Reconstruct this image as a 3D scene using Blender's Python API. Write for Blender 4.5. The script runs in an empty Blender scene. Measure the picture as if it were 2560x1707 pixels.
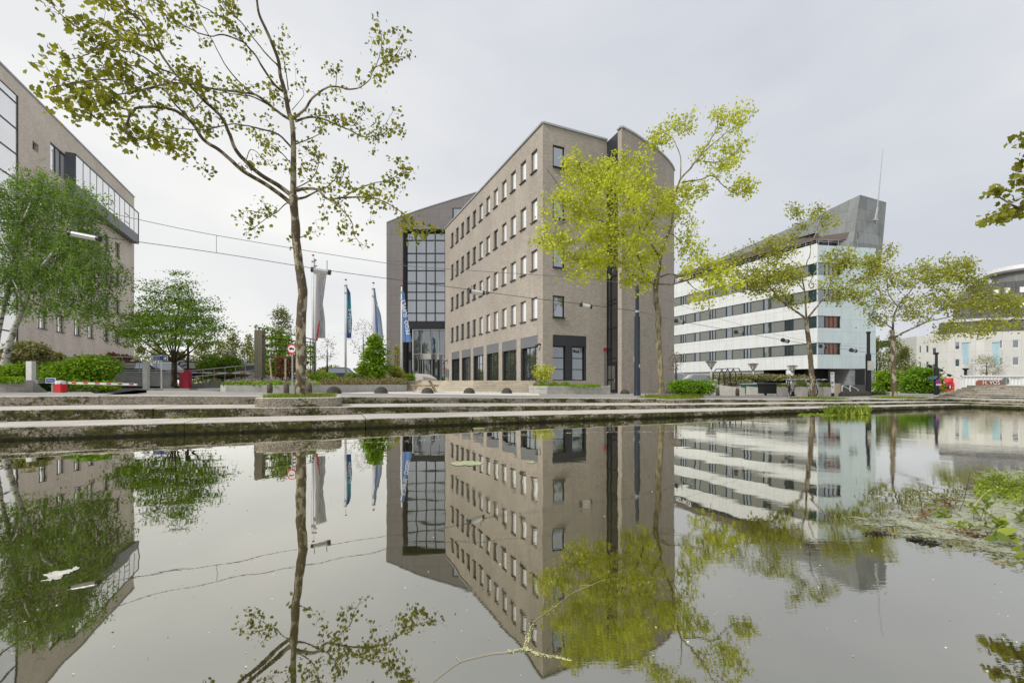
import bpy, math, random
import numpy as np
from mathutils import Vector, Matrix
from mathutils.geometry import tessellate_polygon
S = bpy.context.scene
COL = S.collection
F0, CX, YH, CZ = 1138.0, 1280.0, 957.0, 1.2
R = math.radians
def P(px, py, d):
    "photo pixel at depth d -> world point"
    return Vector(((px-CX)/F0*d, d, CZ-(py-YH)/F0*d))
def zat(py, d): return CZ-(py-YH)/F0*d
def xat(px, d): return (px-CX)/F0*d
# ---------------------------------------------------------------- object helpers
def tag(o, label=None, cat=None, group=None, kind=None):
    if label: o['label'] = label
    if cat: o['category'] = cat
    if group: o['group'] = group
    if kind: o['kind'] = kind
    return o
def thing(name, label, cat, loc=(0, 0, 0), rz=0, group=None):
    o = bpy.data.objects.new(name, None); COL.objects.link(o)
    o.location = loc; o.rotation_euler = (0, 0, rz); o.empty_display_size = .1
    return tag(o, label, cat, group)
def wloc(o):
    v = Vector((0, 0, 0))
    while o is not None:
        v = v + o.location; o = o.parent
    return v
class MB:
    def __init__(s): s.v = []; s.f = []; s.m = []; s.mi = 0
    def add(s, vs, fs):
        b = len(s.v); s.v += [tuple(v) for v in vs]
        s.f += [tuple(b+i for i in f) for f in fs]; s.m += [s.mi]*len(fs)
    def quad(s, a, b, c, d): s.add([a, b, c, d], [(0, 1, 2, 3)])
    def poly(s, pts): s.add(pts, [tuple(range(len(pts)))])
    def box(s, x0, x1, y0, y1, z0, z1):
        s.add([(x0,y0,z0),(x1,y0,z0),(x1,y1,z0),(x0,y1,z0),(x0,y0,z1),(x1,y0,z1),(x1,y1,z1),(x0,y1,z1)],
              [(0,3,2,1),(4,5,6,7),(0,1,5,4),(1,2,6,5),(2,3,7,6),(3,0,4,7)])
    def cbox(s, c, h, rz=0, bev=0):
        "box centred at c with half sizes h, turned by rz"
        co, si = math.cos(rz), math.sin(rz); vs = []
        if bev:
            for z, k in ((-h[2], bev), (-h[2]+bev, 0), (h[2]-bev, 0), (h[2], bev)):
                for sx, sy, ax, ay in ((-1,-1,0,1),(-1,-1,1,0),(1,-1,1,0),(1,-1,0,1),(1,1,0,1),(1,1,1,0),(-1,1,1,0),(-1,1,0,1)):
                    x = sx*(h[0]-k-(bev if ax else 0)*(1 if not k else .3)); y = sy*(h[1]-k-(bev if ay else 0)*(1 if not k else .3))
                    vs.append((c[0]+x*co-y*si, c[1]+x*si+y*co, c[2]+z))
            fs = [(7,6,5,4,3,2,1,0), tuple(range(24, 32))]
            for r in range(3):
                for i in range(8):
                    j = (i+1) % 8; fs.append((r*8+i, r*8+j, r*8+8+j, r*8+8+i))
            s.add(vs, fs); return
        for z in (-1, 1):
            for x, y in ((-1,-1),(1,-1),(1,1),(-1,1)):
                X, Y = x*h[0], y*h[1]
                vs.append((c[0]+X*co-Y*si, c[1]+X*si+Y*co, c[2]+z*h[2]))
        s.add(vs, [(3,2,1,0),(4,5,6,7),(0,1,5,4),(1,2,6,5),(2,3,7,6),(3,0,4,7)])
    def tube(s, pts, rad, n=6, cap=True):
        pts = [Vector(p) for p in pts]
        if not hasattr(rad, '__len__'): rad = [rad]*len(pts)
        vs = []; fs = []; up = None
        for i, p in enumerate(pts):
            t = (pts[min(i+1, len(pts)-1)]-pts[max(i-1, 0)])
            if t.length < 1e-9: t = Vector((0, 0, 1))
            t.normalize()
            if up is None:
                up = Vector((1, 0, 0)) if abs(t.x) < .8 else Vector((0, 1, 0))
            a = (up-t*up.dot(t))
            if a.length < 1e-6: a = t.orthogonal()
            a.normalize(); b = t.cross(a); up = a
            for k in range(n):
                q = 2*math.pi*k/n
                vs.append(p+(a*math.cos(q)+b*math.sin(q))*rad[i])
        for i in range(len(pts)-1):
            for k in range(n):
                j = (k+1) % n
                fs.append((i*n+k, i*n+j, i*n+n+j, i*n+n+k))
        if cap: fs.append(tuple(range(n-1, -1, -1))); fs.append(tuple((len(pts)-1)*n+k for k in range(n)))
        s.add(vs, fs)
    def lathe(s, c, prof, n=16):
        "prof = [(r, z)...] bottom to top about a vertical axis through c"
        vs = []; fs = []
        for r, z in prof:
            for k in range(n):
                q = 2*math.pi*k/n; vs.append((c[0]+r*math.cos(q), c[1]+r*math.sin(q), c[2]+z))
        for i in range(len(prof)-1):
            for k in range(n):
                j = (k+1) % n; fs.append((i*n+k, i*n+j, i*n+n+j, i*n+n+k))
        fs.append(tuple(range(n-1, -1, -1))); fs.append(tuple((len(prof)-1)*n+k for k in range(n)))
        s.add(vs, fs)
    def prism(s, pts, z0, z1):
        "vertical prism over a plan polygon (counter-clockwise), z may be lists"
        n = len(pts)
        a = [(p[0], p[1], z0[i] if hasattr(z0, '__len__') else z0) for i, p in enumerate(pts)]
        b = [(p[0], p[1], z1[i] if hasattr(z1, '__len__') else z1) for i, p in enumerate(pts)]
        s.add(a+b, [tuple(range(n-1, -1, -1)), tuple(range(n, 2*n))]+[(i, (i+1) % n, n+(i+1) % n, n+i) for i in range(n)])
    def build(s, name, mat, parent=None, smooth=False, off=None):
        me = bpy.data.meshes.new(name)
        o0 = wloc(parent) if parent is not None else Vector((0, 0, 0))
        if off is not None: o0 = o0+Vector(off)
        va = np.array(s.v, dtype=float).reshape(-1, 3)-np.array(o0)
        me.from_pydata(va.tolist(), [], s.f)
        mats = mat if isinstance(mat, (list, tuple)) else [mat]
        for m in mats: me.materials.append(m)
        if len(mats) > 1: me.polygons.foreach_set('material_index', s.m)
        if smooth: me.polygons.foreach_set('use_smooth', [True]*len(me.polygons))
        boxuv(me, np.array(o0)); me.update()
        o = bpy.data.objects.new(name, me); COL.objects.link(o)
        if parent is not None: o.parent = parent
        if off is not None: o.location = off
        return o
def boxuv(me, o0=(0, 0, 0)):
    uv = me.uv_layers.new(name='UVMap').data; vs = me.vertices
    out = np.zeros(len(uv)*2)
    for p in me.polygons:
        n = p.normal
        if abs(n.z) > .8:
            for li, vi in zip(p.loop_indices, p.vertices):
                c = vs[vi].co; out[2*li] = c.x+o0[0]; out[2*li+1] = c.y+o0[1]
        else:
            l = math.hypot(n.x, n.y) or 1; tx, ty = -n.y/l, n.x/l
            for li, vi in zip(p.loop_indices, p.vertices):
                c = vs[vi].co; out[2*li] = (c.x+o0[0])*tx+(c.y+o0[1])*ty; out[2*li+1] = c.z+o0[2]
    uv.foreach_set('uv', out)
def copy_tree(o, parent=None):
    c = o.copy(); COL.objects.link(c)
    if parent is not None: c.parent = parent
    for ch in list(o.children): copy_tree(ch, c)
    return c
def mesh_copy(src, name, parent, loc, rz=0):
    o = bpy.data.objects.new(name, src); COL.objects.link(o)
    if parent is not None: o.parent = parent
    o.location = loc; o.rotation_euler = (0, 0, rz)
    return o
def text(s, name, mat, parent, M, size=1, ext=.01, bold=0):
    cu = bpy.data.curves.new(name, 'FONT'); cu.body = s; cu.size = size; cu.extrude = ext; cu.offset = bold
    cu.align_x = 'CENTER'; cu.align_y = 'CENTER'; cu.resolution_u = 3
    t = bpy.data.objects.new(name, cu); COL.objects.link(t)
    dg = bpy.context.evaluated_depsgraph_get(); dg.update()
    me = bpy.data.meshes.new_from_object(t.evaluated_get(dg))
    bpy.data.objects.remove(t)
    me.transform(M); me.materials.clear(); me.materials.append(mat)
    o0 = wloc(parent) if parent is not None else Vector((0, 0, 0))
    me.transform(Matrix.Translation(-o0))
    o = bpy.data.objects.new(name, me); COL.objects.link(o)
    if parent is not None: o.parent = parent
    return o
def basis(o, ex, ez):
    "matrix taking local x->ex, y->ez (text up), z->normal, origin o"
    ex = Vector(ex).normalized(); ez = Vector(ez).normalized(); n = ex.cross(ez)
    M = Matrix(((ex.x, ez.x, n.x, o[0]), (ex.y, ez.y, n.y, o[1]), (ex.z, ez.z, n.z, o[2]), (0, 0, 0, 1)))
    return M
# ---------------------------------------------------------------- materials
def srgb(r, g, b):
    f = lambda c: (c/255/12.92) if c <= 10 else ((c/255+.055)/1.055)**2.4
    return (f(r), f(g), f(b), 1)
def nmat(name):
    m = bpy.data.materials.new(name); m.use_nodes = True
    nt = m.node_tree; b = nt.nodes['Principled BSDF']
    return m, nt, b
def L(nt, a, b): nt.links.new(a, b)
def node(nt, t, **kw):
    n = nt.nodes.new(t)
    for k, v in kw.items():
        if k in n.inputs.keys(): n.inputs[k].default_value = v
        else: setattr(n, k, v)
    return n
def mixc(nt, fac, a, b, mode='MIX'):
    n = nt.nodes.new('ShaderNodeMix'); n.data_type = 'RGBA'; n.blend_type = mode
    for s, v in ((0, fac), (6, a), (7, b)):
        if isinstance(v, (int, float, tuple)): n.inputs[s].default_value = v
        else: L(nt, v, n.inputs[s])
    return n.outputs[2]
def ramp(nt, x, pts):
    n = nt.nodes.new('ShaderNodeValToRGB'); e = n.color_ramp.elements
    while len(e) < len(pts): e.new(.5)
    for i, (p, c) in enumerate(pts):
        e[i].position = p; e[i].color = c if isinstance(c, tuple) else (c, c, c, 1)
    L(nt, x, n.inputs[0]); return n.outputs[0]
def noise(nt, scale, detail=4, rough=.6, vec=None, st=None, ob=True):
    n = node(nt, 'ShaderNodeTexNoise', Scale=scale, Detail=detail, Roughness=rough)
    if vec is None:
        g = nt.nodes.new('ShaderNodeNewGeometry'); vec = g.outputs['Position']
    if st:
        mp = nt.nodes.new('ShaderNodeMapping'); mp.inputs['Scale'].default_value = st
        L(nt, vec, mp.inputs[0]); vec = mp.outputs[0]
    L(nt, vec, n.inputs['Vector']); return n.outputs['Fac']
def bumpn(nt, b, h, strength=.3, dist=.02):
    n = node(nt, 'ShaderNodeBump', Strength=strength, Distance=dist)
    L(nt, h, n.inputs['Height']); L(nt, n.outputs[0], b.inputs['Normal'])
def M(name, c, rough=.6, metal=0, var=.15, scale=3, st=None, bump=0, stain=0, spec=.5, fine=0):
    "plain surface with procedural mottling, streaks and grain"
    m, nt, b = nmat(name)
    c2 = tuple(x*(1-var) for x in c[:3])+(1,); c1 = tuple(min(1, x*(1+var*.6)) for x in c[:3])+(1,)
    col = ramp(nt, noise(nt, scale, 5, .65, st=st), [(.3, c2), (.7, c1)])
    if stain:
        dk = tuple(x*.55 for x in c[:3])+(1,)
        f = ramp(nt, noise(nt, 1.1, 5, .7, st=(3, 3, .35)), [(.5, 0.), (.78, stain)])
        col = mixc(nt, f, col, dk)
    if fine:
        f = ramp(nt, noise(nt, 45, 3, .7), [(.35, 1-fine), (.65, 1.)])
        col = mixc(nt, 1., col, f, 'MULTIPLY')
    L(nt, col, b.inputs['Base Color']); b.inputs['Roughness'].default_value = rough
    b.inputs['Metallic'].default_value = metal; b.inputs['Specular IOR Level'].default_value = spec
    if bump: bumpn(nt, b, noise(nt, scale*8, 4, .7), bump, .01)
    return m
def brickmat(name, c, mort, bw=.22, bh=.0625, var=.25, stain=.35):
    m, nt, b = nmat(name)
    uv = nt.nodes.new('ShaderNodeUVMap')
    br = node(nt, 'ShaderNodeTexBrick', Scale=1.0)
    br.inputs['Brick Width'].default_value = bw; br.inputs['Row Height'].default_value = bh
    br.inputs['Mortar Size'].default_value = .006; br.inputs['Mortar Smooth'].default_value = .3
    br.inputs['Color1'].default_value = tuple(x*(1-var) for x in c[:3])+(1,)
    br.inputs['Color2'].default_value = tuple(x*(1+var) for x in c[:3])+(1,)
    br.inputs['Mortar'].default_value = mort
    L(nt, uv.outputs[0], br.inputs['Vector'])
    big = ramp(nt, noise(nt, .35, 5, .65, st=(1, 1, .6)), [(.3, (.86, .85, .84, 1)), (.7, (1.08, 1.07, 1.05, 1))])
    col = mixc(nt, 1., br.outputs[0], big, 'MULTIPLY')
    # course-scale mottling that stays visible from far off
    ms = ramp(nt, noise(nt, 2.2, 4, .7, vec=uv.outputs[0], st=(.8, 5, 1)), [(.32, .92), (.68, 1.06)])
    col = mixc(nt, 1., col, ms, 'MULTIPLY')
    st = ramp(nt, noise(nt, .8, 5, .7, st=(2.5, 2.5, .2)), [(.52, 0.), (.8, stain)])
    col = mixc(nt, st, col, tuple(x*.6 for x in c[:3])+(1,))
    L(nt, col, b.inputs['Base Color']); b.inputs['Roughness'].default_value = .85
    b.inputs['Specular IOR Level'].default_value = .2
    bumpn(nt, b, br.outputs['Fac'], -.5, .006)
    return m
def panelmat(name, c, pw, ph, gap, line, rough=.4, var=.06, off=.0, spec=.5, stain=0, bumps=0):
    m, nt, b = nmat(name)
    uv = nt.nodes.new('ShaderNodeUVMap')
    br = node(nt, 'ShaderNodeTexBrick', Scale=1.0); br.offset = off
    br.inputs['Brick Width'].default_value = pw; br.inputs['Row Height'].default_value = ph
    br.inputs['Mortar Size'].default_value = gap; br.inputs['Mortar Smooth'].default_value = .1
    br.inputs['Color1'].default_value = tuple(x*(1-var) for x in c[:3])+(1,)
    br.inputs['Color2'].default_value = tuple(min(1, x*(1+var)) for x in c[:3])+(1,)
    br.inputs['Mortar'].default_value = line
    L(nt, uv.outputs[0], br.inputs['Vector'])
    big = ramp(nt, noise(nt, 1.4, 6, .7, st=(1, 1, .4)), [(.3, 1-stain-.04), (.7, 1.04)])
    col = mixc(nt, 1., br.outputs[0], big, 'MULTIPLY')
    L(nt, col, b.inputs['Base Color']); b.inputs['Roughness'].default_value = rough
    b.inputs['Specular IOR Level'].default_value = spec
    if bumps: bumpn(nt, b, noise(nt, .25, 2, .5), bumps, .05)
    return m
def glassmat(name, c, refl=.6, rough=.03, tint=(.9, .95, 1, 1), wob=.02, var=.5):
    "coated window glass: a mirror layer that strengthens at grazing angles over a dark room"
    m, nt, b = nmat(name)
    nt.nodes.remove(b); out = nt.nodes['Material Output']
    rm = ramp(nt, noise(nt, .55, 4, .6), [(.35, tuple(x*(1-var) for x in c[:3])+(1,)), (.68, tuple(x*(1+var) for x in c[:3])+(1,))])
    d = node(nt, 'ShaderNodeBsdfDiffuse'); L(nt, rm, d.inputs[0])
    g = node(nt, 'ShaderNodeBsdfGlossy', Color=tint, Roughness=rough)
    bp = node(nt, 'ShaderNodeBump', Strength=wob, Distance=.1); L(nt, noise(nt, .9, 2, .5), bp.inputs['Height']); L(nt, bp.outputs[0], g.inputs['Normal'])
    lw = node(nt, 'ShaderNodeFresnel', IOR=1.5)
    mr = node(nt, 'ShaderNodeMapRange'); mr.inputs['From Min'].default_value = 0; mr.inputs['From Max'].default_value = .5
    mr.inputs['To Min'].default_value = refl; mr.inputs['To Max'].default_value = 1
    L(nt, lw.outputs[0], mr.inputs[0])
    mx = nt.nodes.new('ShaderNodeMixShader'); L(nt, mr.outputs[0], mx.inputs[0]); L(nt, d.outputs[0], mx.inputs[1]); L(nt, g.outputs[0], mx.inputs[2])
    L(nt, mx.outputs[0], out.inputs[0])
    return m
def leafmat(name, cs, trans=.4, rough=.55):
    "leaf colours vary leaf by leaf; part of the light passes through"
    m, nt, b = nmat(name); out = nt.nodes['Material Output']
    g = nt.nodes.new('ShaderNodeNewGeometry')
    n = len(cs)
    col = ramp(nt, g.outputs['Random Per Island'], [(i/(max(1, n-1)), c) for i, c in enumerate(cs)])
    cl = ramp(nt, noise(nt, 1.1, 3, .6), [(.35, .78), (.65, 1.15)])
    col = mixc(nt, 1., col, cl, 'MULTIPLY')
    L(nt, col, b.inputs['Base Color']); b.inputs['Roughness'].default_value = rough
    b.inputs['Specular IOR Level'].default_value = .3
    t = nt.nodes.new('ShaderNodeBsdfTranslucent')
    tc = mixc(nt, 1., col, (1.25, 1.3, .55, 1), 'MULTIPLY'); L(nt, tc, t.inputs[0])
    mx = node(nt, 'ShaderNodeMixShader'); mx.inputs[0].default_value = trans
    L(nt, b.outputs[0], mx.inputs[1]); L(nt, t.outputs[0], mx.inputs[2]); L(nt, mx.outputs[0], out.inputs[0])
    return m
# ---------------------------------------------------------------- foliage
LEAF = {
 'plane': [(0,0),(.3,.0),(.56,.14),(.44,.34),(.56,.62),(.27,.64),(0,1.),(-.27,.64),(-.56,.62),(-.44,.34),(-.56,.14),(-.3,.0)],
 'oval': [(0,0),(.25,.3),(.22,.7),(0,1.),(-.22,.7),(-.25,.3)],
 'quad': [(0,0),(.34,.45),(0,1.),(-.34,.45)],
 'blade': [(-.06,0),(.06,0),(.03,.6),(0,1.),(-.03,.6)]}
def leaves(name, kind, pos, size, mat, parent=None, seed=0, tilt=1.0, droop=0., up=False, off=None, dirs=None):
    rs = np.random.RandomState(seed); T = np.array(LEAF[kind]); k = len(T)
    pos = np.asarray(pos, float); n = len(pos)
    if n == 0: return None
    sz = size*(.6+.8*rs.rand(n))
    # leaf frame: axis a (base to tip), side b
    if up: a = np.stack([rs.randn(n)*.35, rs.randn(n)*.35, np.ones(n)], 1)
    else: a = rs.randn(n, 3); a[:, 2] = a[:, 2]*tilt-droop
    if dirs is not None: a = a*.6+dirs
    a /= np.linalg.norm(a, axis=1)[:, None]+1e-9
    h = rs.randn(n, 3)*(1 if not up else 1); b = np.cross(a, h); b /= np.linalg.norm(b, axis=1)[:, None]+1e-9
    c = np.cross(a, b)
    x = T[:, 0][None, :, None]; y = T[:, 1][None, :, None]
    curl = (np.abs(x)*.35+y*y*.18)
    V = pos[:, None, :]+sz[:, None, None]*(b[:, None, :]*x+a[:, None, :]*y+c[:, None, :]*curl)
    V = V.reshape(-1, 3)
    o0 = np.array(wloc(parent)) if parent is not None else np.zeros(3)
    V = V-o0
    me = bpy.data.meshes.new(name)
    me.vertices.add(len(V)); me.vertices.foreach_set('co', V.ravel())
    me.loops.add(n*k); me.loops.foreach_set('vertex_index', np.arange(n*k, dtype=np.int32))
    me.polygons.add(n); me.polygons.foreach_set('loop_start', np.arange(0, n*k, k, dtype=np.int32))
    me.polygons.foreach_set('loop_total', np.full(n, k, dtype=np.int32))
    me.update(calc_edges=True); me.materials.append(mat)
    o = bpy.data.objects.new(name, me); COL.objects.link(o)
    if parent is not None: o.parent = parent
    return o
def smooth_path(pts, sub=4):
    "Catmull-Rom through the points"
    pts = [Vector(p) for p in pts]; q = [pts[0]*2-pts[1]]+pts+[pts[-1]*2-pts[-2]]; out = []
    for i in range(1, len(q)-2):
        for k in range(sub):
            t = k/sub; a, b, c, d = q[i-1], q[i], q[i+1], q[i+2]
            out.append(.5*((2*b)+(c-a)*t+(2*a-5*b+4*c-d)*t*t+(3*b-a-3*c+d)*t**3))
    out.append(pts[-1]); return out
class Tree:
    def __init__(s, seed): s.rs = np.random.RandomState(seed); s.limbs = []; s.twigs = MB(); s.nodes = []; s.trunk = MB(); s.leaf = []
    def limb(s, pts, r0, r1, trunk=False, sub=4, wob=0., pw=1.):
        p = smooth_path(pts, sub)
        if wob: p = [v+Vector(s.rs.randn(3)*wob*(i/len(p))) for i, v in enumerate(p)]
        n = len(p); rad = [max(.004, r0+(r1-r0)*(i/(n-1))**pw) for i in range(n)]
        (s.trunk if trunk else s.twigs).tube(p, rad, 9 if trunk else 6)
        for v, r in zip(p, rad): s.nodes.append((v.x, v.y, v.z, r))
        return p
    def grow(s, targets, r=.012, nl=12, spread=.35, jit=.08, leafy=True, maxd=None, grown=True, minr=.004, sag=0.):
        "twigs from the nearest wood to each target, leaves round their ends"
        nd = np.array(s.nodes); tg = np.asarray(targets, float)
        d0 = np.array([np.min(np.sum((nd[:, :3]-t)**2, 1)) for t in tg]); tg = tg[np.argsort(d0)]
        for t in tg:
            d = np.sqrt(np.sum((nd[:, :3]-t)**2, 1)); i = int(np.argmin(d+nd[:, 3]*2))
            if maxd and d[i] > maxd: continue
            a = nd[i, :3]; L_ = d[i]
            mids = [a+(t-a)*k+s.rs.randn(3)*L_*jit for k in (.33, .66)]
            if sag: mids = [m+np.array((0, 0, sag*L_)) for m in mids]
            pts = smooth_path([Vector(a), Vector(mids[0]), Vector(mids[1]), Vector(t)], 2)
            r0 = min(nd[i, 3]*.7, r*(1+L_)); n = len(pts)
            s.twigs.tube(pts, [max(minr, r0*(1-.75*j/(n-1))) for j in range(n)], 4, cap=False)
            if grown:
                nd = np.vstack([nd]+[np.array([[p.x, p.y, p.z, max(minr, r0*(1-.75*j/(n-1)))]]) for j, p in enumerate(pts) if j >= 2])
            if leafy and nl:
                m = max(1, int(nl*(.5+s.rs.rand())))
                base = np.array([[*pts[-1-s.rs.randint(0, 4)]] for _ in range(m)])
                s.leaf.append(base+s.rs.randn(m, 3)*spread*np.array((1, 1, .8)))
        s.nodes = [tuple(x) for x in nd]
    def finish(s, name, label, cat, loc, bark, lmat, kind, size, group=None, seed=0, tilt=1., droop=0., lname='foliage'):
        t = thing(name, label, cat, loc, group=group)
        s.trunk.build('trunk', bark, t, smooth=True)
        if s.twigs.v: s.twigs.build('branches', bark, t, smooth=True)
        if s.leaf: leaves(lname, kind, np.vstack(s.leaf), size, lmat, t, seed, tilt, droop)
        return t
def glyphs(w, h, name, mat, parent, M, seed=0, word=(4, 9)):
    'a line of small unreadable letter strokes, w wide and h tall, centred on M'
    rs = random.Random(seed); m = MB(); x = -w/2
    while x < w/2-h*.3:
        for _ in range(rs.randint(*word)):
            if x > w/2-h*.3: break
            a = h*rs.choice((.5, .5, .62)); t = h*.13; up = rs.random() < .25; top = h*.5 if up else h*.2
            k = rs.randint(0, 3); pr = []
            if k != 1: pr.append((x, x+t, -h*.4, top))
            if k in (0, 2): pr.append((x+a-t, x+a, -h*.4, h*.2))
            if k in (1, 2, 3): pr.append((x, x+a, -h*.4, -h*.4+t))
            if k in (0, 1): pr.append((x, x+a, h*.2-t, h*.2))
            if k == 1: pr.append((x, x+t, -h*.4, h*.2))
            for p, q, r, s_ in pr: m.add([M @ Vector(v) for v in ((p, r, 0), (q, r, 0), (q, s_, 0), (p, s_, 0))], [(0, 1, 2, 3)])
            x += a+h*.12
        x += h*.4
    return m.build(name, mat, parent)
def blobpts(rs, c, r, n, shell=0.):
    u = rs.randn(n, 3); u /= np.linalg.norm(u, axis=1)[:, None]
    k = (shell+(1-shell)*rs.rand(n))**(1/3.) if shell == 0 else (shell+(1-shell)*rs.rand(n))
    return np.array(c)+u*k[:, None]*np.array(r)
# ================================================================ camera, light, sky
cam = bpy.data.cameras.new('camera'); co = bpy.data.objects.new('camera', cam); COL.objects.link(co); S.camera = co
co.location = (0, 0, CZ); co.rotation_euler = (R(90), 0, 0)
cam.sensor_width = 36; cam.lens = 36*F0/2560; cam.shift_y = (YH-853.5)/2560; cam.clip_end = 3000; cam.clip_start = .05
S.render.resolution_x = 1024; S.render.resolution_y = 682
S.view_settings.view_transform = 'Standard'; S.view_settings.look = 'None'; S.view_settings.exposure = 0; S.view_settings.gamma = 1
SUN_EL, SUN_AZ = R(42), math.atan2(-.78, -.62)      # azimuth of the vector (x, y) = (-.78, -.62) measured from +Y
w = bpy.data.worlds.new('World'); S.world = w; w.use_nodes = True; nt = w.node_tree
bg = nt.nodes['Background']; sky = nt.nodes.new('ShaderNodeTexSky'); sky.sky_type = 'NISHITA'; sky.sun_disc = False
sky.sun_elevation = SUN_EL; sky.sun_rotation = SUN_AZ; sky.air_density = 1.5; sky.dust_density = 3
hs = node(nt, 'ShaderNodeHueSaturation', Saturation=.3); L(nt, sky.outputs[0], hs.inputs['Color'])
tc = nt.nodes.new('ShaderNodeTexCoord')
mp = nt.nodes.new('ShaderNodeMapping'); mp.inputs['Scale'].default_value = (1, 1, 2.2); mp.inputs['Location'].default_value = (3.1, .4, 0); L(nt, tc.outputs['Generated'], mp.inputs[0])
n1 = node(nt, 'ShaderNodeTexNoise', Scale=1.3, Detail=6, Roughness=.5, Distortion=.25); L(nt, mp.outputs[0], n1.inputs['Vector'])
cl = ramp(nt, n1.outputs['Fac'], [(.3, (6.45, 6.65, 7.1, 1)), (.48, (7.55, 7.65, 7.85, 1)), (.64, (9.0, 8.95, 8.8, 1))])
# the thin cloud is brighter towards the veiled sun side and a little bluer away from it
sep = nt.nodes.new('ShaderNodeSeparateXYZ'); L(nt, tc.outputs['Generated'], sep.inputs[0])
mr = node(nt, 'ShaderNodeMapRange'); mr.inputs['From Min'].default_value = -.6; mr.inputs['From Max'].default_value = .75; L(nt, sep.outputs[0], mr.inputs[0])
side = ramp(nt, mr.outputs[0], [(0., (1.08, 1.075, 1.055, 1)), (.5, (.98, .985, .995, 1)), (1., (.87, .89, .925, 1))])
cl = mixc(nt, 1., cl, side, 'MULTIPLY')
hz = ramp(nt, sep.outputs[2], [(.0, (1.09, 1.08, 1.055, 1)), (.22, (1.02, 1.015, 1.005, 1)), (.6, (.97, .975, .985, 1))]); cl = mixc(nt, 1., cl, hz, 'MULTIPLY')
fin = mixc(nt, .92, hs.outputs[0], cl); L(nt, fin, bg.inputs['Color']); bg.inputs['Strength'].default_value = .111
sl = bpy.data.lights.new('sun', 'SUN'); sl.energy = 2.7; sl.angle = R(13); sl.color = (1, .965, .91)
so = bpy.data.objects.new('sun', sl); COL.objects.link(so)
sd = Vector((-.78*math.cos(SUN_EL), -.62*math.cos(SUN_EL), math.sin(SUN_EL)*math.hypot(.78, .62)))
so.rotation_euler = sd.to_track_quat('Z', 'Y').to_euler(); so.location = (-30, -20, 40)
# ================================================================ shared materials
def c3(*a): return srgb(*a)
MT = {}
MT['brick'] = brickmat('grey_brick', (.42, .378, .33, 1), (.33, .30, .27, 1), var=.13, stain=.5)
MT['pinkbrick'] = brickmat('pale_brick', (.74, .655, .585, 1), (.66, .59, .53, 1), var=.12, stain=.25)
MT['granite'] = panelmat('granite_panels', (.215, .195, .188, 1), 1.6, 1.15, .012, (.09, .085, .08, 1), rough=.35, stain=.12, var=.05)
MT['dark'] = M('dark_metal', (.028, .031, .036, 1), .45, 0, .2, 2)
MT['black'] = M('black_metal', (.012, .013, .015, 1), .5, 0, .2, 2)
MT['grey'] = M('grey_cladding', (.16, .165, .175, 1), .5, 0, .06, .8)
MT['bluegrey'] = M('slate_grey_metal', (.115, .125, .145, 1), .4, .2, .08, .8)
MT['frame'] = M('window_frame_brown', (.05, .046, .042, 1), .5, 0, .1, 2)
MT['steel'] = M('galvanised_steel', (.42, .43, .44, 1), .4, .5, .12, 4)
MT['mirror'] = M('brushed_steel', (.72, .68, .66, 1), .22, .9, .05, 2)
MT['white'] = M('white_paint', (.74, .74, .73, 1), .45, 0, .06, 2)
MT['offwhite'] = M('off_white_paint', (.6, .6, .58, 1), .5, 0, .1, 2)
MT['red'] = M('red_paint', (.62, .018, .03, 1), .4, 0, .1, 3)
MT['darkred'] = M('crimson_paint', (.45, .02, .05, 1), .45, 0, .1, 3)
MT['blue'] = M('sign_blue', (.012, .05, .25, 1), .45, 0, .1, 3)
MT['wood'] = M('weathered_wood', (.42, .33, .23, 1), .8, 0, .3, 6, st=(1, 1, 1), bump=.2)
MT['greywood'] = M('silvery_planks', (.40, .375, .34, 1), .85, 0, .3, 5, st=(1, 1, 6), bump=.3, stain=.4)
MT['concrete'] = M('pale_concrete', (.47, .455, .42, 1), .85, 0, .16, 2.5, bump=.15, stain=.55, fine=.12)
MT['concrete2'] = M('grey_concrete', (.27, .27, .26, 1), .9, 0, .3, 1.6, bump=.2, stain=.6, fine=.2)
MT['paving'] = M('paving', (.40, .385, .355, 1), .85, 0, .1, 1.2, fine=.15)
MT['asphalt'] = M('asphalt', (.085, .085, .09, 1), .9, 0, .15, 1.5, fine=.3)
MT['bark'] = None
MT['tyre'] = M('rubber', (.012, .012, .012, 1), .8, 0, .2, 5)
MT['carglass'] = glassmat('car_glass', (.02, .025, .03, 1), .25, .02)
MT['glass'] = glassmat('coated_glass', (.035, .038, .04, 1), .38, .02, wob=.015)
MT['glassbright'] = glassmat('coated_glass_painted_sky', (.88, .88, .87, 1), .45, .03, tint=(1, 1, 1, 1), wob=.008, var=.08)  # near-white diffuse colour paints the bright sky reflection into the panes
MT['glassdark'] = glassmat('clear_glass_dark_room', (.05, .055, .045, 1), .22, .02, wob=.02)
MT['glassgreen'] = glassmat('green_tinted_glass', (.03, .06, .06, 1), .25, .03, wob=.02)
MT['blind'] = M('grey_window_blind', (.20, .21, .195, 1), .3, 0, .06, 1)
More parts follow.
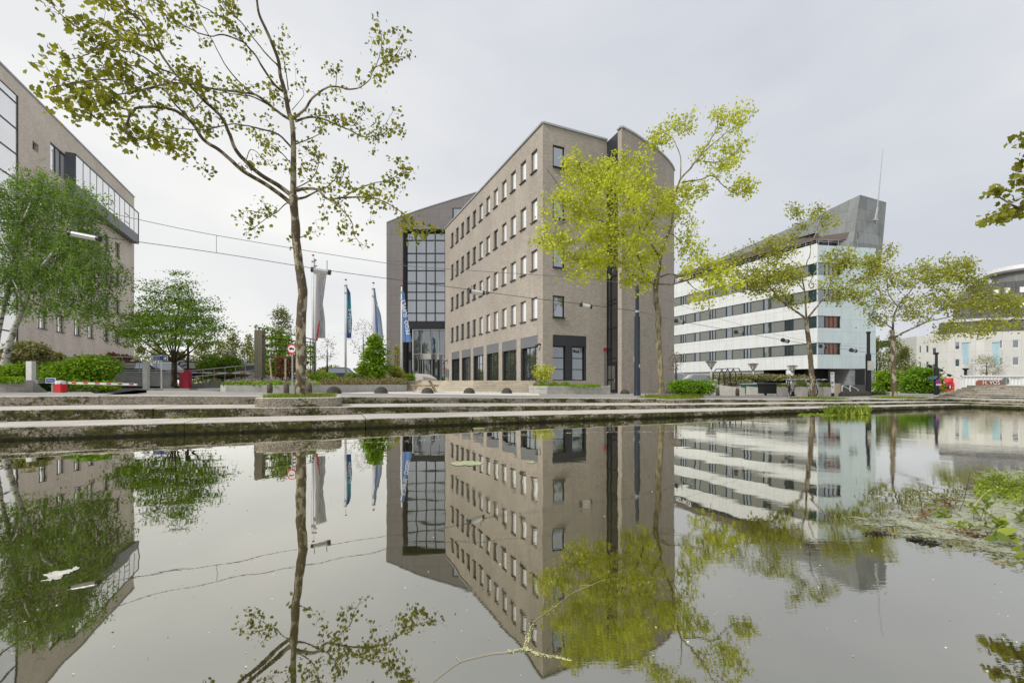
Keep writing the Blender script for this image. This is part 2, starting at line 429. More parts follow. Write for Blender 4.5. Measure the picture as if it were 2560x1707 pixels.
def barkmat(name, a, b_, sc=2.2, lo=.42, hi=.6, st=(1, 1, .45)):
    m, nt, b = nmat(name)
    x = noise(nt, sc*3, 5, .6, st=st)
    col = ramp(nt, x, [(lo, a), ((lo+hi)/2, tuple((p+q)/2 for p, q in zip(a, b_))), (hi, b_)])
    f = ramp(nt, noise(nt, 30, 3, .7, st=(1, 1, .5)), [(.3, .7), (.7, 1.1)])
    col = mixc(nt, 1., col, f, 'MULTIPLY')
    L(nt, col, b.inputs['Base Color']); b.inputs['Roughness'].default_value = .85; b.inputs['Specular IOR Level'].default_value = .2
    bumpn(nt, b, noise(nt, 14, 5, .7, st=(1, 1, .35)), .6, .02); return m
MT['bark'] = barkmat('plane_bark', (.12, .092, .062, 1), (.37, .335, .24, 1), 1.5, .50, .56, st=(1, 1, .6))
MT['barkyellow'] = barkmat('young_plane_bark', (.15, .12, .07, 1), (.32, .28, .18, 1))
MT['birch'] = barkmat('birch_bark', (.05, .045, .04, 1), (.55, .52, .47, 1), 1.6, .38, .5, st=(1, 1, 2.2))
MT['barkdark'] = barkmat('brown_bark', (.045, .035, .025, 1), (.11, .09, .065, 1))
MT['lf_olive'] = leafmat('olive_plane_leaves', [(.13, .145, .016, 1), (.22, .225, .024, 1), (.34, .33, .035, 1), (.17, .18, .022, 1), (.26, .27, .045, 1)], .5)
MT['lf_lime'] = leafmat('lime_plane_leaves', [(.36, .40, .04, 1), (.55, .58, .06, 1), (.72, .73, .13, 1), (.44, .47, .05, 1), (.62, .66, .10, 1)], .45)
MT['lf_lime2'] = leafmat('yellow_green_plane_leaves', [(.22, .24, .04, 1), (.36, .38, .06, 1), (.48, .49, .09, 1), (.28, .30, .05, 1)], .45)
MT['lf_birch'] = leafmat('birch_leaves', [(.09, .19, .012, 1), (.15, .27, .02, 1), (.24, .35, .04, 1)], .4)
MT['lf_horn'] = leafmat('hornbeam_leaves', [(.08, .16, .01, 1), (.14, .24, .016, 1), (.25, .36, .035, 1)], .4)
MT['lf_shrub'] = leafmat('fresh_shrub_leaves', [(.10, .20, .008, 1), (.19, .32, .015, 1), (.30, .44, .03, 1)], .35)
MT['lf_dark'] = leafmat('dark_evergreen_leaves', [(.04, .075, .01, 1), (.075, .13, .015, 1), (.15, .2, .04, 1)], .25)
MT['lf_var'] = leafmat('variegated_leaves', [(.10, .12, .03, 1), (.24, .24, .09, 1), (.44, .40, .22, 1), (.13, .15, .05, 1)], .3)
MT['lf_hedge'] = leafmat('bright_hedge_leaves', [(.08, .17, .008, 1), (.16, .30, .015, 1), (.26, .42, .03, 1)], .3)
MT['lf_far'] = leafmat('distant_spring_leaves', [(.14, .17, .04, 1), (.24, .26, .07, 1), (.34, .33, .10, 1)], .4)
MT['lf_brown'] = leafmat('russet_leaves', [(.13, .05, .02, 1), (.22, .10, .045, 1), (.26, .17, .08, 1)], .3)
MT['lf_pink'] = leafmat('pink_heather', [(.42, .28, .30, 1), (.55, .40, .42, 1), (.38, .33, .25, 1)], .3)
MT['lf_heath'] = leafmat('olive_heather', [(.13, .12, .04, 1), (.24, .2, .09, 1), (.30, .24, .14, 1)], .3)
MT['lf_weed'] = leafmat('water_plant_leaves', [(.12, .17, .02, 1), (.22, .30, .03, 1), (.34, .40, .06, 1)], .4)
MT['lf_grass'] = leafmat('grass_blades', [(.15, .22, .02, 1), (.26, .34, .04, 1), (.36, .4, .08, 1)], .4)
# ================================================================ quay geometry
QD, QN = (.932, .362), (-.362, .932)
def ST(s, t): return (s*QD[0]+(t+12.61)*QN[0], s*QD[1]+(t+12.61)*QN[1])
def toST(x, y): return (x*QD[0]+y*QD[1], x*QN[0]+y*QN[1]-12.61)
def lerpt(x, xs, ys):
    if x <= xs[0]: return ys[0]
    for i in range(1, len(xs)):
        if x <= xs[i]: return ys[i-1]+(ys[i]-ys[i-1])*(x-xs[i-1])/(xs[i]-xs[i-1])
    return ys[-1]
SS = [-6.46, 5.16, 20.9, 28.9]
H1 = [.294, .232, .178, .15]; H2 = [.567, .423, .300, .25]; H3 = [.839, .645, .407, .37]
O1 = [1.6, 2.0, 1.0, .8]; O2 = [3.8, 4.1, 2.1, 1.7]
def gz(s): return lerpt(s, SS, H3)
def g(x, y): return gz(toST(x, y)[0])
# moss-grown granite-chip blocks: moss and dark stains gather on the risers, the treads are toned paler
def stepmat():
    m, nt, b = nmat('exposed_aggregate_concrete')
    gm = nt.nodes.new('ShaderNodeNewGeometry'); sp = nt.nodes.new('ShaderNodeSeparateXYZ'); L(nt, gm.outputs['Normal'], sp.inputs[0])
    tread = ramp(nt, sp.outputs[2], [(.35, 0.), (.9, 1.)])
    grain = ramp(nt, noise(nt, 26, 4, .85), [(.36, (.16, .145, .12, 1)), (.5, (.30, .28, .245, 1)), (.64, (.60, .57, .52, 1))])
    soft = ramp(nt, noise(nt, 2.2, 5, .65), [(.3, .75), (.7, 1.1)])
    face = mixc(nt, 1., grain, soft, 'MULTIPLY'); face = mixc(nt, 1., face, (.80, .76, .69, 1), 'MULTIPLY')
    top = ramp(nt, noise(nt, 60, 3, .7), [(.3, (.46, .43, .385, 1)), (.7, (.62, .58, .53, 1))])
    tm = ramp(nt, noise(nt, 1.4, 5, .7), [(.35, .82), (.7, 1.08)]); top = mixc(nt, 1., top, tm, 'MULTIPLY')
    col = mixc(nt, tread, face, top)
    # moss: patchy, finer near the water
    pz = nt.nodes.new('ShaderNodeSeparateXYZ'); L(nt, gm.outputs['Position'], pz.inputs[0])
    low = ramp(nt, pz.outputs[2], [(.02, 1.25), (.14, .72), (.3, .55), (.55, .55), (.6, .05), (.8, .0)])
    mo = noise(nt, 1.3, 6, .72, st=(1, 1, 2.5)); mf = noise(nt, 15, 5, .85)
    ad = node(nt, 'ShaderNodeMath', operation='MULTIPLY_ADD'); L(nt, mf, ad.inputs[0]); ad.inputs[1].default_value = .75; L(nt, mo, ad.inputs[2])
    ad2 = node(nt, 'ShaderNodeMath', operation='MULTIPLY_ADD'); L(nt, low, ad2.inputs[0]); ad2.inputs[1].default_value = .2; L(nt, ad.outputs[0], ad2.inputs[2])
    mk = ramp(nt, ad2.outputs[0], [(.94, 0.), (1.0, 1.)])
    inv = node(nt, 'ShaderNodeMath', operation='SUBTRACT'); inv.inputs[0].default_value = 1; L(nt, tread, inv.inputs[1])
    k = node(nt, 'ShaderNodeMath', operation='MULTIPLY'); L(nt, mk, k.inputs[0]); L(nt, inv.outputs[0], k.inputs[1])
    mc = ramp(nt, noise(nt, 9, 4, .7), [(.35, (.018, .017, .008, 1)), (.55, (.055, .055, .014, 1)), (.75, (.12, .12, .02, 1))])
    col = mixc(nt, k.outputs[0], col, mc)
    wet = ramp(nt, pz.outputs[2], [(.0, .25), (.035, .3), (.07, 1.)])
    col = mixc(nt, 1., col, wet, 'MULTIPLY')
    L(nt, col, b.inputs['Base Color']); b.inputs['Roughness'].default_value = .85; b.inputs['Specular IOR Level'].default_value = .25
    bumpn(nt, b, noise(nt, 40, 4, .8), .5, .012)
    return m
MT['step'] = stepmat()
rnd = random.Random(5)
def course(name, ofs_f, h_f, ofs_b, z0, first, pitch, back=.5):
    "a course of long blocks with open joints and softened edges, following the quay line"
    mb = MB(); s = first; SE = 28.94 if z0 < -.5 else 29.7 if z0 < -.25 else 31.2
    while s < SE:
        e = min(s+pitch*(.8+.4*rnd.random()), SE)
        if SE-e < .8: e = SE
        a, b = s+.008, e-.008; c = .018; dz = rnd.uniform(-.006, .006); do = rnd.uniform(-.012, .012)
        rows = []
        m = 5; ss = [a]+[a+(b-a)*i/m for i in range(1, m)]+[b]
        for q in ss:
            f, k, h = ofs_f(q)+do, ofs_b(q)+back, h_f(q)+dz
            rows.append([(*ST(q, f), z0), (*ST(q, f), h-c), (*ST(q, f+c), h), (*ST(q, k), h), (*ST(q, k), z0)])
        for i in range(len(rows)-1):
            for j in range(4): mb.quad(rows[i][j], rows[i+1][j], rows[i+1][j+1], rows[i][j+1])
        mb.poly(rows[0][::1]); mb.poly(rows[-1][::-1])
        s = e
    o = mb.build(name, MT['step']); tag(o, kind='structure'); return o
f1 = lambda s: lerpt(s, SS, O1); f2 = lambda s: lerpt(s, SS, O2); zero = lambda s: 0.
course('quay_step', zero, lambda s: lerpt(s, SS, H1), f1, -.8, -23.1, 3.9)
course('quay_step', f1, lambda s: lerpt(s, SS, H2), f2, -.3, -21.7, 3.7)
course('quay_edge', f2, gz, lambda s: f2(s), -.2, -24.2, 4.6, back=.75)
# amphitheatre steps that turn the corner and climb to the right
def corner(px, d): return toST(xat(px, d), d)
lv = [(2426, 22.24, .15, None), (2394, 22.9, .25, None), (2372, 23.6, .37, None)]
for i, (px, y, lx) in enumerate([(2374.8, 994.8, 2317), (2387.6, 989.7, 2334), (2399.7, 985.3, 2347), (2412.4, 980.8, 2362), (2424, 976.3, 2377), (2434.8, 971.9, 2391), (2445, 968, 2404), (2452, 963.3, 2417)]):
    d = 24+.62*i; lv.append((px, d, zat(y, d), lx))
mb = MB(); mb2 = MB()
for i, (px, d, z, lx) in enumerate(lv):
    s, t = corner(px, d)
    if i == 0: s, t = 28.9, 0.
    zz = -.8 if i == 0 else lv[i-1][2]-.05
    q = s; k = 0
    tt = t if lx else 0
    # blocks along the front that faces the pond's right side, jointed every few metres
    y0 = t
    while y0 > -26:
        y1 = y0-rnd.uniform(2.2, 3.4); c = .015
        a = ST(s, y0-.006 if k else y0); b = ST(s, y1+.006); a2 = ST(s+c, y0-.006 if k else y0); b2 = ST(s+c, y1+.006); e = ST(60, y1+.006); f = ST(60, y0)
        mb.quad((*a, zz), (*b, zz), (*b, z-c), (*a, z-c)); mb.quad((*a, z-c), (*b, z-c), (*b2, z), (*a2, z)); mb.quad((*a2, z), (*b2, z), (*e, z), (*f, z))
        y0 = y1; k += 1
    if lx:
        # left return, ending in a stepped flight
        u = (lx-CX)/F0; sl_ = None
        # s of the left end on the line t = const seen at column lx
        for qq in np.linspace(s, s-6, 400):
            X, Y = ST(qq, t)
            if X/Y < u: sl_ = qq; break
        sl_ = sl_ or s-1.5
        q_ = ST(sl_, t); p = [q_, ST(s+.3, t), ST(60, t), ST(60, t+1.1), ST(s+1.2, t+1.1), (q_[0]*1.03, q_[1]*1.03)]
        mb2.prism(p, zz, z)
        m_ = (sl_+s)/2; mb2.prism([ST(m_, t-.34), ST(s, t-.34), ST(s, t+.1), ST(m_, t+.1)], zz, z-.004-.5*(z-zz-.05))
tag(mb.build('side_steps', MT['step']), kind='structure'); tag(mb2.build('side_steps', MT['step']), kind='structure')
# ================================================================ ground sheet, road, plaza
def tess(outer, holes, zf, mb, mi=0):
    loops = [[Vector((x, y, 0)) for x, y in outer]]+[[Vector((x, y, 0)) for x, y in h] for h in holes]
    flat = [v for l in loops for v in l]
    for tri in tessellate_polygon(loops):
        a, b, c = [flat[i] for i in tri]
        if (b-a).cross(c-a).z < 0: b, c = c, b
        mb.poly([(v.x, v.y, zf(v.x, v.y)) for v in (a, b, c)])
PIT = [(xat(236, 15.9), 15.9), (xat(366, 15.9), 15.9), (xat(368, 30), 30), (xat(205, 30), 30)]
gm_ = MB(); zl = lambda x, y: gz(-7)-.004
tess([ST(-900, 1500), ST(-900, f2(-7)+.7), ST(-6.46, f2(-7)+.7), ST(-6.46, 1500)], [PIT], zl, gm_)
cols = [-6.46, -2, 2, 5.16, 10, 15, 20.9, 25, 28.9, 900]
for a, b in zip(cols, cols[1:]):
    for t0, t1 in ((None, 12), (12, 60), (60, 1500)):
        ta = f2(a)+.7 if t0 is None else t0; tb = f2(b)+.7 if t0 is None else t0
        gm_.quad((*ST(a, ta), gz(a)-.004), (*ST(b, tb), gz(b)-.004), (*ST(b, t1), gz(b)-.004), (*ST(a, t1), gz(a)-.004))
def groundmat():
    m, nt, b = nmat('ground')
    gm = nt.nodes.new('ShaderNodeNewGeometry')
    br = node(nt, 'ShaderNodeTexBrick', Scale=1.0); br.inputs['Brick Width'].default_value = .6; br.inputs['Row Height'].default_value = .3
    br.inputs['Mortar Size'].default_value = .006; mpp = nt.nodes.new('ShaderNodeMapping'); mpp.inputs['Rotation'].default_value = (0, 0, R(-21.2)); L(nt, gm.outputs['Position'], mpp.inputs[0]); L(nt, mpp.outputs[0], br.inputs['Vector'])
    br.inputs['Color1'].default_value = (.30, .29, .27, 1); br.inputs['Color2'].default_value = (.37, .355, .33, 1); br.inputs['Mortar'].default_value = (.2, .19, .17, 1)
    far = ramp(nt, noise(nt, .05, 5, .6), [(.35, (.10, .15, .03, 1)), (.65, (.17, .22, .05, 1))])
    sp = nt.nodes.new('ShaderNodeSeparateXYZ'); L(nt, gm.outputs['Position'], sp.inputs[0])
    dv = node(nt, 'ShaderNodeMath', operation='DIVIDE'); L(nt, sp.outputs[1], dv.inputs[0]); dv.inputs[1].default_value = 200
    f = ramp(nt, dv.outputs[0], [(.36, 0.), (.38, 1.)])
    st = ramp(nt, noise(nt, 1.1, 5, .7), [(.35, .8), (.7, 1.1)])
    col = mixc(nt, 1., br.outputs[0], st, 'MULTIPLY'); col = mixc(nt, f, col, far)
    L(nt, col, b.inputs['Base Color']); b.inputs['Roughness'].default_value = .9; return m
tag(gm_.build('ground', groundmat()), kind='structure')
# sunken ramp to the car park under the left building
pm = MB(); zt = gz(-7)-.004
for i in range(4):
    a, b = PIT[i], PIT[(i+1) % 4]; pm.quad((*b, zt), (*a, zt), (*a, -1.2), (*b, -1.2))
pm.poly([(x, y, -1.2) for x, y in PIT]); tag(pm.build('sunken_ramp', MT['concrete2']), kind='structure')
# plaza: pale slabs between the planter and the building; road behind the left planter
pz_ = MB(); pp = [(850, 20.6), (1350, 21.5), (1345, 31.5), (1010, 33), (960, 29)]
pts_ = [(xat(a, b), b) for a, b in pp]
tess(pts_, [], lambda x, y: g(x, y)+.004, pz_)
MT['plaza'] = panelmat('pale_slabs', (.62, .60, .56, 1), .6, .6, .008, (.42, .4, .37, 1), rough=.85, stain=.08, spec=.2)
tag(pz_.build('plaza', MT['plaza']), kind='structure')
rd = MB(); tess([(xat(470, 24), 24), (xat(560, 21), 21), (xat(700, 40), 40), (xat(560, 44), 44), (xat(478, 33), 33)], [], lambda x, y: g(x, y)+.004, rd)
tag(rd.build('road', MT['asphalt']), kind='structure')
# near bank, out of frame, that carries the tree whose branches enter at the right
nb = MB(); nb.prism([(13.6, -6), (26, -6), (26, 10), (14.5, 10.6)], -.6, .35)
tag(nb.build('bank', MT['step']), kind='structure')
bk = MB(); bk.prism([(-900, -400), (900, -400), (900, -9), (-900, -9)], -.6, .5)
tag(bk.build('bank', M('rough_grass', (.10, .14, .03, 1), .9, 0, .4, .4)), kind='structure')
# ================================================================ water
def watermat():
    m, nt, b = nmat('pond_water'); nt.nodes.remove(b); out = nt.nodes['Material Output']
    gm = nt.nodes.new('ShaderNodeNewGeometry')
    d = node(nt, 'ShaderNodeBsdfDiffuse'); dc = ramp(nt, noise(nt, .5, 3, .6), [(.35, (.034, .031, .008, 1)), (.65, (.045, .042, .015, 1))]); L(nt, dc, d.inputs[0])
    gl = node(nt, 'ShaderNodeBsdfGlossy', Roughness=.012); gl.inputs['Color'].default_value = (.93, .915, .85, 1)
    # slow swell plus fine wind ripples in drifting patches, strongest far out on the right
    wav = noise(nt, 1.1, 2, .5, st=(1.0, 1.0, 1)); rip = noise(nt, 9, 3, .6, st=(.55, 2.4, 1))
    sp = nt.nodes.new('ShaderNodeSeparateXYZ'); L(nt, gm.outputs['Position'], sp.inputs[0])
    pt = noise(nt, .22, 3, .6, st=(1, 1.6, 1))
    ad = node(nt, 'ShaderNodeMath', operation='MULTIPLY_ADD'); L(nt, sp.outputs[0], ad.inputs[0]); ad.inputs[1].default_value = .022; L(nt, pt, ad.inputs[2])
    am = ramp(nt, ad.outputs[0], [(.5, .05), (.75, 1.)])
    mu = node(nt, 'ShaderNodeMath', operation='MULTIPLY'); L(nt, rip, mu.inputs[0]); L(nt, am, mu.inputs[1])
    b1 = node(nt, 'ShaderNodeBump', Strength=1., Distance=.0030); L(nt, wav, b1.inputs['Height'])
    b2 = node(nt, 'ShaderNodeBump', Strength=1., Distance=.0007); L(nt, mu.outputs[0], b2.inputs['Height']); L(nt, b1.outputs[0], b2.inputs['Normal'])
    L(nt, b2.outputs[0], gl.inputs['Normal'])
    fr = node(nt, 'ShaderNodeFresnel', IOR=1.45)
    mr = node(nt, 'ShaderNodeMapRange'); mr.inputs['From Min'].default_value = .03; mr.inputs['From Max'].default_value = .5; mr.inputs['To Min'].default_value = .39; mr.inputs['To Max'].default_value = .98
    L(nt, fr.outputs[0], mr.inputs[0])
    mx = nt.nodes.new('ShaderNodeMixShader'); L(nt, mr.outputs[0], mx.inputs[0]); L(nt, d.outputs[0], mx.inputs[1]); L(nt, gl.outputs[0], mx.inputs[2]); L(nt, mx.outputs[0], out.inputs[0])
    return m
wm = MB(); wm.poly([(*ST(-58, .4), 0), (*ST(29.3, -33.9), 0), (*ST(29.3, .4), 0)])
tag(wm.build('water', watermat()), kind='structure')
# ================================================================ walls with real openings
class Wall:
    def __init__(s, a, b):
        s.a = Vector((a[0], a[1], 0)); s.b = Vector((b[0], b[1], 0)); s.L = (s.b-s.a).length
        s.e = (s.b-s.a)/s.L; s.n = Vector((s.e.y, -s.e.x, 0)); s.rz = math.atan2(s.e.y, s.e.x)
    def pt(s, x, z, o=0): v = s.a+s.e*x+s.n*o; return (v.x, v.y, z)
    def x(s, px, o=0):
        "distance along the wall seen at photo column px (o = offset of the plane)"
        u = (px-CX)/F0; p = s.a+s.n*o
        return (u*p.y-p.x)/(s.e.x-u*s.e.y)
    def d(s, px, o=0): return (s.a+s.n*o+s.e*s.x(px, o)).y
    def z(s, px, py, o=0): return zat(py, s.d(px, o))
    def grid(s, mb, z0, z1, ops, dep=.2, x0=0, x1=None, o=0, seal=False):
        x1 = s.L if x1 is None else x1
        xs = sorted({x0, x1}|{v for q in ops for v in q[:2]}); zs = sorted({z0, z1}|{v for q in ops for v in q[2:4]})
        for i in range(len(xs)-1):
            for j in range(len(zs)-1):
                cx, cz = (xs[i]+xs[i+1])/2, (zs[j]+zs[j+1])/2
                if any(q[0] < cx < q[1] and q[2] < cz < q[3] for q in ops): continue
                mb.quad(s.pt(xs[i], zs[j], o), s.pt(xs[i+1], zs[j], o), s.pt(xs[i+1], zs[j+1], o), s.pt(xs[i], zs[j+1], o))
        for a, b, c, d in ops:
            for (p, q), (r, t) in (((a, c), (b, c)), ((b, c), (b, d)), ((b, d), (a, d)), ((a, d), (a, c))):
                mb.quad(s.pt(p, q, o), s.pt(p, q, o-dep), s.pt(r, t, o-dep), s.pt(r, t, o))
    def bar(s, mb, x0, x1, z0, z1, o0, o1):
        "box on the wall between offsets o0..o1"
        c = s.a+s.e*((x0+x1)/2)+s.n*((o0+o1)/2)
        mb.cbox((c.x, c.y, (z0+z1)/2), (abs(x1-x0)/2, abs(o1-o0)/2, (z1-z0)/2), s.rz)
def window_parts(w, h, fr=.06, mull=(), trans=(), sill=True, dep=.07):
    "local meshes: x along the wall, -y outward, z up; origin bottom left"
    f = MB()
    f.box(0, w, 0, dep, 0, fr); f.box(0, w, 0, dep, h-fr, h); f.box(0, fr, 0, dep, fr, h-fr); f.box(w-fr, w, 0, dep, fr, h-fr)
    for m in mull: f.box(m-fr*.4, m+fr*.4, .004, dep, fr, h-fr)
    for t in trans: f.box(fr, w-fr, .006, dep-.004, t-fr*.4, t+fr*.4)
    if sill: f.box(-.02, w+.02, -.26, .0, -.035, 0.0)
    p = MB(); p.quad((fr, dep*.6, fr), (w-fr, dep*.6, fr), (w-fr, dep*.6, h-fr), (fr, dep*.6, h-fr))
    return f, p
WC = {}
def add_window(root, wall, x0, x1, z0, z1, inset, fmat, pmat, label=None, **kw):
    w, h = round(x1-x0, 3), round(z1-z0, 3); key = (w, h, fmat.name, pmat.name, str(kw))
    if key not in WC:
        f, p = window_parts(w, h, **kw); fo = f.build('window', fmat); po = p.build('pane', pmat)
        WC[key] = (fo.data, po.data); bpy.data.objects.remove(fo); bpy.data.objects.remove(po)
    fm, pm_ = WC[key]; l = Vector(wall.pt(x0, z0, -inset))-wloc(root)
    o = mesh_copy(fm, 'window', root, l, wall.rz); mesh_copy(pm_, 'pane', o, (0, 0, 0))
    if label: o['label'] = label
    return o
def slab(mb, pts, z0, z1): mb.prism(pts, z0, z1)
# ================================================================ main brick building
C0 = Vector((2.246, 33.2)); El = Vector((-8.2, 55.9)); rt = thing('office_building', 'tall grey brick office block in the centre, its sharp corner towards the pond', 'office building', (C0.x, C0.y, 0))
WL = Wall(El, C0); e2 = Vector((.9086, .4177)); F1 = C0+e2*5.72; WR = Wall(C0, F1)
TOP = 20.1; GF = 1.37
rows = [(368.8, 423.9+0), (492.9, 549.5), (621, 672), (740.7, 795.7)]
zr = [(WL.z(1343.3, b), WL.z(1343.3, a)) for a, b in rows]
xr, xl_ = (WL.x(1327.3)+WL.x(1343.3))/2, (WL.x(1127.4)+WL.x(1133.8))/2
ww = (WL.x(1343.3)-WL.x(1327.3)+WL.x(1133.8)-WL.x(1127.4))/2; print('ww', ww); ncol = 12
xc = [xl_+(xr-xl_)*i/(ncol-1) for i in range(ncol)]
ops = [(x-ww/2, x+ww/2, a, b) for x in xc for a, b in zr]
gp = [(WL.x(a*.2423+940), WL.x(b*.2423+940)) for a, b in ((780, 862), (885, 976), (1003, 1110), (1140, 1266), (1302, 1450), (1492, 1670))]
gp = [(gp[0][0]+(gp[5][0]-gp[0][0])*i/5, gp[0][0]+(gp[5][0]-gp[0][0])*i/5+(gp[5][1]-gp[5][0]+gp[2][1]-gp[2][0])/2) for i in range(6)]
zp0, zp1 = WL.z(1344.6, 865), WL.z(1344.6, 837.4)
ops += [(a, b, GF, zp1) for a, b in gp]
mb = MB(); WL.grid(mb, .4, TOP, ops, .28)
xw = (WR.x(1381.9), WR.x(1411.5)); xp = (WR.x(1381.9), WR.x(1465.5))
opr = [(xw[0], xw[1], a, b) for a, b in zr]+[(xp[0], xp[1], GF, zp1)]
WR.grid(mb, .3, TOP, opr, .28)
# second volume: pier, curved wall
CUR = [(7.66, 35.0), (8.13, 33.75), (9.35, 34.72), (10.5, 35.8), (11.85, 37.1), (13.1, 38.55), (14.0, 39.8), (14.5, 40.7)]
cur = smooth_path([Vector((x, y, 0)) for x, y in CUR[1:]], 3)
def vwall(mb, pts, z0, z1):
    for a, b in zip(pts, pts[1:]): mb.quad((a[0], a[1], z0), (b[0], b[1], z0), (b[0], b[1], z1), (a[0], a[1], z1))
PR = Vector((7.94, 34.17))            # back of the brick pier
vwall(mb, [PR, cur[0]], .3, TOP); vwall(mb, cur, .3, TOP)
vwall(mb, [cur[-1], (10.5, 50)], .3, TOP); vwall(mb, [(10.5, 50), (-2, 60), El], .3, TOP)
mb.build('brick_wall', MT['brick'], rt)
rf = MB(); foot = [tuple(El), tuple(C0), tuple(F1), (PR.x, PR.y)]+[(p.x, p.y) for p in cur]+[(10.5, 50), (-2, 60)]
inn = foot; rf.poly([(x, y, TOP-.25) for x, y in inn]); rf.build('roof', MT['grey'], rt)
cp = MB()      # light coping along the parapet
def coping(mb, pts, z, h=.14, w=.1, wi=.3):
    for a, b in zip(pts, pts[1:]):
        W_ = Wall(a, b); W_.bar(mb, 0, W_.L, z+.002, z+h, -wi, w)
coping(cp, [El, C0], TOP); coping(cp, [C0, F1], TOP, w=.1); coping(cp, [(PR.x, PR.y)]+[(p.x, p.y) for p in cur], TOP)
cp.build('coping', MT['steel'], rt)
# windows of the brick wings
rv = random.Random(11)
for ci, x in enumerate(xc):
    for ri, (a, b) in enumerate(zr):
        tilt = (ci, ri) in ((7, 1), (2, 2), (1, 3), (1, 2))
        pm_ = MT['glass'] if (ci < 4 or tilt) else MT['glassbright'] if ci > 4 else MT['glass']  # nearer columns take the panes with the sky reflection painted in
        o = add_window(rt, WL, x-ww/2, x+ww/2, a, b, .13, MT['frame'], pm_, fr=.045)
        if tilt:
            t = MB(); t.box(.03, ww-.03, -.02, .02, 0, .06); t.box(.03, .1, -.02, .02, .06, b-a-.12); t.box(ww-.1, ww-.03, -.02, .02, .06, b-a-.12); t.box(.03, ww-.03, -.02, .02, b-a-.18, b-a-.12)
            k = t.build('tilted_sash', MT['dark'], o); k.parent = o; k.location = (0, .02, .05); k.rotation_euler = (R(-9), 0, 0)
            for v in k.data.vertices: v.co = v.co+wloc(o)
            k.data.update()
for a, b in zr: add_window(rt, WR, xw[0], xw[1], a, b, .06, MT['black'], MT['glass'], fr=.11)
for i, (a, b) in enumerate(gp):
    W_ = b-a
    m = MB(); WL.bar(m, a+.005, b-.005, zp0, zp1-.004, -.06, -.02); m.build('cladding_panel', MT['grey'], rt)
    m = MB(); WL.bar(m, a+.003, a+.30, GF, zp0-.004, -.26, -.03); m.build('dark_reveal', MT['black'], rt)
    q = (W_-.3)/3
    add_window(rt, WL, a+.305, b-.005, GF, zp0-.005, .2, MT['dark'], MT['glassdark'], fr=.05, mull=(q, 2*q), trans=((zp0-GF)*.33, (zp0-GF)*.66), sill=False)
m = MB(); WR.bar(m, xp[0]+.004, xp[1]-.004, zp0, zp1-.004, -.05, .01); xm0, xm1 = WR.x(1414), WR.x(1431); WR.bar(m, xm0, xm1, GF, zp0-.003, -.12, -.005)
WR.bar(m, xp[1]-.14, xp[1]-.004, GF, zp0-.003, -.12, -.005); m.build('cladding_panel', MT['dark'], rt)
for a, b in ((xp[0]+.005, xm0-.005), (xm1+.005, xp[1]-.145)):
    add_window(rt, WR, a, b, GF-.002, zp0-.004, .14, MT['black'], MT['glassdark'], fr=.07, trans=((zp0-GF)*.33, (zp0-GF)*.66), sill=False)
# narrow dark stair slot with a door
WS = Wall(F1, PR); sx = WS.L
m = MB(); m.quad(*[WS.pt(x, z, -.02) for x, z in ((0, .3), (sx, .3), (sx, TOP-1.8), (0, TOP-1.8))]); so_ = m.build('stair_glazing', glassmat('stair_glass', (.012, .013, .014, 1), .04, .05), rt)
m = MB()
for z in (2.72, 3.05, 5.35, 7.2, 7.5, 9.3, 11.2, 13, 15, 17): WS.bar(m, 0, sx, z, z+.09, -.01, .04)
for x in (0, sx*.33, sx-.07): WS.bar(m, x, x+.06, .3, TOP-1.8, .0, .05)
m.build('glazing_bars', MT['black'], rt)
m = MB(); WS.bar(m, 0, sx, TOP-1.8, TOP-.1, -.4, .02); m.build('slot_fascia', MT['dark'], rt)
m = MB(); WS.bar(m, .1, sx-.1, .42, 2.68, .02, .07); dr = m.build('door', MT['black'], rt)
m = MB(); WS.bar(m, sx-.32, sx-.26, 1.25, 1.5, .075, .12); m.build('handle', MT['steel'], dr)
for x in (.22, sx*.5+.05):
    m = MB(); WS.bar(m, x, x+sx*.5-.33, .7, 1.35, .072, .078); WS.bar(m, x, x+sx*.5-.33, 1.5, 2.5, .072, .078); m.build('door_glass', MT['glassdark'], dr)
m = MB(); q = WR.x(1511); WR.bar(m, q-.12, q+.12, WR.z(1511, 876), WR.z(1511, 869), 0, .12); m.build('alarm_box', MT['darkred'], rt)
m = MB(); WR.bar(m, q-.03, q+.02, .4, WR.z(1511, 877), 0, .04); m.build('downpipe', MT['grey'], rt)
cwx = cur[3]; m = MB(); m.cbox((cwx.x, cwx.y-.02, zat(898, cwx.y)), (.1, .05, .2), R(42)); m.build('wall_sign', MT['offwhite'], rt)
for (px, py, W_) in ((1351.5, 861, WL), (1119, 901, WL)):
    q = W_.x(px); z = W_.z(px, py); m = MB(); W_.bar(m, q-.05, q+.05, z-.06, z+.06, 0, .2); W_.bar(m, q-.22, q+.05, z-.12, z-.02, .2, .36); m.build('security_camera', MT['dark'], rt)
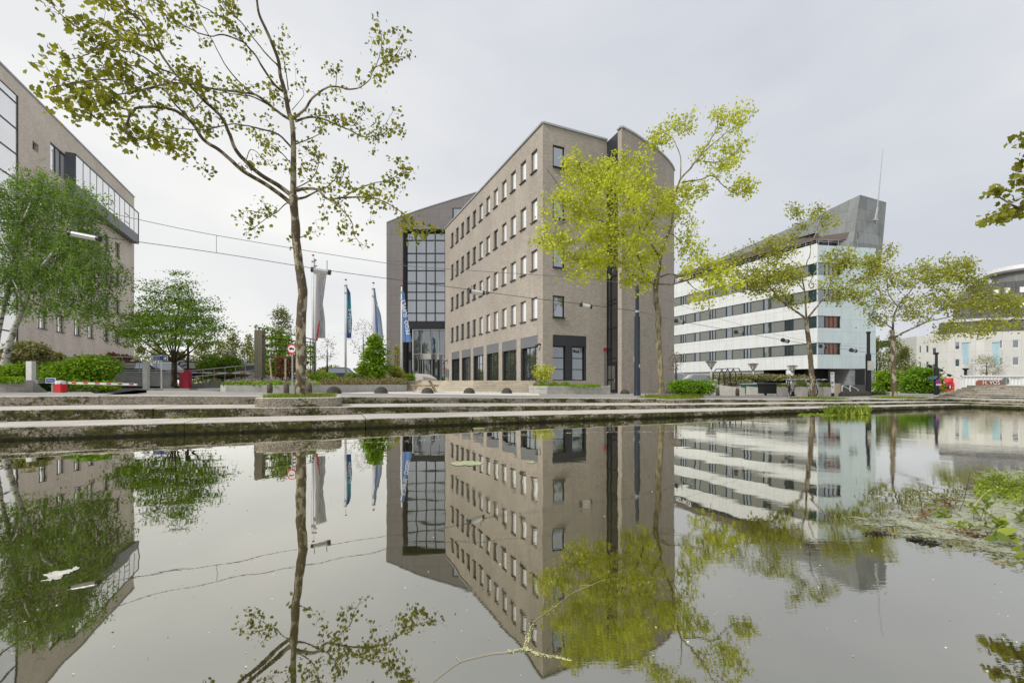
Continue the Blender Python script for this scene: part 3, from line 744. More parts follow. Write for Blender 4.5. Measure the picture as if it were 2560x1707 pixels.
# granite wing: wall facing the pond with a rising roofline and a tall glazed opening
YG = 60.0; gtop = [(966.2, 557), (985, 549.5), (1007, 540.5), (1040, 528.5), (1075, 517), (1112.5, 505.5), (1150, 494), (1196, 480.5), (1260, 463)]
GP = [(xat(p, YG), zat(q, YG)) for p, q in gtop]; ztg = zat(573, YG)
m = MB(); xo0, xo1 = xat(1007, YG), xat(1114, YG)
for (x0, z0), (x1, z1) in zip(GP, GP[1:]):
    zb = .4 if x1 <= xo0+.01 or x0 >= xo1-.2 else ztg
    m.quad((x0, YG, zb), (x1, YG, zb), (x1, YG, z1), (x0, YG, z0))
m.quad((GP[0][0], YG+14, .4), (GP[0][0], YG, .4), (GP[0][0], YG, GP[0][1]), (GP[0][0], YG+14, GP[0][1]))
m.quad((xo0, YG, .4), (xo0, YG+1.3, .4), (xo0, YG+1.3, ztg), (xo0, YG, ztg)); m.quad((xo0, YG, ztg), (xo0, YG+1.3, ztg), (xo1, YG+1.3, ztg), (xo1, YG, ztg))
m.build('granite_wall', MT['granite'], rt)
m = MB()
for (x0, z0), (x1, z1) in zip(GP, GP[1:]): m.quad((x0, YG, z0-.1), (x1, YG, z1-.1), (x1, YG+14, z1-.1), (x0, YG+14, z0-.1))
m.build('granite_wing_roof', MT['grey'], rt)
m = MB()
for (x0, z0), (x1, z1) in zip(GP, GP[1:]): m.add([(x0, YG-.06, z0), (x1, YG-.06, z1), (x1, YG+.3, z1), (x0, YG+.3, z0), (x0, YG-.06, z0+.12), (x1, YG-.06, z1+.12), (x1, YG+.3, z1+.12), (x0, YG+.3, z0+.12)], [(0,3,2,1),(4,5,6,7),(0,1,5,4),(2,3,7,6)])
m.build('coping', MT['steel'], rt)
W3 = Wall((xat(1100, YG), YG), (xat(1220, YG), YG))
m = MB(); q = W3.x(1131); W3.bar(m, q, q+4.5, zat(549, YG), zat(520, YG), .005, .03); m.build('dark_window', MT['dark'], rt)
m = MB(); W3.bar(m, q+.2, q+4.3, zat(546, YG), zat(523, YG), .032, .04); m.build('window_glass', MT['glass'], rt)
# curtain wall, black band, entrance below (all on a plane facing the pond)
YC = 61.0; WCn = Wall((xat(1007, YC), YC), (xat(1114, YC), YC))
ys = [583, 601.5, 634, 656, 677, 709, 730.5, 751, 783, 804]; zs = [zat(y, YC) for y in ys]
xs_ = [WCn.x(p) for p in (1018, 1041, 1065.5, 1088, 1113)]
m = MB()
for i in range(4):
    for j in range(9): m.quad(WCn.pt(xs_[i], zs[j+1]), WCn.pt(xs_[i+1], zs[j+1]), WCn.pt(xs_[i+1], zs[j]), WCn.pt(xs_[i], zs[j]))
gl_ = m.build('curtain_glass', glassmat('curtain_glass', (.07, .075, .08, 1), .32, .02, wob=.05, var=.5), rt)
m = MB()
for x in xs_: WCn.bar(m, x-.06, x+.06, zs[-1], zs[0], -.02, .12)
for z in zs: WCn.bar(m, xs_[0], xs_[-1], z-.06, z+.06, -.01, .1)
m.build('curtain_mullions', MT['black'], rt)
m = MB(); WCn.bar(m, -.3, xs_[0]-.05, .4, ztg, -.3, .25); WCn.bar(m, xs_[0]-.05, xs_[-1]+.3, zs[0]+.06, ztg, -.3, .25)
m.build('black_surround', MT['dark'], rt)
m = MB(); WCn.bar(m, xs_[0]+.3, xs_[-1]+.3, zat(823, YC), zat(804.5, YC)-.04, -.3, .5); m.build('black_band', MT['black'], rt)
zf = zat(949.8, YC); ze = zat(823, YC)-.003
def X_(px): return WCn.x(px)
m = MB(); m.quad(WCn.pt(X_(1030), zf, -.6), WCn.pt(X_(1114), zf, -.6), WCn.pt(X_(1114), ze, -.6), WCn.pt(X_(1030), ze, -.6)); m.build('entrance_glazing', glassmat('entrance_glass', (.03, .04, .03, 1), .2, .02, wob=.06, var=.8), rt)
m = MB()
for px in (1032, 1051.5, 1074, 1096): WCn.bar(m, X_(px)-.05, X_(px)+.05, zat(883, YC), ze, -.6, -.45)
for px, py in ((1032, 0), (1101, 0)): WCn.bar(m, X_(px)-.08, X_(px)+.08, zf, zat(884, YC), -.6, -.4)
WCn.bar(m, X_(1031), X_(1113), zat(885.5, YC), zat(883, YC), -.6, -.38); WCn.bar(m, X_(1101)+.09, X_(1113), zat(900, YC), zat(898.5, YC), -.6, -.42); m.build('entrance_posts', MT['steel'], rt)
# revolving door drum under a steel canopy
cx_, rr = (X_(1042)+X_(1100))/2, (X_(1100)-X_(1042))/2; ctr = WCn.pt(cx_, 0, -.6)
rd_ = MB(); n = 20
rd_.lathe((ctr[0], ctr[1], 0), [(rr, zat(899, YC)), (rr, zat(885, YC))], 36); dro = rd_.build('revolving_door', MT['mirror'], rt, smooth=False)
m = MB(); m.lathe((ctr[0], ctr[1], 0), [(rr*.93, zf), (rr*.93, zat(899, YC)-.01)], 24); m.build('door_glass', glassmat('door_glass', (.02, .025, .02, 1), .16, .02, var=.8), dro)
m = MB()
for k in range(12):
    q = math.pi+math.pi*k/11; m.tube([(ctr[0]+rr*.95*math.cos(q), ctr[1]+rr*.95*math.sin(q), zf), (ctr[0]+rr*.95*math.cos(q), ctr[1]+rr*.95*math.sin(q), zat(899, YC))], .05 if k in (0, 4, 7, 11) else .018, 5)
m.build('door_frame', MT['steel'], dro)
m = MB(); WCn.bar(m, X_(1008), X_(1030), .9, ze, -.35, -.3); m.build('dark_side_panel', MT['black'], rt)
m = MB(); WCn.bar(m, X_(1021), X_(1026.5), 1.3, zat(900, YC), -.3, -.26); WCn.bar(m, X_(1021), X_(1026.5), zat(879, YC), zat(856, YC), -.3, -.26); m.build('pink_stone_strip', MT['granite'], rt)
# grey cabinet beside the entrance
t = thing('cabinet', 'grey box on two legs beside the revolving door', 'utility box', P(1117, 950, 54.6))
o_ = t.location; m = MB(); m.cbox((o_.x, o_.y, zat(933, 54.6)), (.21, .12, .47)); m.build('box', MT['grey'], t)
for dx in (-.12, .1): m = MB(); m.cbox((o_.x+dx, o_.y, (GF+zat(943, 54.6))/2), (.025, .025, (zat(943, 54.6)-GF)/2)); m.build('leg', MT['steel'], t)
m = MB(); m.lathe((o_.x-.05, o_.y, zat(923.3, 54.6)), [(.06, 0), (.06, .22)], 8); m.build('beacon', MT['darkred'], t)
# terrace and stairs in front of the building
tr = MB()
T0 = [(xat(1004, 35), 35), (xat(1195, 31.6), 31.6), (C0.x-.25, C0.y-.3), (El.x, El.y), (-19, 62), (-19, 52)]
tess(T0, [], lambda x, y: GF-.004, tr)
fr_ = T0[:3]
for a, b in zip(fr_, fr_[1:]): tr.quad((*a, .3), (*b, .3), (*b, GF-.004), (*a, GF-.004))
tag(tr.build('terrace', MT['concrete']), kind='structure')
st = MB()
for k in range(5):
    z1 = .66+.142*(k+1)-.012; o = .36*(4-k)
    pl = [(xat(1004, 35)-.2, 35-o-.4), (xat(1160, 31.8)-.3*k, 31.8-o), (xat(1185, 31.5), 31.3-o), (C0.x-.6+.24*k*0, C0.y-1.1-o*.6), (C0.x-.3, C0.y-.3), (xat(1004, 35), 35.2)]
    st.prism(pl, .3, z1)
tag(st.build('plaza_steps', panelmat('sandstone_steps', (.55, .50, .40, 1), 1.1, .142, .012, (.30, .26, .20, 1), rough=.85, stain=.2, var=.12, off=.4)), kind='structure')
# ================================================================ left building
EL = Vector((-49.8, 60.0)); dL = Vector((.4218, -1)).normalized(); AL = EL+dL*42
# outward face is on the right when walking from near to far end reversed
WB = Wall((AL.x, AL.y), (EL.x, EL.y))
lb = thing('office_building', 'pale brick office block at the left edge with a projecting glazed bay near its roof', 'office building', (EL.x, EL.y, 0))
TL = 25.6; rowL = [(607.5, 643), (680.5, 715), (751, 786), (825, 858)]
zL = [(WB.z(294, b), WB.z(294, a)) for a, b in rowL]
cxL = [WB.x(p) for p in (294, 266, 227, 194)]; stp = cxL[2]-cxL[3]; cxL += [cxL[3]-3.3, cxL[3]-6.3]
wl = 1.45; cwx_ = WB.x(50)   # right end of the curtain wall
opL = [(x-wl/2, x+wl/2, a, b) for x in cxL for a, b in zL if x-wl/2 > cwx_+1]
opL += [(x-.75, x+.75, 2.6, 4.25) for x in cxL[:2]]
zs0, zs1 = WB.z(127, 423), WB.z(127, 355)
bx0 = WB.x(125.5); opL += [(bx0, WB.L-2.6, zs0, zs1)]
sq = WB.x(89); opL += [(sq-.45, sq+.45, WB.z(89, 379), WB.z(89, 357))]
opL += [(2, WB.x(46), 1.2, WB.z(43, 239))]
opL += [(WB.x(97), WB.x(104), WB.z(100, 880), WB.z(100, 868))]
m = MB(); WB.grid(m, .5, TL, opL, .35)
bkp = [(EL.x, EL.y), (EL.x-16, EL.y+4), (AL.x-22, AL.y)]
vwall(m, bkp, .5, TL)
m.build('brick_wall', MT['pinkbrick'], lb)
m = MB(); m.poly([(EL.x, EL.y, TL-.3), (EL.x-16, EL.y+4, TL-.3), (AL.x-22, AL.y, TL-.3), (AL.x, AL.y, TL-.3)]); m.build('roof', MT['grey'], lb)
m = MB(); coping(m, [(AL.x, AL.y), (EL.x, EL.y)], TL, .15, .08, .3); m.build('coping', MT['steel'], lb)
for x in cxL:
    for a, b in zL:
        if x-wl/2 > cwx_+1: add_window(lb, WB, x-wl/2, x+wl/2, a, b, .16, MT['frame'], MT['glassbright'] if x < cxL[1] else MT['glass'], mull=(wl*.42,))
for x in cxL[:2]: add_window(lb, WB, x-.75, x+.75, 2.6, 4.25, .16, MT['frame'], MT['glassdark'])
m = MB(); WB.bar(m, sq-.44, sq+.44, WB.z(89, 379), WB.z(89, 357), -.34, -.3); m.build('vent_recess', M('rust_panel', (.12, .07, .04, 1), .8), lb)
x0, x1 = 2, WB.x(46); z1 = WB.z(43, 239)
cg = MB(); nx = 2; cgm = MB(); hs_ = [1.2+i*2.05 for i in range(12) if 1.2+i*2.05 < z1]+[z1]
for i in range(len(hs_)-1): cg.quad(WB.pt(x0, hs_[i], -.05), WB.pt(x1, hs_[i], -.05), WB.pt(x1, hs_[i+1], -.05), WB.pt(x0, hs_[i+1], -.05))
for z in hs_: WB.bar(cgm, x0, x1, z-.05, z+.05, -.05, -.01)
for x in (x0, x1-6, x1-.12): WB.bar(cgm, x, x+.1, 1.2, z1, -.05, .01)
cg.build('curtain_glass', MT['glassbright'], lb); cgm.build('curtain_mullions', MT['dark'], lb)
# near curtain wall continues past the frame edge
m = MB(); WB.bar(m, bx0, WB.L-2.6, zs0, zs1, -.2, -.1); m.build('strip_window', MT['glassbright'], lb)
m = MB()
for k in range(8): q = bx0+.9*k; WB.bar(m, q, q+.08, zs0, zs1, -.1, -.03)
WB.bar(m, bx0, WB.L-2.6, zs1-.12, zs1, -.1, -.02); m.build('strip_mullions', MT['dark'], lb)
# projecting bay
ob = .75; xa, xb = WB.x(188, ob), WB.x(346.7, ob); zb0, zb1 = 19.3, 23.4; zw = 20.5
m = MB(); WB.bar(m, xa, xb, zb0, zw, -.2, ob); WB.bar(m, xa, xb, zb1-.12, zb1, -.2, ob+.04); WB.bar(m, xa, xa+.12, zw, zb1-.13, -.2, ob-.02); m.build('bay_cladding', MT['bluegrey'], lb)
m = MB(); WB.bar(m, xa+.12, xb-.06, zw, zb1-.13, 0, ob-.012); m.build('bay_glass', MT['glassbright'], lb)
m = MB(); nb_ = 11
for i in range(nb_+1):
    q = xa+.12+(xb-xa-.2)*i/nb_; WB.bar(m, q-.045, q+.045, zw, zb1-.13, ob-.03, ob+.004)
    if i in (5, 8): z = zw+1.35; WB.bar(m, q, q+(xb-xa-.2)/nb_, z-.04, z+.04, ob-.05, ob+.01); WB.bar(m, q, q+(xb-xa-.2)/nb_, zw+.35, zw+.43, ob-.05, ob+.01)
WB.bar(m, xb-.07, xb+.02, zb0, zb1, -.2, .0); WB.bar(m, xb-.07, xb+.02, zb0, zb1, ob-.08, ob+.03)
m.build('bay_mullions', MT['dark'], lb)
for x, s_ in ((cxL[0]+1.0, 1), (cxL[1]+.2, 1)):
    c = Vector(WB.pt(x, 4.0, .45))
    hb = thing('wall_planter', 'terracotta pot of russet plants on the pale brick wall, %s one' % ('right' if x == cxL[0]+1.0 else 'left'), 'plant pot', c, group='russet wall pots')
    m = MB(); m.lathe((c.x, c.y, c.z), [(.12, -.95), (.2, -.6), (.5, 0), (.55, .1)], 12); m.build('pot', M('terracotta', (.30, .15, .09, 1), .8), hb)
    leaves('foliage', 'oval', blobpts(np.random.RandomState(3), (c.x, c.y, c.z+.25), (.85, .6, .4), 500), .2, MT['lf_brown'], hb, 4)
# ================================================================ white office building on the right
wb = thing('office_building', 'white panelled office building with ribbon windows and a leaning grey stone prow', 'office building', (34.9, 52, 0))
K = Vector((34.9, 52)); dW = Vector((-.39, 1)).normalized(); WA = Wall(tuple(K+dW*36), tuple(K)); WE = Wall(tuple(K), (42.6, 53.3))
TW = 17.15; BW = 2.84
rw = [(14.95, 13.55), (11.94, 10.5), (8.88, 7.5), (5.8, 4.45)]
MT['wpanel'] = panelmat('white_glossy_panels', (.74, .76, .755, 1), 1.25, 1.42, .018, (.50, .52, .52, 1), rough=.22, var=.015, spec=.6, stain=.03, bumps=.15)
MT['wpanel2'] = panelmat('shade_toned_white_panels', (.50, .585, .60, 1), 1.25, 1.42, .018, (.36, .42, .43, 1), rough=.22, var=.03, spec=.6, stain=.04, bumps=.15)  # white panels with the shade of the unlit face put into their colour
MT['stone'] = panelmat('grey_stone', (.235, .25, .25, 1), 2.0, 1.35, .02, (.14, .15, .15, 1), rough=.6, var=.14, stain=.22, off=.0)
m = MB(); opA = [(2, WA.L, b, a) for a, b in rw]; 
opA = [(2, WA.L-.001, b, a) for a, b in rw]
WA.grid(m, BW, TW, opA, .12); m.quad(WA.pt(2, BW), WA.pt(WA.L, BW), WA.pt(WA.L, BW, -6), WA.pt(2, BW, -6)); m.build('white_cladding', MT['wpanel'], wb)
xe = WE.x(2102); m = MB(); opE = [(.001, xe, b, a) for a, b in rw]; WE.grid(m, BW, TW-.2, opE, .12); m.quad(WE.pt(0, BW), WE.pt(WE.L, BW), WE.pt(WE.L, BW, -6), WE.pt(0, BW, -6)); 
vwall(m, [WE.b.to_2d(), (38, 80)], .3, TW-.2); m.build('shade_toned_cladding', MT['wpanel2'], wb)
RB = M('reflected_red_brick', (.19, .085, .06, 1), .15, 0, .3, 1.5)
def one(bars, name, mat, par):
    mb = MB()
    for W_, q in bars: W_.bar(mb, *q)
    return mb.build(name, mat, par)
for ri, (a, b) in enumerate(rw):
    a_, b_ = a-.06, b+.06
    for k in range(12):
        xx = WA.L-1.05-k*3.0
        if xx-1.95 < 2: break
        br_ = [(WA, (xx-1.95, xx+1.05, a_, a, -.12, -.01)), (WA, (xx-1.95, xx+1.05, b, b_, -.12, -.01)), (WA, (xx-.04, xx+.04, b_, a_, -.12, 0)), (WA, (xx-1.99, xx-1.91, b_, a_, -.12, 0))]
        if k % 2: br_.append((WA, (xx+.45, xx+.53, b_, a_, -.12, -.02)))
        fo = one(br_, 'window', MT['dark'], wb)
        one([(WA, (xx-1.91, xx-.04, b_, a_, -.11, -.07))], 'blind_pane', MT['blind'], fo)
        one([(WA, (xx+.04, xx+1.05, b_, a_, -.11, -.09))], 'green_pane', MT['glassgreen'], fo)
    fo = one([(WE, (.06, xe, a_, a, -.12, -.01)), (WE, (.06, xe, b, b_, -.12, -.01))]+[(WE, (1.0+k*.55, 1.05+k*.55, b_, a_, -.1, -.02)) for k in range(4)], 'corner_window', MT['dark'], wb)
    one([(WE, (.02, 1., b_, a_, -.11, -.09))], 'green_pane', MT['glassgreen'], fo)
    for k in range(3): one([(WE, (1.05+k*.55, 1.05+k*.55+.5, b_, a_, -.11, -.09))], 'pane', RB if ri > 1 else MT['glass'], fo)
# ground floor
m = MB(); xq = WA.x(1905); WA.grid(m, .2, BW, [(2, xq, 1.2, BW-.35)], .1, x1=xq, o=-.3); m.build('base_wall', MT['offwhite'], wb)
k = 2.2
while k < xq-1.9: one([(WA, (k, k+1.7, 1.22, BW-.37, -.4, -.38))], 'base_window', MT['blind'], wb); k += 2.6
k = 3.95
while k < xq-.9: one([(WA, (k, k+.75, 1.22, BW-.37, -.4, -.37))], 'base_door', MT['glassgreen'], wb); k += 2.6
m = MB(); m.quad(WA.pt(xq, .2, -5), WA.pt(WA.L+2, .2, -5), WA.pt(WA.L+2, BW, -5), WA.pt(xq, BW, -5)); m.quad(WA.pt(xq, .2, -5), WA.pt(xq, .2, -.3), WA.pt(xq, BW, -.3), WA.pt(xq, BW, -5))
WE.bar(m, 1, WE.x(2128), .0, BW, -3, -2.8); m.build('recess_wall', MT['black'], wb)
m = MB(); WE.bar(m, WE.x(2126), WE.L, -.4, BW-.003, -3, -.1); m.build('slate_wall', M('slate_cladding', (.26, .28, .285, 1), .7, 0, .35, 1.2, st=(1, 1, 3), bump=.3), wb)
q = WA.x(1974, -.4); c = WA.pt(q, 0, -.5); m = MB(); m.lathe((c[0], c[1], 0), [(.45, .2), (.45, BW)], 16); m.build('column', MT['offwhite'], wb, smooth=True)
q = WE.x(2108, -2.7); m = MB(); WE.bar(m, q-.55, q+.55, -.1, 1.95, -2.78, -2.7); dd = m.build('door', MT['black'], wb)
m = MB(); WE.bar(m, q+.35, q+.42, .85, .9, -2.68, -2.6); m.build('handle', MT['steel'], dd)
# roof terrace, curved brown canopy, stone prow
m = MB(); m.poly([WA.pt(0, TW-.2), WA.pt(WA.L, TW-.2), WE.pt(WE.L, TW-.2), (38, 80, TW-.2), WA.pt(0, TW-.2, -14)]); m.build('roof', MT['grey'], wb)
m = MB()
for zz in (TW+.25, TW+.5): m.tube([WA.pt(2, zz, -.15), WA.pt(WA.L-.1, zz, -.15), WE.pt(WE.L-2, zz, -.15)], .025, 4)
for k in range(26): m.tube([WA.pt(WA.L-1.3*k-.2, TW-.1, -.15), WA.pt(WA.L-1.3*k-.2, TW+.5, -.15)], .02, 4)
for k in range(5): m.tube([WE.pt(.3+k*1.3, TW-.2, -.15), WE.pt(.3+k*1.3, TW+.5, -.15)], .02, 4)
m.build('roof_railing', MT['steel'], wb)
m = MB(); arc = []
for k in range(13):
    q = WA.L-1.2-k*2.6; off = -1.0-(.12*(k-2)**2 if k < 2 else 0)
    arc.append(Vector(WA.pt(q, 0, -.8-.5*max(0, 2-k)**1.3)))
e_ = Vector(WE.pt(2.6, 0, -2.6)); arc = [e_, Vector(WE.pt(1.2, 0, -1.6))]+arc
bk_ = [Vector(WA.pt(WA.L-1.2-12*2.6, 0, -5)), Vector(WA.pt(WA.L+1, 0, -5.5))]
pl = [(p.x, p.y) for p in arc[::-1]]+[(p.x, p.y) for p in bk_[::-1]]
m.prism(pl, TW+.95, TW+1.75); m.build('brown_canopy', M('brown_fascia', (.12, .095, .085, 1), .5, 0, .1, .5), wb)
m = MB(); WA.bar(m, 4, WA.L-1, TW-.15, TW+.93, -5, -2.6); m.build('penthouse_wall', MT['dark'], wb)
# prow: a wedge wall rising to a leaning tip
def prw(px, py, d): return P(px, py, d)
A1, A2, A3, A4 = prw(2150, 487, 53.2), prw(2216, 506, 55.2), prw(2199, 700, 53.9), prw(2120, 700, 52.6)
bk1, bk2 = Vector(WA.pt(0, 0, -3.4)), Vector(WA.pt(0, 0, -8))
zt_ = A1.z
mid = Vector(((A1.x*.72+bk1.x*.28), (A1.y*.72+bk1.y*.28), zat(542, (A1.y*.72+bk1.y*.28))))
m = MB(); lo = 17.0
B1 = Vector((bk1.x, bk1.y, 19.3)); B1l = Vector((bk1.x, bk1.y, lo)); A4l = A4.copy(); A4l.z = lo; 
t4 = (A1.z-lo)/(A1.z-A4.z); A4l = A1+(A4-A1)*t4; A3l = A2+(A3-A2)*((A2.z-(TW-2.))/(A2.z-A3.z))
ms = [A1]; n = 8
for k in range(1, n+1):
    f = k/n; p = A1.lerp(B1, f); p.z = A1.z+(B1.z-A1.z)*(1-(1-f)**1.6); ms.append(p)
for k in range(n):
    f, f2_ = k/n, (k+1)/n
    m.quad(A4l.lerp(B1l, f2_), A4l.lerp(B1l, f), ms[k], ms[k+1])
m.quad(A4l, A3l, A2, A1)
far_ = Vector((A2.x-13, A2.y+33, 19.3)); m.quad(A2, A3l, Vector((far_.x, far_.y, lo)), far_)
m.poly([ms[0], A2, far_]+ms[::-1][:-1]); m.build('stone_prow', MT['stone'], wb)
m = MB(); m.tube([prw(2190, 560, 53.7), prw(2207, 372, 53.7)], [.09, .03], 6); m.tube([prw(2187, 558, 53.6), prw(2194, 520, 53.6)], .12, 6); m.cbox(prw(2187, 550, 53.4), (.3, .15, .1)); m.build('flag_mast', MT['steel'], wb)
for i, (s_, px) in enumerate((('ntreco', 1709),)):
    q = WA.x(px); Mx = basis(WA.pt(q, WA.z(px, 696), .12), WA.e, (0, 0, 1)); text(s_, 'roof_lettering', MT['white'], wb, Mx, 1.25, .05, .01)
# ================================================================ white curved building, far right
fb = thing('office_building', 'long white square-windowed building at the right edge with a dark upper storey', 'office building', (60, 72, 0))
cv = [(xat(2240, 84), 84), (xat(2290, 78), 78), (xat(2370, 74), 74), (xat(2460, 71.5), 71.5), (xat(2560, 70), 70), (xat(2680, 70), 70)]
m = MB(); WLs = [Wall(a, b) for a, b in zip(cv, cv[1:])]; ws = []
sqs = [(2330, 2341, 911), (2366, 2380, 906), (2387, 2400, 899), (2453, 2468, 896), (2499, 2507, 895), (2531, 2548, 894), (2285, 2291, 905), (2297, 2303, 906), (2314, 2322, 905)]
ZF = 9.2
ofw = [[] for _ in WLs]
for a, b, py in sqs:
    for i, (p, q) in enumerate(zip((2240, 2290, 2370, 2460, 2560), (2290, 2370, 2460, 2560, 2680))):
        if p <= a and b <= q:
            W_ = WLs[i]; x0, x1 = W_.x(a), W_.x(b); h = 1.0
            for dy in (0, -43 if a > 2360 else -40):
                z = W_.z(a, py+dy); ofw[i].append((x0, x1, z-1.15, z+.1))
            break
for W_, oo in zip(WLs, ofw): W_.grid(m, .1, ZF, oo, .1)
MT['fpanel'] = panelmat('white_render_panels', (.60, .59, .56, 1), 2.4, 1.55, .02, (.45, .44, .42, 1), rough=.6, var=.03, stain=.05)
m.build('white_wall', MT['fpanel'], fb)
for W_, oo in zip(WLs, ofw):
    for a, b, c, d in oo: add_window(fb, W_, a, b, c, d, .05, MT['white'], MT['glassdark'], fr=.07, sill=False)
m = MB(); m.poly([(x, y, ZF-.05) for x, y in cv]+[(90, 100, ZF-.05), (60, 110, ZF-.05)]); m.build('roof', MT['grey'], fb)
up = [(xat(2347, 76), 76), (xat(2440, 73), 73), (xat(2560, 71), 71), (xat(2700, 71), 71), (100, 95), (92, 98)]
m = MB(); m.prism(up, ZF-.04, ZF+1.9); m.build('dark_band', M('charcoal_cladding', (.10, .10, .105, 1), .5, 0, .1, 1), fb)
m = MB(); m.prism([(x+.0, y-.25) for x, y in up], ZF+1.91, ZF+2.3); m.build('white_cornice', MT['offwhite'], fb)
u2 = [(xat(2420, 78), 78), (xat(2480, 74.5), 74.5), (xat(2560, 73), 73), (xat(2700, 73), 73), (100, 95), (95, 98)]
m = MB(); m.prism(u2, ZF+2.31, 17.6); m.build('dark_upper_storey', panelmat('charcoal_panels', (.10, .10, .11, 1), 1.25, 1.5, .04, (.05, .05, .055, 1), rough=.45), fb)
W_ = Wall(u2[1], u2[2])
for px, py in ((2491, 730), (2518, 726), (2556, 723), (2491, 765), (2520, 764), (2556, 762)):
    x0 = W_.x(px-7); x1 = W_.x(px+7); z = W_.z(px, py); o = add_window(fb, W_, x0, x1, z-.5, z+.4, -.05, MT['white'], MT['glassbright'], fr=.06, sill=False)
dc = (xat(2562, 80), 80); m = MB(); m.lathe((dc[0], dc[1], 0), [(4.0, 17.5), (4.0, 20.3)], 28); m.build('rooftop_drum', M('ribbed_grey_metal', (.2, .2, .19, 1), .6, 0, .3, 3, st=(4, 4, .1)), fb)
m = MB(); m.lathe((dc[0], dc[1], 0), [(4.7, 20.31), (5.0, 20.6), (4.7, 21.3)], 28); m.build('drum_roof', MT['offwhite'], fb)
# ================================================================ bollards along the quay
def G(px, d): x = xat(px, d); return Vector((x, d, g(x, d)))
m = MB(); prof = [(.32, -.15), (.325, 0)]+[(.32*math.cos(q), .02+.30*math.sin(q)) for q in [R(a) for a in range(6, 88, 9)]]+[(.02, .325)]
m.lathe((0, 0, 0), prof, 24); MT['boll'] = M('dark_basalt_concrete', (.075, .066, .055, 1), .9, 0, .35, 7, bump=.5, fine=.4)
hb = m.build('dome_bollard', MT['boll'], smooth=True)
PXB = [835, 952.6, 1069, 1173, 1267, 1351.6, 1428, 1498, 1562, 1674, 1723, 1773, 1818, 1861]
DM = ([835, 1069, 1267, 1428, 1562, 1775, 1861], [36, 31, 27, 24.5, 23, 20.5, 19.5])
LB = ['largest dark dome bollard, first right of the big plane tree', 'dark dome bollard in front of the pale planter wall end', 'dark dome bollard in front of the picnic table', 'dark dome bollard before the open plaza right of the picnic table', 'dark dome bollard at the foot of the sandstone stairs', 'dark dome bollard at the left end of the low concrete planter', 'dark dome bollard before the middle of the low concrete planter',
 'dark dome bollard before the right end of the low concrete planter', 'dark dome bollard between the black stair door and the lamp pole', 'dark dome bollard just right of the lime green plane trunk', 'dark dome bollard before the middle of the bright hedge', 'dark dome bollard at the right end of the bright hedge', 'dark dome bollard between the two small stone posts', 'dark dome bollard right of the second small stone post']
for i, px in enumerate(PXB):
    o = hb if i == 0 else copy_tree(hb); d = .64*F0/lerpt(px, *DM); o.location = G(px, d); o.rotation_euler = (0, 0, i*1.3); o.scale = (1, 1, 1+.04*math.sin(i*2.1))
    tag(o, LB[i], 'bollard', 'dome bollards along the quay')
for i, px in enumerate((2111, 2129, 2145, 2163)):
    o = copy_tree(hb); o.location = G(px, 28.3+.4*i)
    tag(o, ['dark dome bollard before the left handrail of the dark steps', 'dark dome bollard before the right handrail of the dark steps', 'dark dome bollard left of the far lamp pole foot', 'dark dome bollard touching the far lamp pole foot'][i], 'bollard', 'dome bollards along the quay')
m = MB(); m.lathe((0, 0, 0), [(.13, -.1), (.135, .28), (.12, .4), (.08, .47), (.02, .5)], 12); m.lathe((0, 0, 0), [(.142, .2), (.142, .25)], 12)
pb = m.build('stone_post', M('brown_stone', (.11, .095, .07, 1), .9, 0, .4, 8, bump=.4), smooth=True)
for i, (px, w_, lab) in enumerate(((674.5, 12, 'small stone post left of the no-lorries sign'), (716, 12, 'small stone post just left of the big plane trunk'), (773, 12.5, 'small stone post just right of the big plane trunk'), (1794, 8.5, 'slim stone post left of the last dome bollards'), (1843.5, 8.5, 'slim stone post between the last two dome bollards'))):
    o = pb if i == 0 else copy_tree(pb); d = .27*F0/w_*(.75 if w_ > 10 else .78); o.location = G(px, d); o.scale = (.85, .85, .9) if w_ > 10 else (.85, .85, 1.0)
    tag(o, lab, 'bollard', 'small stone posts')
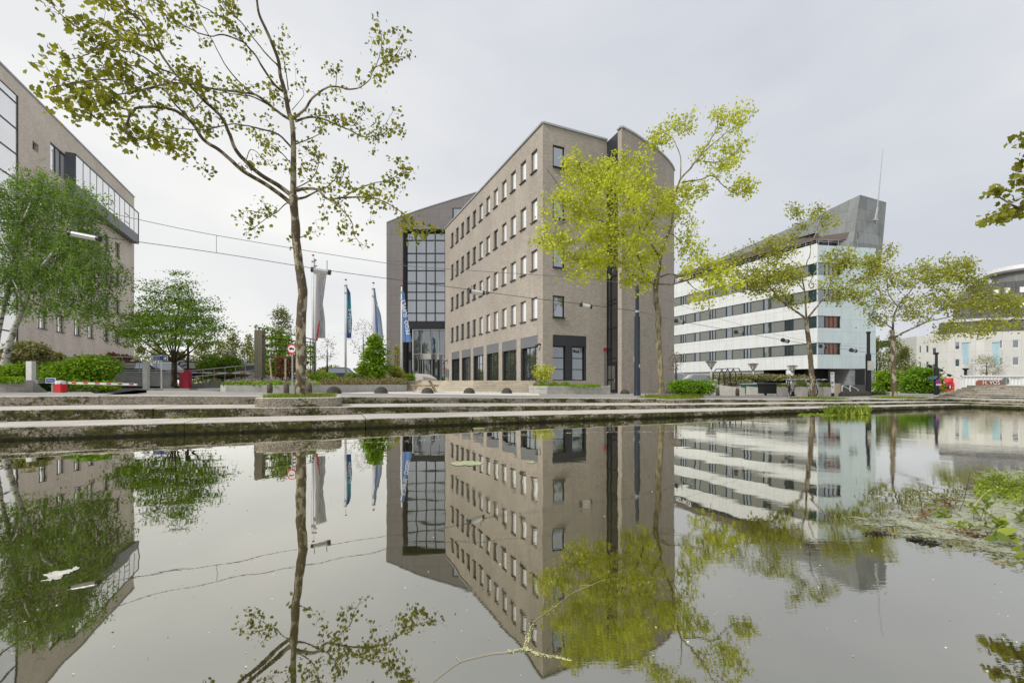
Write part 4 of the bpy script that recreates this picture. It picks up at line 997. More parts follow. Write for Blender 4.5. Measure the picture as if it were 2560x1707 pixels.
# ================================================================ planter kerbs that bulge into the steps round each tree
def tree_planter(px, d, w, dep, zt, label):
    c = Vector((xat(px, d), d)); n = 8; pts = []; r = .45
    for (sx, sy, a0) in ((-1, -1, 180), (1, -1, 270), (1, 1, 0), (-1, 1, 90)):
        for k in range(n+1):
            q = R(a0+90*k/n); rr = r if sy < 0 else .05
            lx, ly = sx*(w-rr)+rr*math.cos(q), sy*(dep-rr)+rr*math.sin(q)
            pts.append((c.x+lx*QD[0]+ly*QN[0], c.y+lx*QD[1]+ly*QN[1]))
    t = thing('tree_planter', label, 'planter', (c.x, c.y, zt), group='stone planters round the quay trees')
    inn = [((p[0]-c.x)*.86+c.x, (p[1]-c.y)*.86+c.y) for p in pts]
    m = MB(); N = len(pts)
    for i in range(N):
        j = (i+1) % N; m.quad((*pts[i], -.2), (*pts[j], -.2), (*pts[j], zt-.02), (*pts[i], zt-.02))
        ci = ((pts[i][0]-c.x)*.985+c.x, (pts[i][1]-c.y)*.985+c.y); cj = ((pts[j][0]-c.x)*.985+c.x, (pts[j][1]-c.y)*.985+c.y)
        m.quad((*pts[i], zt-.02), (*pts[j], zt-.02), (*cj, zt), (*ci, zt)); m.quad((*ci, zt), (*cj, zt), (*inn[j], zt), (*inn[i], zt))
        m.quad((*inn[i], zt), (*inn[j], zt), (*inn[j], zt-.15), (*inn[i], zt-.15))
    m.build('kerb', MT['step'], t)
    m = MB(); m.poly([(*p, zt-.05) for p in inn]); m.build('soil', M('soil', (.07, .055, .035, 1), .95, 0, .3, 5), t)
    rs = np.random.RandomState(int(px)); q = rs.rand(2600, 2)*2-1
    gp_ = [(c.x+a*w*.84*QD[0]+b_*dep*.84*QN[0], c.y+a*w*.84*QD[1]+b_*dep*.84*QN[1], zt-.05) for a, b_ in q]
    leaves('grass', 'blade', gp_, .14, MT['lf_grass'], t, int(px), up=True)
    return c
tree_planter(755, 14.4, 1.17, 1.35, .775, 'stone kerbed planter with grass round the big plane tree, bulging over the steps')
tree_planter(1672, 20.2, 1.15, 1.2, .515, 'stone kerbed planter round the lime green plane tree')
tree_planter(2046, 22.9, 1.15, 1.2, .395, 'stone kerbed planter round the slender leaning plane tree')
tree_planter(2252, 24.6, 1.15, 1.2, .375, 'stone kerbed planter round the plane tree nearest the side steps')
# ================================================================ long pale planter walls with beds
def wall_line(mb, pts, z0, z1, th=.14, bev=.012):
    for a, b in zip(pts, pts[1:]):
        W_ = Wall(a, b); n = max(1, int(W_.L/2.2)); 
        for k in range(n): W_.bar(mb, W_.L*k/n+.004, W_.L*(k+1)/n-.004, z0, z1, -th, 0)
bed = thing('planter_bed', 'long pale concrete planter bed below the flagpoles, left of the plaza', 'planter', P(780, 975, 21))
PL = [(xat(590, 27), 27), (xat(551, 21.2), 21.2), (xat(564, 20.2), 20.2), (xat(735, 21.2), 21.2), (xat(870, 23.6), 23.6), (xat(1012, 27.5), 27.5), (xat(1020, 36), 36)]
m = MB(); wall_line(m, PL, .4, 1.1); m.build('wall', MT['concrete'], bed)
m = MB(); tess(PL+[(xat(1020, 46), 46), (xat(700, 44), 44), (xat(640, 32), 32)], [], lambda x, y: 1.0+max(0, min(.28, (y-22)*.02)), m); m.build('soil', M('bed_soil', (.09, .065, .04, 1), .95, 0, .35, 3), bed)
rs = np.random.RandomState(8)
def inpoly(x, y, P_):
    c = False
    for (x1, y1), (x2, y2) in zip(P_, P_[1:]+P_[:1]):
        if (y1 > y) != (y2 > y) and x < (x2-x1)*(y-y1)/(y2-y1)+x1: c = not c
    return c
bedpoly = PL+[(xat(1020, 46), 46), (xat(700, 44), 44), (xat(640, 32), 32)]
def bedpts(n, x0, x1, d0, d1, h, seed):
    rs = np.random.RandomState(seed); out = []
    while len(out) < n:
        px = rs.uniform(x0, x1); d = rs.uniform(d0, d1); x = xat(px, d)
        if inpoly(x, d, bedpoly):
            hh = h*(.55+.45*math.sin(x*2.3+d)*math.cos(d*1.7)); out.append((x, d, 1.04+max(0, min(.28, (d-22)*.02))+rs.rand()*max(.08, hh)))
    return out
tag(leaves('ivy', 'oval', bedpts(6000, 560, 800, 20.4, 24, .22, 1), .11, MT['lf_shrub'], None, 1), 'low glossy green ground cover along the pale planter edge', 'ground cover', kind='stuff')
tag(leaves('heather', 'oval', bedpts(7000, 560, 790, 22.2, 26, .42, 2), .06, MT['lf_pink'], None, 2), 'pink flowering heather behind the ivy in the planter', 'heather', kind='stuff')
tag(leaves('heather', 'oval', bedpts(16000, 800, 1020, 23, 38, .4, 3), .10, MT['lf_heath'], None, 3), 'olive brown heather filling the right part of the planter bed', 'heather', kind='stuff')
lp = thing('low_planter', 'low pale concrete planter with herbs below the sharp building corner', 'planter', P(1440, 980, 27.5))
PLL = [(xat(1330, 30.5), 30.5), (xat(1322, 27.6), 27.6), (xat(1368, 27.2), 27.2), (xat(1526, 29), 29), (xat(1524, 32.5), 32.5)]
m = MB(); wall_line(m, PLL, .3, .83); wall_line(m, [(a, b-.0) for a, b in PLL], .845, 1.02, th=.135); m.build('wall', MT['concrete'], lp)
m = MB(); m.poly([(a, b, .97) for a, b in PLL]); m.build('soil', bpy.data.materials['bed_soil'], lp)
hp = []
for _ in range(4000):
    px, d = rs.uniform(1335, 1500), rs.uniform(27.6, 30.5); hp.append((xat(px, d), d, .98+rs.rand()*(.10 if px > 1430 else .3*abs(math.sin(px*.11)))))
leaves('herbs', 'oval', hp, .09, MT['lf_shrub'], lp, 5)
bs = thing('bamboo', 'yellow green bamboo clump at the corner end of the low planter', 'shrub', P(1360, 960, 28.6))
rs = np.random.RandomState(4); ml = MB(); tp = []
for k in range(34):
    b_ = bs.location+Vector((rs.uniform(-.35, .35), rs.uniform(-.3, .3), 0)); tpt = b_+Vector((rs.uniform(-.45, .45), rs.uniform(-.35, .35), rs.uniform(.7, 1.35))); ml.tube([b_, tpt], .008, 3)
    for f in np.linspace(.25, 1, 26): q = b_.lerp(tpt, f); tp.append((q.x+rs.randn()*.09, q.y+rs.randn()*.09, q.z+rs.randn()*.05))
ml.build('stems', MT['barkyellow'], bs); leaves('foliage', 'oval', tp, .12, MT['lf_lime'], bs, 9)
# ================================================================ flagpoles and flags
def flagpole(px, ytop, ybase, d, label, r=.07):
    b = P(px, ybase, d); b.z = min(b.z, 1.3); t = thing('flagpole', label, 'flagpole', b, group='flagpoles in the planter bed')
    zt = zat(ytop, d); m = MB(); m.tube([b, (b.x, b.y, (b.z+zt)/2), (b.x, b.y, zt)], [r*1.25, r, r*.6], 10); m.build('pole', MT['white'], t, smooth=True)
    m = MB(); m.lathe((b.x, b.y, zt), [(.03, -.02), (.11, .05), (.11, .09), (.02, .13)], 10); m.build('finial', MT['darkred'], t)
    m = MB(); m.tube([(b.x-.1, b.y-.02, zt-.5), (b.x-.1, b.y-.02, b.z+1)], .012, 4); m.cbox((b.x, b.y, zt-.45), (.13, .1, .04)); m.cbox((b.x, b.y, zt-1.1), (.13, .1, .04)); m.build('halyard', MT['steel'], t)
def flag(name, outline, d, mat, label, n=22, fold=.10, seed=0, fr_=5.):
    "outline: rows of (y_px, x_left, x_right); a draped cloth with vertical folds and two sides"
    rs = np.random.RandomState(seed); vs = []; fs = []; R_ = len(outline)*4-3
    ys = [o[0] for o in outline]; rowsy = np.linspace(ys[0], ys[-1], R_)
    for y in rowsy:
        xl, xr = lerpt(y, ys, [o[1] for o in outline]), lerpt(y, ys, [o[2] for o in outline])
        for k in range(n+1):
            f = k/n; yy = y+(outline[0][3] if len(outline[0]) > 3 else 0)*f*max(0, 1-(y-ys[0])/40.)
            p = P(xl+(xr-xl)*f, yy, d); p.y += fold*math.sin(f*fr_*math.pi+y*.012)*(.3+f); vs.append(p)
    for i in range(R_-1):
        for k in range(n): a = i*(n+1)+k; fs.append((a, a+1, a+n+2, a+n+1))
    m = MB(); m.add(vs, fs); o = m.build(name, mat, smooth=True)
    if label: tag(o, label, 'flag', 'flags on the poles')
    return o
def flagmat(name, stops, axis_z=(2., 9.), stripe=0):
    m, nt, b = nmat(name); gm = nt.nodes.new('ShaderNodeNewGeometry'); sp = nt.nodes.new('ShaderNodeSeparateXYZ'); L(nt, gm.outputs['Position'], sp.inputs[0])
    mr = node(nt, 'ShaderNodeMapRange'); mr.inputs['From Min'].default_value = axis_z[0]; mr.inputs['From Max'].default_value = axis_z[1]; L(nt, sp.outputs[2], mr.inputs[0])
    col = ramp(nt, mr.outputs[0], stops)
    L(nt, col, b.inputs['Base Color']); b.inputs['Roughness'].default_value = .8; b.inputs['Specular IOR Level'].default_value = .15
    out = nt.nodes['Material Output']; t = nt.nodes.new('ShaderNodeBsdfTranslucent'); L(nt, col, t.inputs[0]); mx = nt.nodes.new('ShaderNodeMixShader'); mx.inputs[0].default_value = .5
    L(nt, b.outputs[0], mx.inputs[1]); L(nt, t.outputs[0], mx.inputs[2]); L(nt, mx.outputs[0], out.inputs[0]); return m
flagpole(783, 640, 930, 38.5, 'leftmost white flagpole, behind the hanging tube lamp')
flagpole(788.5, 652, 930, 40.5, 'second white flagpole, carrying the long grey and white banner')
flagpole(864.5, 701, 938, 40, 'white flagpole of the teal and blue flag'); flagpole(933.5, 709, 936, 40, 'white flagpole of the pale blue and white flag'); flagpole(1004, 716, 955, 38, 'white flagpole of the medium blue flag nearest the entrance', .08)
f = flag('flag', [(672, 789, 818, 8), (700, 790, 814), (730, 790, 810), (757, 790, 806), (775, 790, 810), (800, 790, 812), (845, 790, 811)], 40.1, flagmat('banner_white', [(0., (.78, .77, .78, 1)), (1., (.70, .70, .71, 1))]), 'long grey and white banner with a red stroke and a blue window mark', fold=.25, fr_=9)
red = flag('red_stroke', [(800, 798, 799), (815, 795, 799), (832, 792, 796), (852, 790, 794)], 39.75, MT['red'], None, n=4, fold=.03); red.parent = f
m = MB()
for i in range(2):
    for j in range(3): a = P(797+i*4.3, 816+j*7, 39.7); b_ = P(800.3+i*4.3, 821+j*7, 39.7); m.quad((a.x, a.y, b_.z), (b_.x, a.y, b_.z), (b_.x, a.y, a.z), (a.x, a.y, a.z))
m.build('blue_window_mark', M('dusty_blue', (.18, .24, .36, 1), .7), f)
glyphs(3.6, .13, 'lettering', MT['bluegrey'], f, basis(P(801, 752, 39.6), (-.06, 0, 1), (-1, 0, -.06)), 3)
f = flag('flag', [(710, 866, 866.6, 10), (722, 866.5, 877), (780, 867, 878.5), (805, 867, 880), (845, 867, 877)], 39.9, flagmat('flag_teal', [(0., (.08, .10, .34, 1)), (.3, (.08, .22, .42, 1)), (.7, (.08, .38, .46, 1)), (.95, (.10, .18, .4, 1))], (4.5, 9.6)), 'narrow teal flag fading to violet blue with pale lettering', fold=.12, seed=2, fr_=3)
glyphs(2.2, .34, 'lettering', MT['white'], f, basis(P(873.5, 800, 39.55), (0, 0, 1), (-1, 0, 0)), 5)
f = flag('flag', [(721, 934.8, 935.5), (750, 935.5, 940), (770, 936, 946), (787, 936, 952), (815, 936, 956), (850, 936, 961)], 39.9, flagmat('flag_pale', [(0., (.66, .71, .80, 1)), (1., (.42, .50, .64, 1))], (4.5, 9.4)), 'pale blue and white flag flaring out towards its foot', fold=.22, seed=3, fr_=4)
st_ = flag('blue_stripe', [(760, 937, 940), (800, 938.5, 943), (850, 943, 947)], 39.55, M('stripe_blue', (.08, .14, .30, 1), .8), None, n=5, fold=.05); st_.parent = f
text('O', 'lettering', MT['white'], f, basis(P(940, 765, 39.6), (1, 0, 0), (0, 0, 1)), .45, .004)
f = flag('flag', [(725, 1004.8, 1012, 8), (735, 1005, 1012.5), (780, 1005.5, 1015), (820, 1006, 1022), (855, 1007, 1030)], 37.9, flagmat('flag_blue', [(0., (.22, .36, .70, 1)), (1., (.26, .40, .66, 1))], (4, 9)), 'medium blue flag with white lettering nearest the entrance', fold=.10, seed=4, fr_=3)
text('PEGO  SUPPLY', 'lettering', MT['white'], f, basis(P(1014.4, 792, 37.55), (-.15, 0, 1), (-1, 0, -.15)), .46, .004, .005)
# ================================================================ overhead wires with tube lamps
pole = thing('lamp_pole', 'tall dark blue wire pole in front of the curved brick wall', 'pole', G(1593, 26))
b = pole.location; m = MB(); m.lathe(b, [(.20, 0), (.17, .3), (.165, zat(792, 26)-b.z), (.11, zat(790, 26)-b.z), (.10, zat(715, 26)-b.z), (.02, zat(714, 26)-b.z)], 14); m.build('shaft', M('dark_blue_enamel', (.022, .030, .050, 1), .35, 0, .1, 2), pole, smooth=False)
m = MB(); m.lathe((b.x, b.y, zat(779, 26)), [(.14, -.06), (.14, .06)], 10); m.cbox((b.x+.07, b.y-.19, zat(915, 26)), (.03, .03, .09)); m.build('clamp', MT['steel'], pole)
pole2 = thing('lamp_pole', 'tall black wire pole beside the white building, before its slate wall', 'pole', G(2171, 30))
b2 = pole2.location; m = MB(); m.lathe(b2, [(.19, 0), (.16, .3), (.155, zat(886, 30)-b2.z), (.10, zat(884, 30)-b2.z), (.095, zat(834, 30)-b2.z), (.13, zat(833, 30)-b2.z), (.13, zat(829, 30)-b2.z)], 14); m.build('shaft', MT['black'], pole2)
m = MB(); m.cbox((b2.x-.0, b2.y-.2, zat(914, 30)), (.2, .03, .3)); m.build('small_sign', MT['offwhite'], pole2)
A_ = [(0, 470, 18), (346, 549, 20.5), (560, 592, 21.5), (966, 658, 23), (1113, 672, 23.6), (1500, 699.5, 25.6), (1593, 722, 26)]
B_ = [(-60, 541, 18.5), (0, 555, 18.8), (175, 582, 19.8), (348, 605, 20.5), (560, 635, 21.5), (779, 670, 22.3), (966, 696, 22.8), (1159, 722, 23.3), (1300, 741.7, 24.2), (1450, 759.4, 25), (1593, 778, 26)]
C_ = [(1593, 778, 26), (1688, 800.5, 27), (1780, 817.5, 28), (1855, 831, 28.6), (1970, 852, 29.3), (2062, 866, 29.8), (2171, 882, 30), (2325, 914, 34), (2352, 924, 36), (2373, 937, 38), (2410, 950, 40)]
D_ = [(1593, 722, 26), (1780, 790, 28), (1980, 845, 29.2), (2171, 872, 30)]
for nm, pts, lab in (('overhead_wire', A_, 'upper overhead wire running from the left edge to the dark blue pole'), ('overhead_wire', B_, 'lower overhead wire that carries the tube lamps, left of the dark blue pole'), ('overhead_wire', C_, 'overhead wire falling from the dark blue pole towards the far right'), ('overhead_wire', D_, 'thin upper wire between the dark blue pole and the black pole')):
    m = MB(); m.tube(smooth_path([P(*q) for q in pts], 4), .014 if lab[0] != 't' else .008, 5); o = m.build(nm, MT['grey'] if 'lower' not in lab else MT['black']); tag(o, lab, 'wire', 'overhead lamp wires')
for (px, a, b_, d) in ((541, 588, 631, 21.4),):
    m = MB(); m.tube([P(px, a, d), P(px, b_, d)], .012, 4); tag(m.build('wire_hanger', MT['grey']), 'thin vertical hanger between the two overhead wires left of the big trunk', 'wire')
def tube_lamp(p0, p1, label, legs=True, up=22, col='steel'):
    a, b_ = P(*p0), P(*p1); t = thing('tube_lamp', label, 'lamp', (a+b_)/2, group='tube lamps hung on the overhead wire')
    d = (b_-a).normalized(); m = MB(); m.tube([a, b_], .105, 12); m.build('housing', MT['steel' if col == 'steel' else 'offwhite'], t, smooth=False)
    m = MB(); m.tube([a-d*.02+Vector((0, 0, -.05)), b_+d*.02+Vector((0, 0, -.05))], .085, 10); m.build('diffuser', M('frosted_tube', (.55, .54, .48, 1), .3, 0, .05), t)
    m = MB(); m.tube([a-d*.05, a+d*.06], .13, 12); m.tube([b_-d*.06, b_+d*.05], .13, 12); m.build('end_cap', MT['dark'], t)
    for f in (.12, .85):
        q = a.lerp(b_, f); m = MB(); m.tube([q+Vector((0, 0, .08)), q+Vector((0, 0, .08+up*q.y/F0))], .018, 4); m.build('hanger', MT['grey'], t)
tube_lamp((176, 583, 19.8), (247, 597, 19.9), 'long silver tube lamp hanging before the birch', up=22)
tube_lamp((781, 674, 22.3), (824, 681, 22.4), 'tube lamp hanging over the grey and white banner', up=25)
tube_lamp((1174, 728, 23.3), (1208, 733, 23.6), 'tube lamp hanging before the brick windows above the entrance', up=12, col='w')
tube_lamp((1452, 762, 25), (1477, 767, 25.1), 'tube lamp hanging before the right brick face', up=10, col='w')
tube_lamp((1690, 802, 27), (1707, 806, 27.1), 'tube lamp at the corner between brick wall and white building', up=9)
tube_lamp((1840, 830, 28.5), (1855, 833, 28.7), 'tube lamp before the white building, left of the leaning plane tree', up=1)
tube_lamp((1957, 850, 29.2), (1969, 853, 29.3), 'tube lamp before the white building, nearest left of the leaning trunk', up=1)
tube_lamp((2051, 865, 29.8), (2062, 867, 29.8), 'tube lamp just right of the leaning trunk', up=1)
tube_lamp((2128, 875, 29.9), (2138, 877, 30), 'tube lamp just left of the black pole', up=1)
for (px, py, d, lab) in ((2325, 914, 34, 'small dark wire lamp left of the third lamp pole'), (2352, 924, 36, 'small dark wire lamp right of the third lamp pole'), (2373, 937, 38, 'small dark wire lamp above the red truck cab')):
    a = P(px-3, py, d); b_ = P(px+3, py+2, d); m = MB(); m.tube([a, b_], .11, 8); tag(m.build('wire_lamp', MT['black']), lab, 'lamp', 'small dark wire lamps')
p3 = thing('lamp_pole', 'black pole with street name plates and a no parking sign', 'pole', G(2341, 32))
b = p3.location; m = MB(); m.lathe(b, [(.16, 0), (.15, .3), (.15, zat(920, 32)-b.z), (.085, zat(918, 32)-b.z), (.08, zat(886, 32)-b.z), (.13, zat(885, 32)-b.z), (.13, zat(881, 32)-b.z)], 12); m.build('shaft', MT['black'], p3)
sb = thing('no_parking_sign', 'round blue and red no parking sign on the black pole', 'road sign', (b.x, b.y-.17, zat(955, 32))); c = sb.location
def disc(mb, c, r, y, n=24): mb.poly([(c.x+r*math.cos(2*math.pi*k/n), c.y+y, c.z+r*math.sin(2*math.pi*k/n)) for k in range(n)])
m = MB(); m.tube([c, c+Vector((0, .03, 0))], .19, 24); m.build('plate', MT['red'], sb)
m = MB(); disc(m, c, .145, -.004); m.build('blue_field', M('signal_blue', (.02, .10, .5, 1), .4), sb)
m = MB(); m.quad(c+Vector((-.10, -.008, .13)), c+Vector((-.13, -.008, .10)), c+Vector((.10, -.008, -.13)), c+Vector((.13, -.008, -.10))); m.build('red_bar', MT['red'], sb)
m = MB(); m.cbox((c.x, c.y, zat(961.5, 32)), (.17, .01, .06)); m.build('under_plate', MT['white'], sb)
for dx, y0, lab in ((-.32, 945, 'long blue street name plate pointing left on the black pole'), (-.1, 942, 'short blue street name plate above the long one')):
    m = MB(); m.cbox((b.x+dx-.12, b.y-.16, zat(y0, 32)), (.26 if dx < -.2 else .14, .012, .055)); o = m.build('name_plate', M('plate_blue', (.10, .22, .45, 1), .4)); tag(o, lab, 'street sign')
# no-lorries sign
ns = thing('no_lorries_sign', 'round white sign with red ring and black lorry, left of the big trunk', 'road sign', P(729, 975, 19)); c = P(729.5, 872, 19)
m = MB(); m.tube([(c.x, c.y+.05, 1.0), (c.x, c.y+.05, c.z+.1)], .03, 8); m.build('post', MT['steel'], ns)
m = MB(); m.tube([c, c+Vector((0, .03, 0))], .20, 28); m.build('red_ring', MT['red'], ns); m = MB(); disc(m, c, .15, -.004); m.build('white_field', MT['white'], ns)
m = MB(); 
for a, b_, e, f in ((-.10, .03, -.015, .055), (.035, .095, -.015, .03), (-.105, .1, -.03, -.016)): m.quad((c.x+a, c.y-.008, c.z+e), (c.x+b_, c.y-.008, c.z+e), (c.x+b_, c.y-.008, c.z+f), (c.x+a, c.y-.008, c.z+f))
for dx in (-.07, .06): m.poly([(c.x+dx+.02*math.cos(q), c.y-.0085, c.z-.035+.02*math.sin(q)) for q in np.linspace(0, 6.28, 10)[:-1]])
m.build('lorry_symbol', MT['black'], ns)
# tenant board
tb = thing('tenant_board', 'tall olive bronze tenant board with dark engraved names', 'sign', P(652, 960, 25.9)); d = 25.9
W_ = Wall((xat(645.5, 25.5), 25.5), (xat(664, 26.3), 26.3)); zb, zt = zat(944, 25.9), zat(827, 25.9)
brz = M('bronze_board', (.165, .155, .105, 1), .45, .3, .12, 1.2); brl = M('bronze_edge', (.27, .24, .18, 1), .45, .3, .1, 1.2)
m = MB(); W_.bar(m, 0, W_.L, zb, zt, -.22, 0); m.build('face_panel', brz, tb); W2 = Wall((xat(636, 25.9), 25.9), (xat(645.5, 25.5), 25.5))
m = MB(); W2.bar(m, 0, W2.L*.28, zb, zt+.02, -.2, -.03); W2.bar(m, W2.L*.45, W2.L-.003, zb, zt+.01, -.2, 0); m.build('side_fin', brl, tb)
for x in (W2.pt(W2.L*.45, 0), W_.pt(W_.L*.6, 0)): m = MB(); m.tube([(x[0], x[1]+.1, 1.0), (x[0], x[1]+.1, zb)], .05, 8); m.build('leg', MT['steel'], tb)
for py, f_, sz in ((840, .9, .19), (855.5, .75, .10), (871.5, .5, .11), (885, .9, .09), (890, .6, .08), (900, .85, .08), (905, .6, .08), (919, .65, .11), (934.5, .5, .11)):
    glyphs(W_.L*f_, sz, 'tenant_name', MT['black'], tb, basis(W_.pt(W_.L*.5, zat(py, 25.9), .012), W_.e, (0, 0, 1)), int(py))
m = MB()
for py in (847.5, 862, 879, 895, 911, 927): W_.bar(m, .02, W_.L-.02, zat(py, 25.9)-.005, zat(py, 25.9)+.005, .001, .006)
m.build('divider', MT['black'], tb)
# blue signs on the left
for (px, py, d, w_, h_, lab, post) in ((401, 895, 25, .38, .12, 'blue parking direction sign on a thin white post', 1), (127, 951, 17.2, .16, .075, 'small blue plate beside the red and grey barrier box', 0)):
    c = P(px, py, d); t = thing('direction_sign', lab, 'sign', (c.x, c.y, g(c.x, c.y)))
    m = MB(); m.cbox(c, (w_, .02, h_)); m.build('plate', MT['blue'], t); m = MB(); m.cbox(c+Vector((0, .004, 0)), (w_+.02, .02, h_+.02)); m.build('border', MT['white'], t)
    for dz in (.05, -.04): glyphs(w_*(.8 if post else 1.5), .085*w_/.38, 'lettering', MT['white'], t, basis(c+Vector((-w_*(.4 if post else 0), -.024, dz*w_/.38)), (1, 0, 0), (0, 0, 1)), int(px+dz*99))
    if post: m = MB(); a = c+Vector((.2, -.024, -.06)); m.poly([a, a+Vector((.14, 0, -.02)), a+Vector((.14, 0, .13)), a+Vector((0, 0, .08))]); m.build('arrow_symbol', MT['white'], t)
    m = MB(); m.tube([(c.x+.01, c.y+.06, g(c.x, c.y)-.1), (c.x+.01, c.y+.06, c.z)], .035, 8); m.build('post', MT['white'] if post else MT['steel'], t)
# barriers and ticket pillar
def arm(t, a, b_, n=6):
    W_ = Wall((a.x, a.y), (b_.x, b_.y)); m = MB(); h = .038; m.add([W_.pt(0, a.z-h, 0), W_.pt(W_.L, b_.z-h, 0), W_.pt(W_.L, b_.z+h, 0), W_.pt(0, a.z+h, 0), W_.pt(0, a.z-h, -.06), W_.pt(W_.L, b_.z-h, -.06), W_.pt(W_.L, b_.z+h, -.06), W_.pt(0, a.z+h, -.06)], [(0, 1, 2, 3), (7, 6, 5, 4), (0, 4, 5, 1), (3, 2, 6, 7), (0, 3, 7, 4), (1, 5, 6, 2)]); m.build('boom', MT['white'], t)
    for k in range(n):
        f0, f1_ = (k+.35)/n, (k+.75)/n; z0, z1 = a.z+(b_.z-a.z)*f0, a.z+(b_.z-a.z)*f1_
        m = MB(); m.quad(W_.pt(W_.L*f0, z0-.02, .004), W_.pt(W_.L*f1_, z1-.02, .004), W_.pt(W_.L*f1_, z1+h*.85, .004), W_.pt(W_.L*f0, z0+h*.85, .004)); m.build('red_mark', MT['red'], t)
b1 = thing('barrier', 'red barrier box with grey cap and a long red and white arm', 'barrier', G(152, 17)); c = b1.location
m = MB(); m.cbox((c.x, c.y, c.z+.06), (.13, .13, .30), 0, .02); m.build('housing', MT['red'], b1); m = MB(); m.lathe((c.x, c.y, zat(959.8, 17)), [(.16, -.01), (.165, .02), (.13, .12), (.06, .135)], 8); m.build('cap', MT['offwhite'], b1)
arm(b1, Vector(P(169, 957, 17.1)), Vector(P(341, 961, 17.4)))
b3 = thing('barrier', 'tall crimson barrier cabinet with a pale arm by the ramp', 'barrier', G(464, 31)); c = b3.location
m = MB(); m.cbox((c.x, c.y, c.z+.61), (.30, .24, .62), R(12), .03); m.build('housing', MT['darkred'], b3); m = MB(); m.cbox((c.x-.10, c.y-.255, c.z+1.12), (.14, .012, .05), R(12)); m.build('label_plate', MT['offwhite'], b3)
arm(b3, Vector(P(479, 931, 31.2)), Vector(P(624, 933, 33)), 4)
for px, y0, y1, d, w_, lab, mt in ((366, 903, 975, 22.7, .13, 'leaning beige concrete post at the ramp mouth', 'concrete'), (78, 903, 953, 19, .14, 'pale metal post beside the timber planter', 'offwhite')):
    c = P(px, y1, d); t = thing('gate_post', lab, 'post', c); m = MB(); h = zat(y0, d)-c.z; m.prism([(c.x-w_, c.y-.08), (c.x+w_*.7, c.y-.08), (c.x+w_*.7, c.y+.1), (c.x-w_, c.y+.1)], c.z, c.z+h); m.build('post', MT[mt], t)
    m = MB(); m.cbox((c.x+.1, c.y, c.z-.02), (.5, .3, .07)); m.build('foot', MT['concrete2'], t)
# concrete wall over the ramp with railing
rw_ = thing('ramp_wall', 'grey concrete ramp wall with a steel railing below the left building', 'wall', P(350, 960, 30.4))
m = MB(); W_ = Wall((xat(160, 30.3), 30.3), (xat(428, 30.3), 30.3)); W_.bar(m, 0, W_.L, .98, 1.9, -.3, 0); W_.bar(m, W_.x(405), W_.L, .3, .98, -.3, -.01); m.build('wall', MT['concrete2'], rw_)
m = MB(); W_.bar(m, 0, W_.L, 1.905, 1.96, -.33, .03); m.build('coping', MT['concrete'], rw_)
m = MB(); z0 = 1.96
for h in (.98, .5, .1): m.tube([W_.pt(0, z0+h, -.15), W_.pt(W_.L, z0+h, -.15)], .03 if h > .9 else .02, 5)
k = .3
while k < W_.L: m.tube([W_.pt(k, z0, -.15), W_.pt(k, z0+.98, -.15)], .025, 4); k += 1.15
m.build('railing', MT['steel'], rw_)
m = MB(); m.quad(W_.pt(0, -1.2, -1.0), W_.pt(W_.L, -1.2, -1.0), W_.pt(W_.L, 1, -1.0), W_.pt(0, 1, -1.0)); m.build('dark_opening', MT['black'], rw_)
k2 = thing('ramp_kerb', 'low concrete kerb wall with railings beside the upward ramp', 'wall', P(560, 955, 33))
m = MB(); a, b_ = (xat(480, 31.8), 31.8), (xat(640, 36), 36); W_ = Wall(a, b_); n = 6
for k in range(n): q0, q1 = W_.L*k/n, W_.L*(k+1)/n; zz = 1.0+.62*(k+.5)/n; W_.bar(m, q0+.003, q1-.003, .5, zz+.08, -.25, 0)
m.build('wall', MT['concrete2'], k2); m = MB()
for h in (.95, .5): m.tube([W_.pt(0, 1.1+h, -.12), W_.pt(W_.L, 1.7+h, -.12)], .03, 5)
for k in range(7): q = W_.L*k/6; z = 1.05+.6*k/6; m.tube([W_.pt(q, z-.05, -.12), W_.pt(q, z+.98, -.12)], .025, 4)
m.build('railing', MT['steel'], k2)
# timber planter, left edge
tp_ = thing('timber_planter', 'stacked weathered timber planter box at the left edge', 'planter', P(20, 975, 16.9)); m = MB(); W_ = Wall((xat(-60, 16.6), 16.6), (xat(60, 17.1), 17.1))
for j in range(3): 
    z = .72+j*.19
    W_.bar(m, 0, W_.x(17), z, z+.182, -.6, 0); W_.bar(m, W_.x(17)+.01, W_.L, z, z+.182, -.6, .004*j)
m.build('planks', MT['greywood'], tp_); a, b_ = (xat(60, 17.1), 17.1), (xat(82, 17.4), 17.4); W2 = Wall(a, b_); m = MB()
for j in range(3): W2.bar(m, 0, W2.L, .72+j*.19, .90+j*.19, -.5, 0)
m.build('side_planks', MT['greywood'], tp_)
c = P(98, 985, 17.5); m = MB(); m.add([P(82, 952, 17.4), P(82, 985, 17.4), P(122, 981, 17.8), P(82, 952, 18.0), P(82, 985, 18), P(122, 981, 18.3)], [(0, 1, 2), (5, 4, 3), (0, 2, 5, 3), (0, 3, 4, 1), (1, 4, 5, 2)]); tag(m.build('sloped_kerb', MT['concrete2']), 'sloping concrete kerb wedge right of the timber planter', 'kerb')
ps = []
rs = np.random.RandomState(31)
for _ in range(3500): px = rs.uniform(-60, 58); q = rs.uniform(16.7, 17.3); ps.append((xat(px, q), q, 1.22+rs.rand()*.18))
leaves('grassy_top', 'oval', ps, .07, MT['lf_shrub'], tp_, 4)
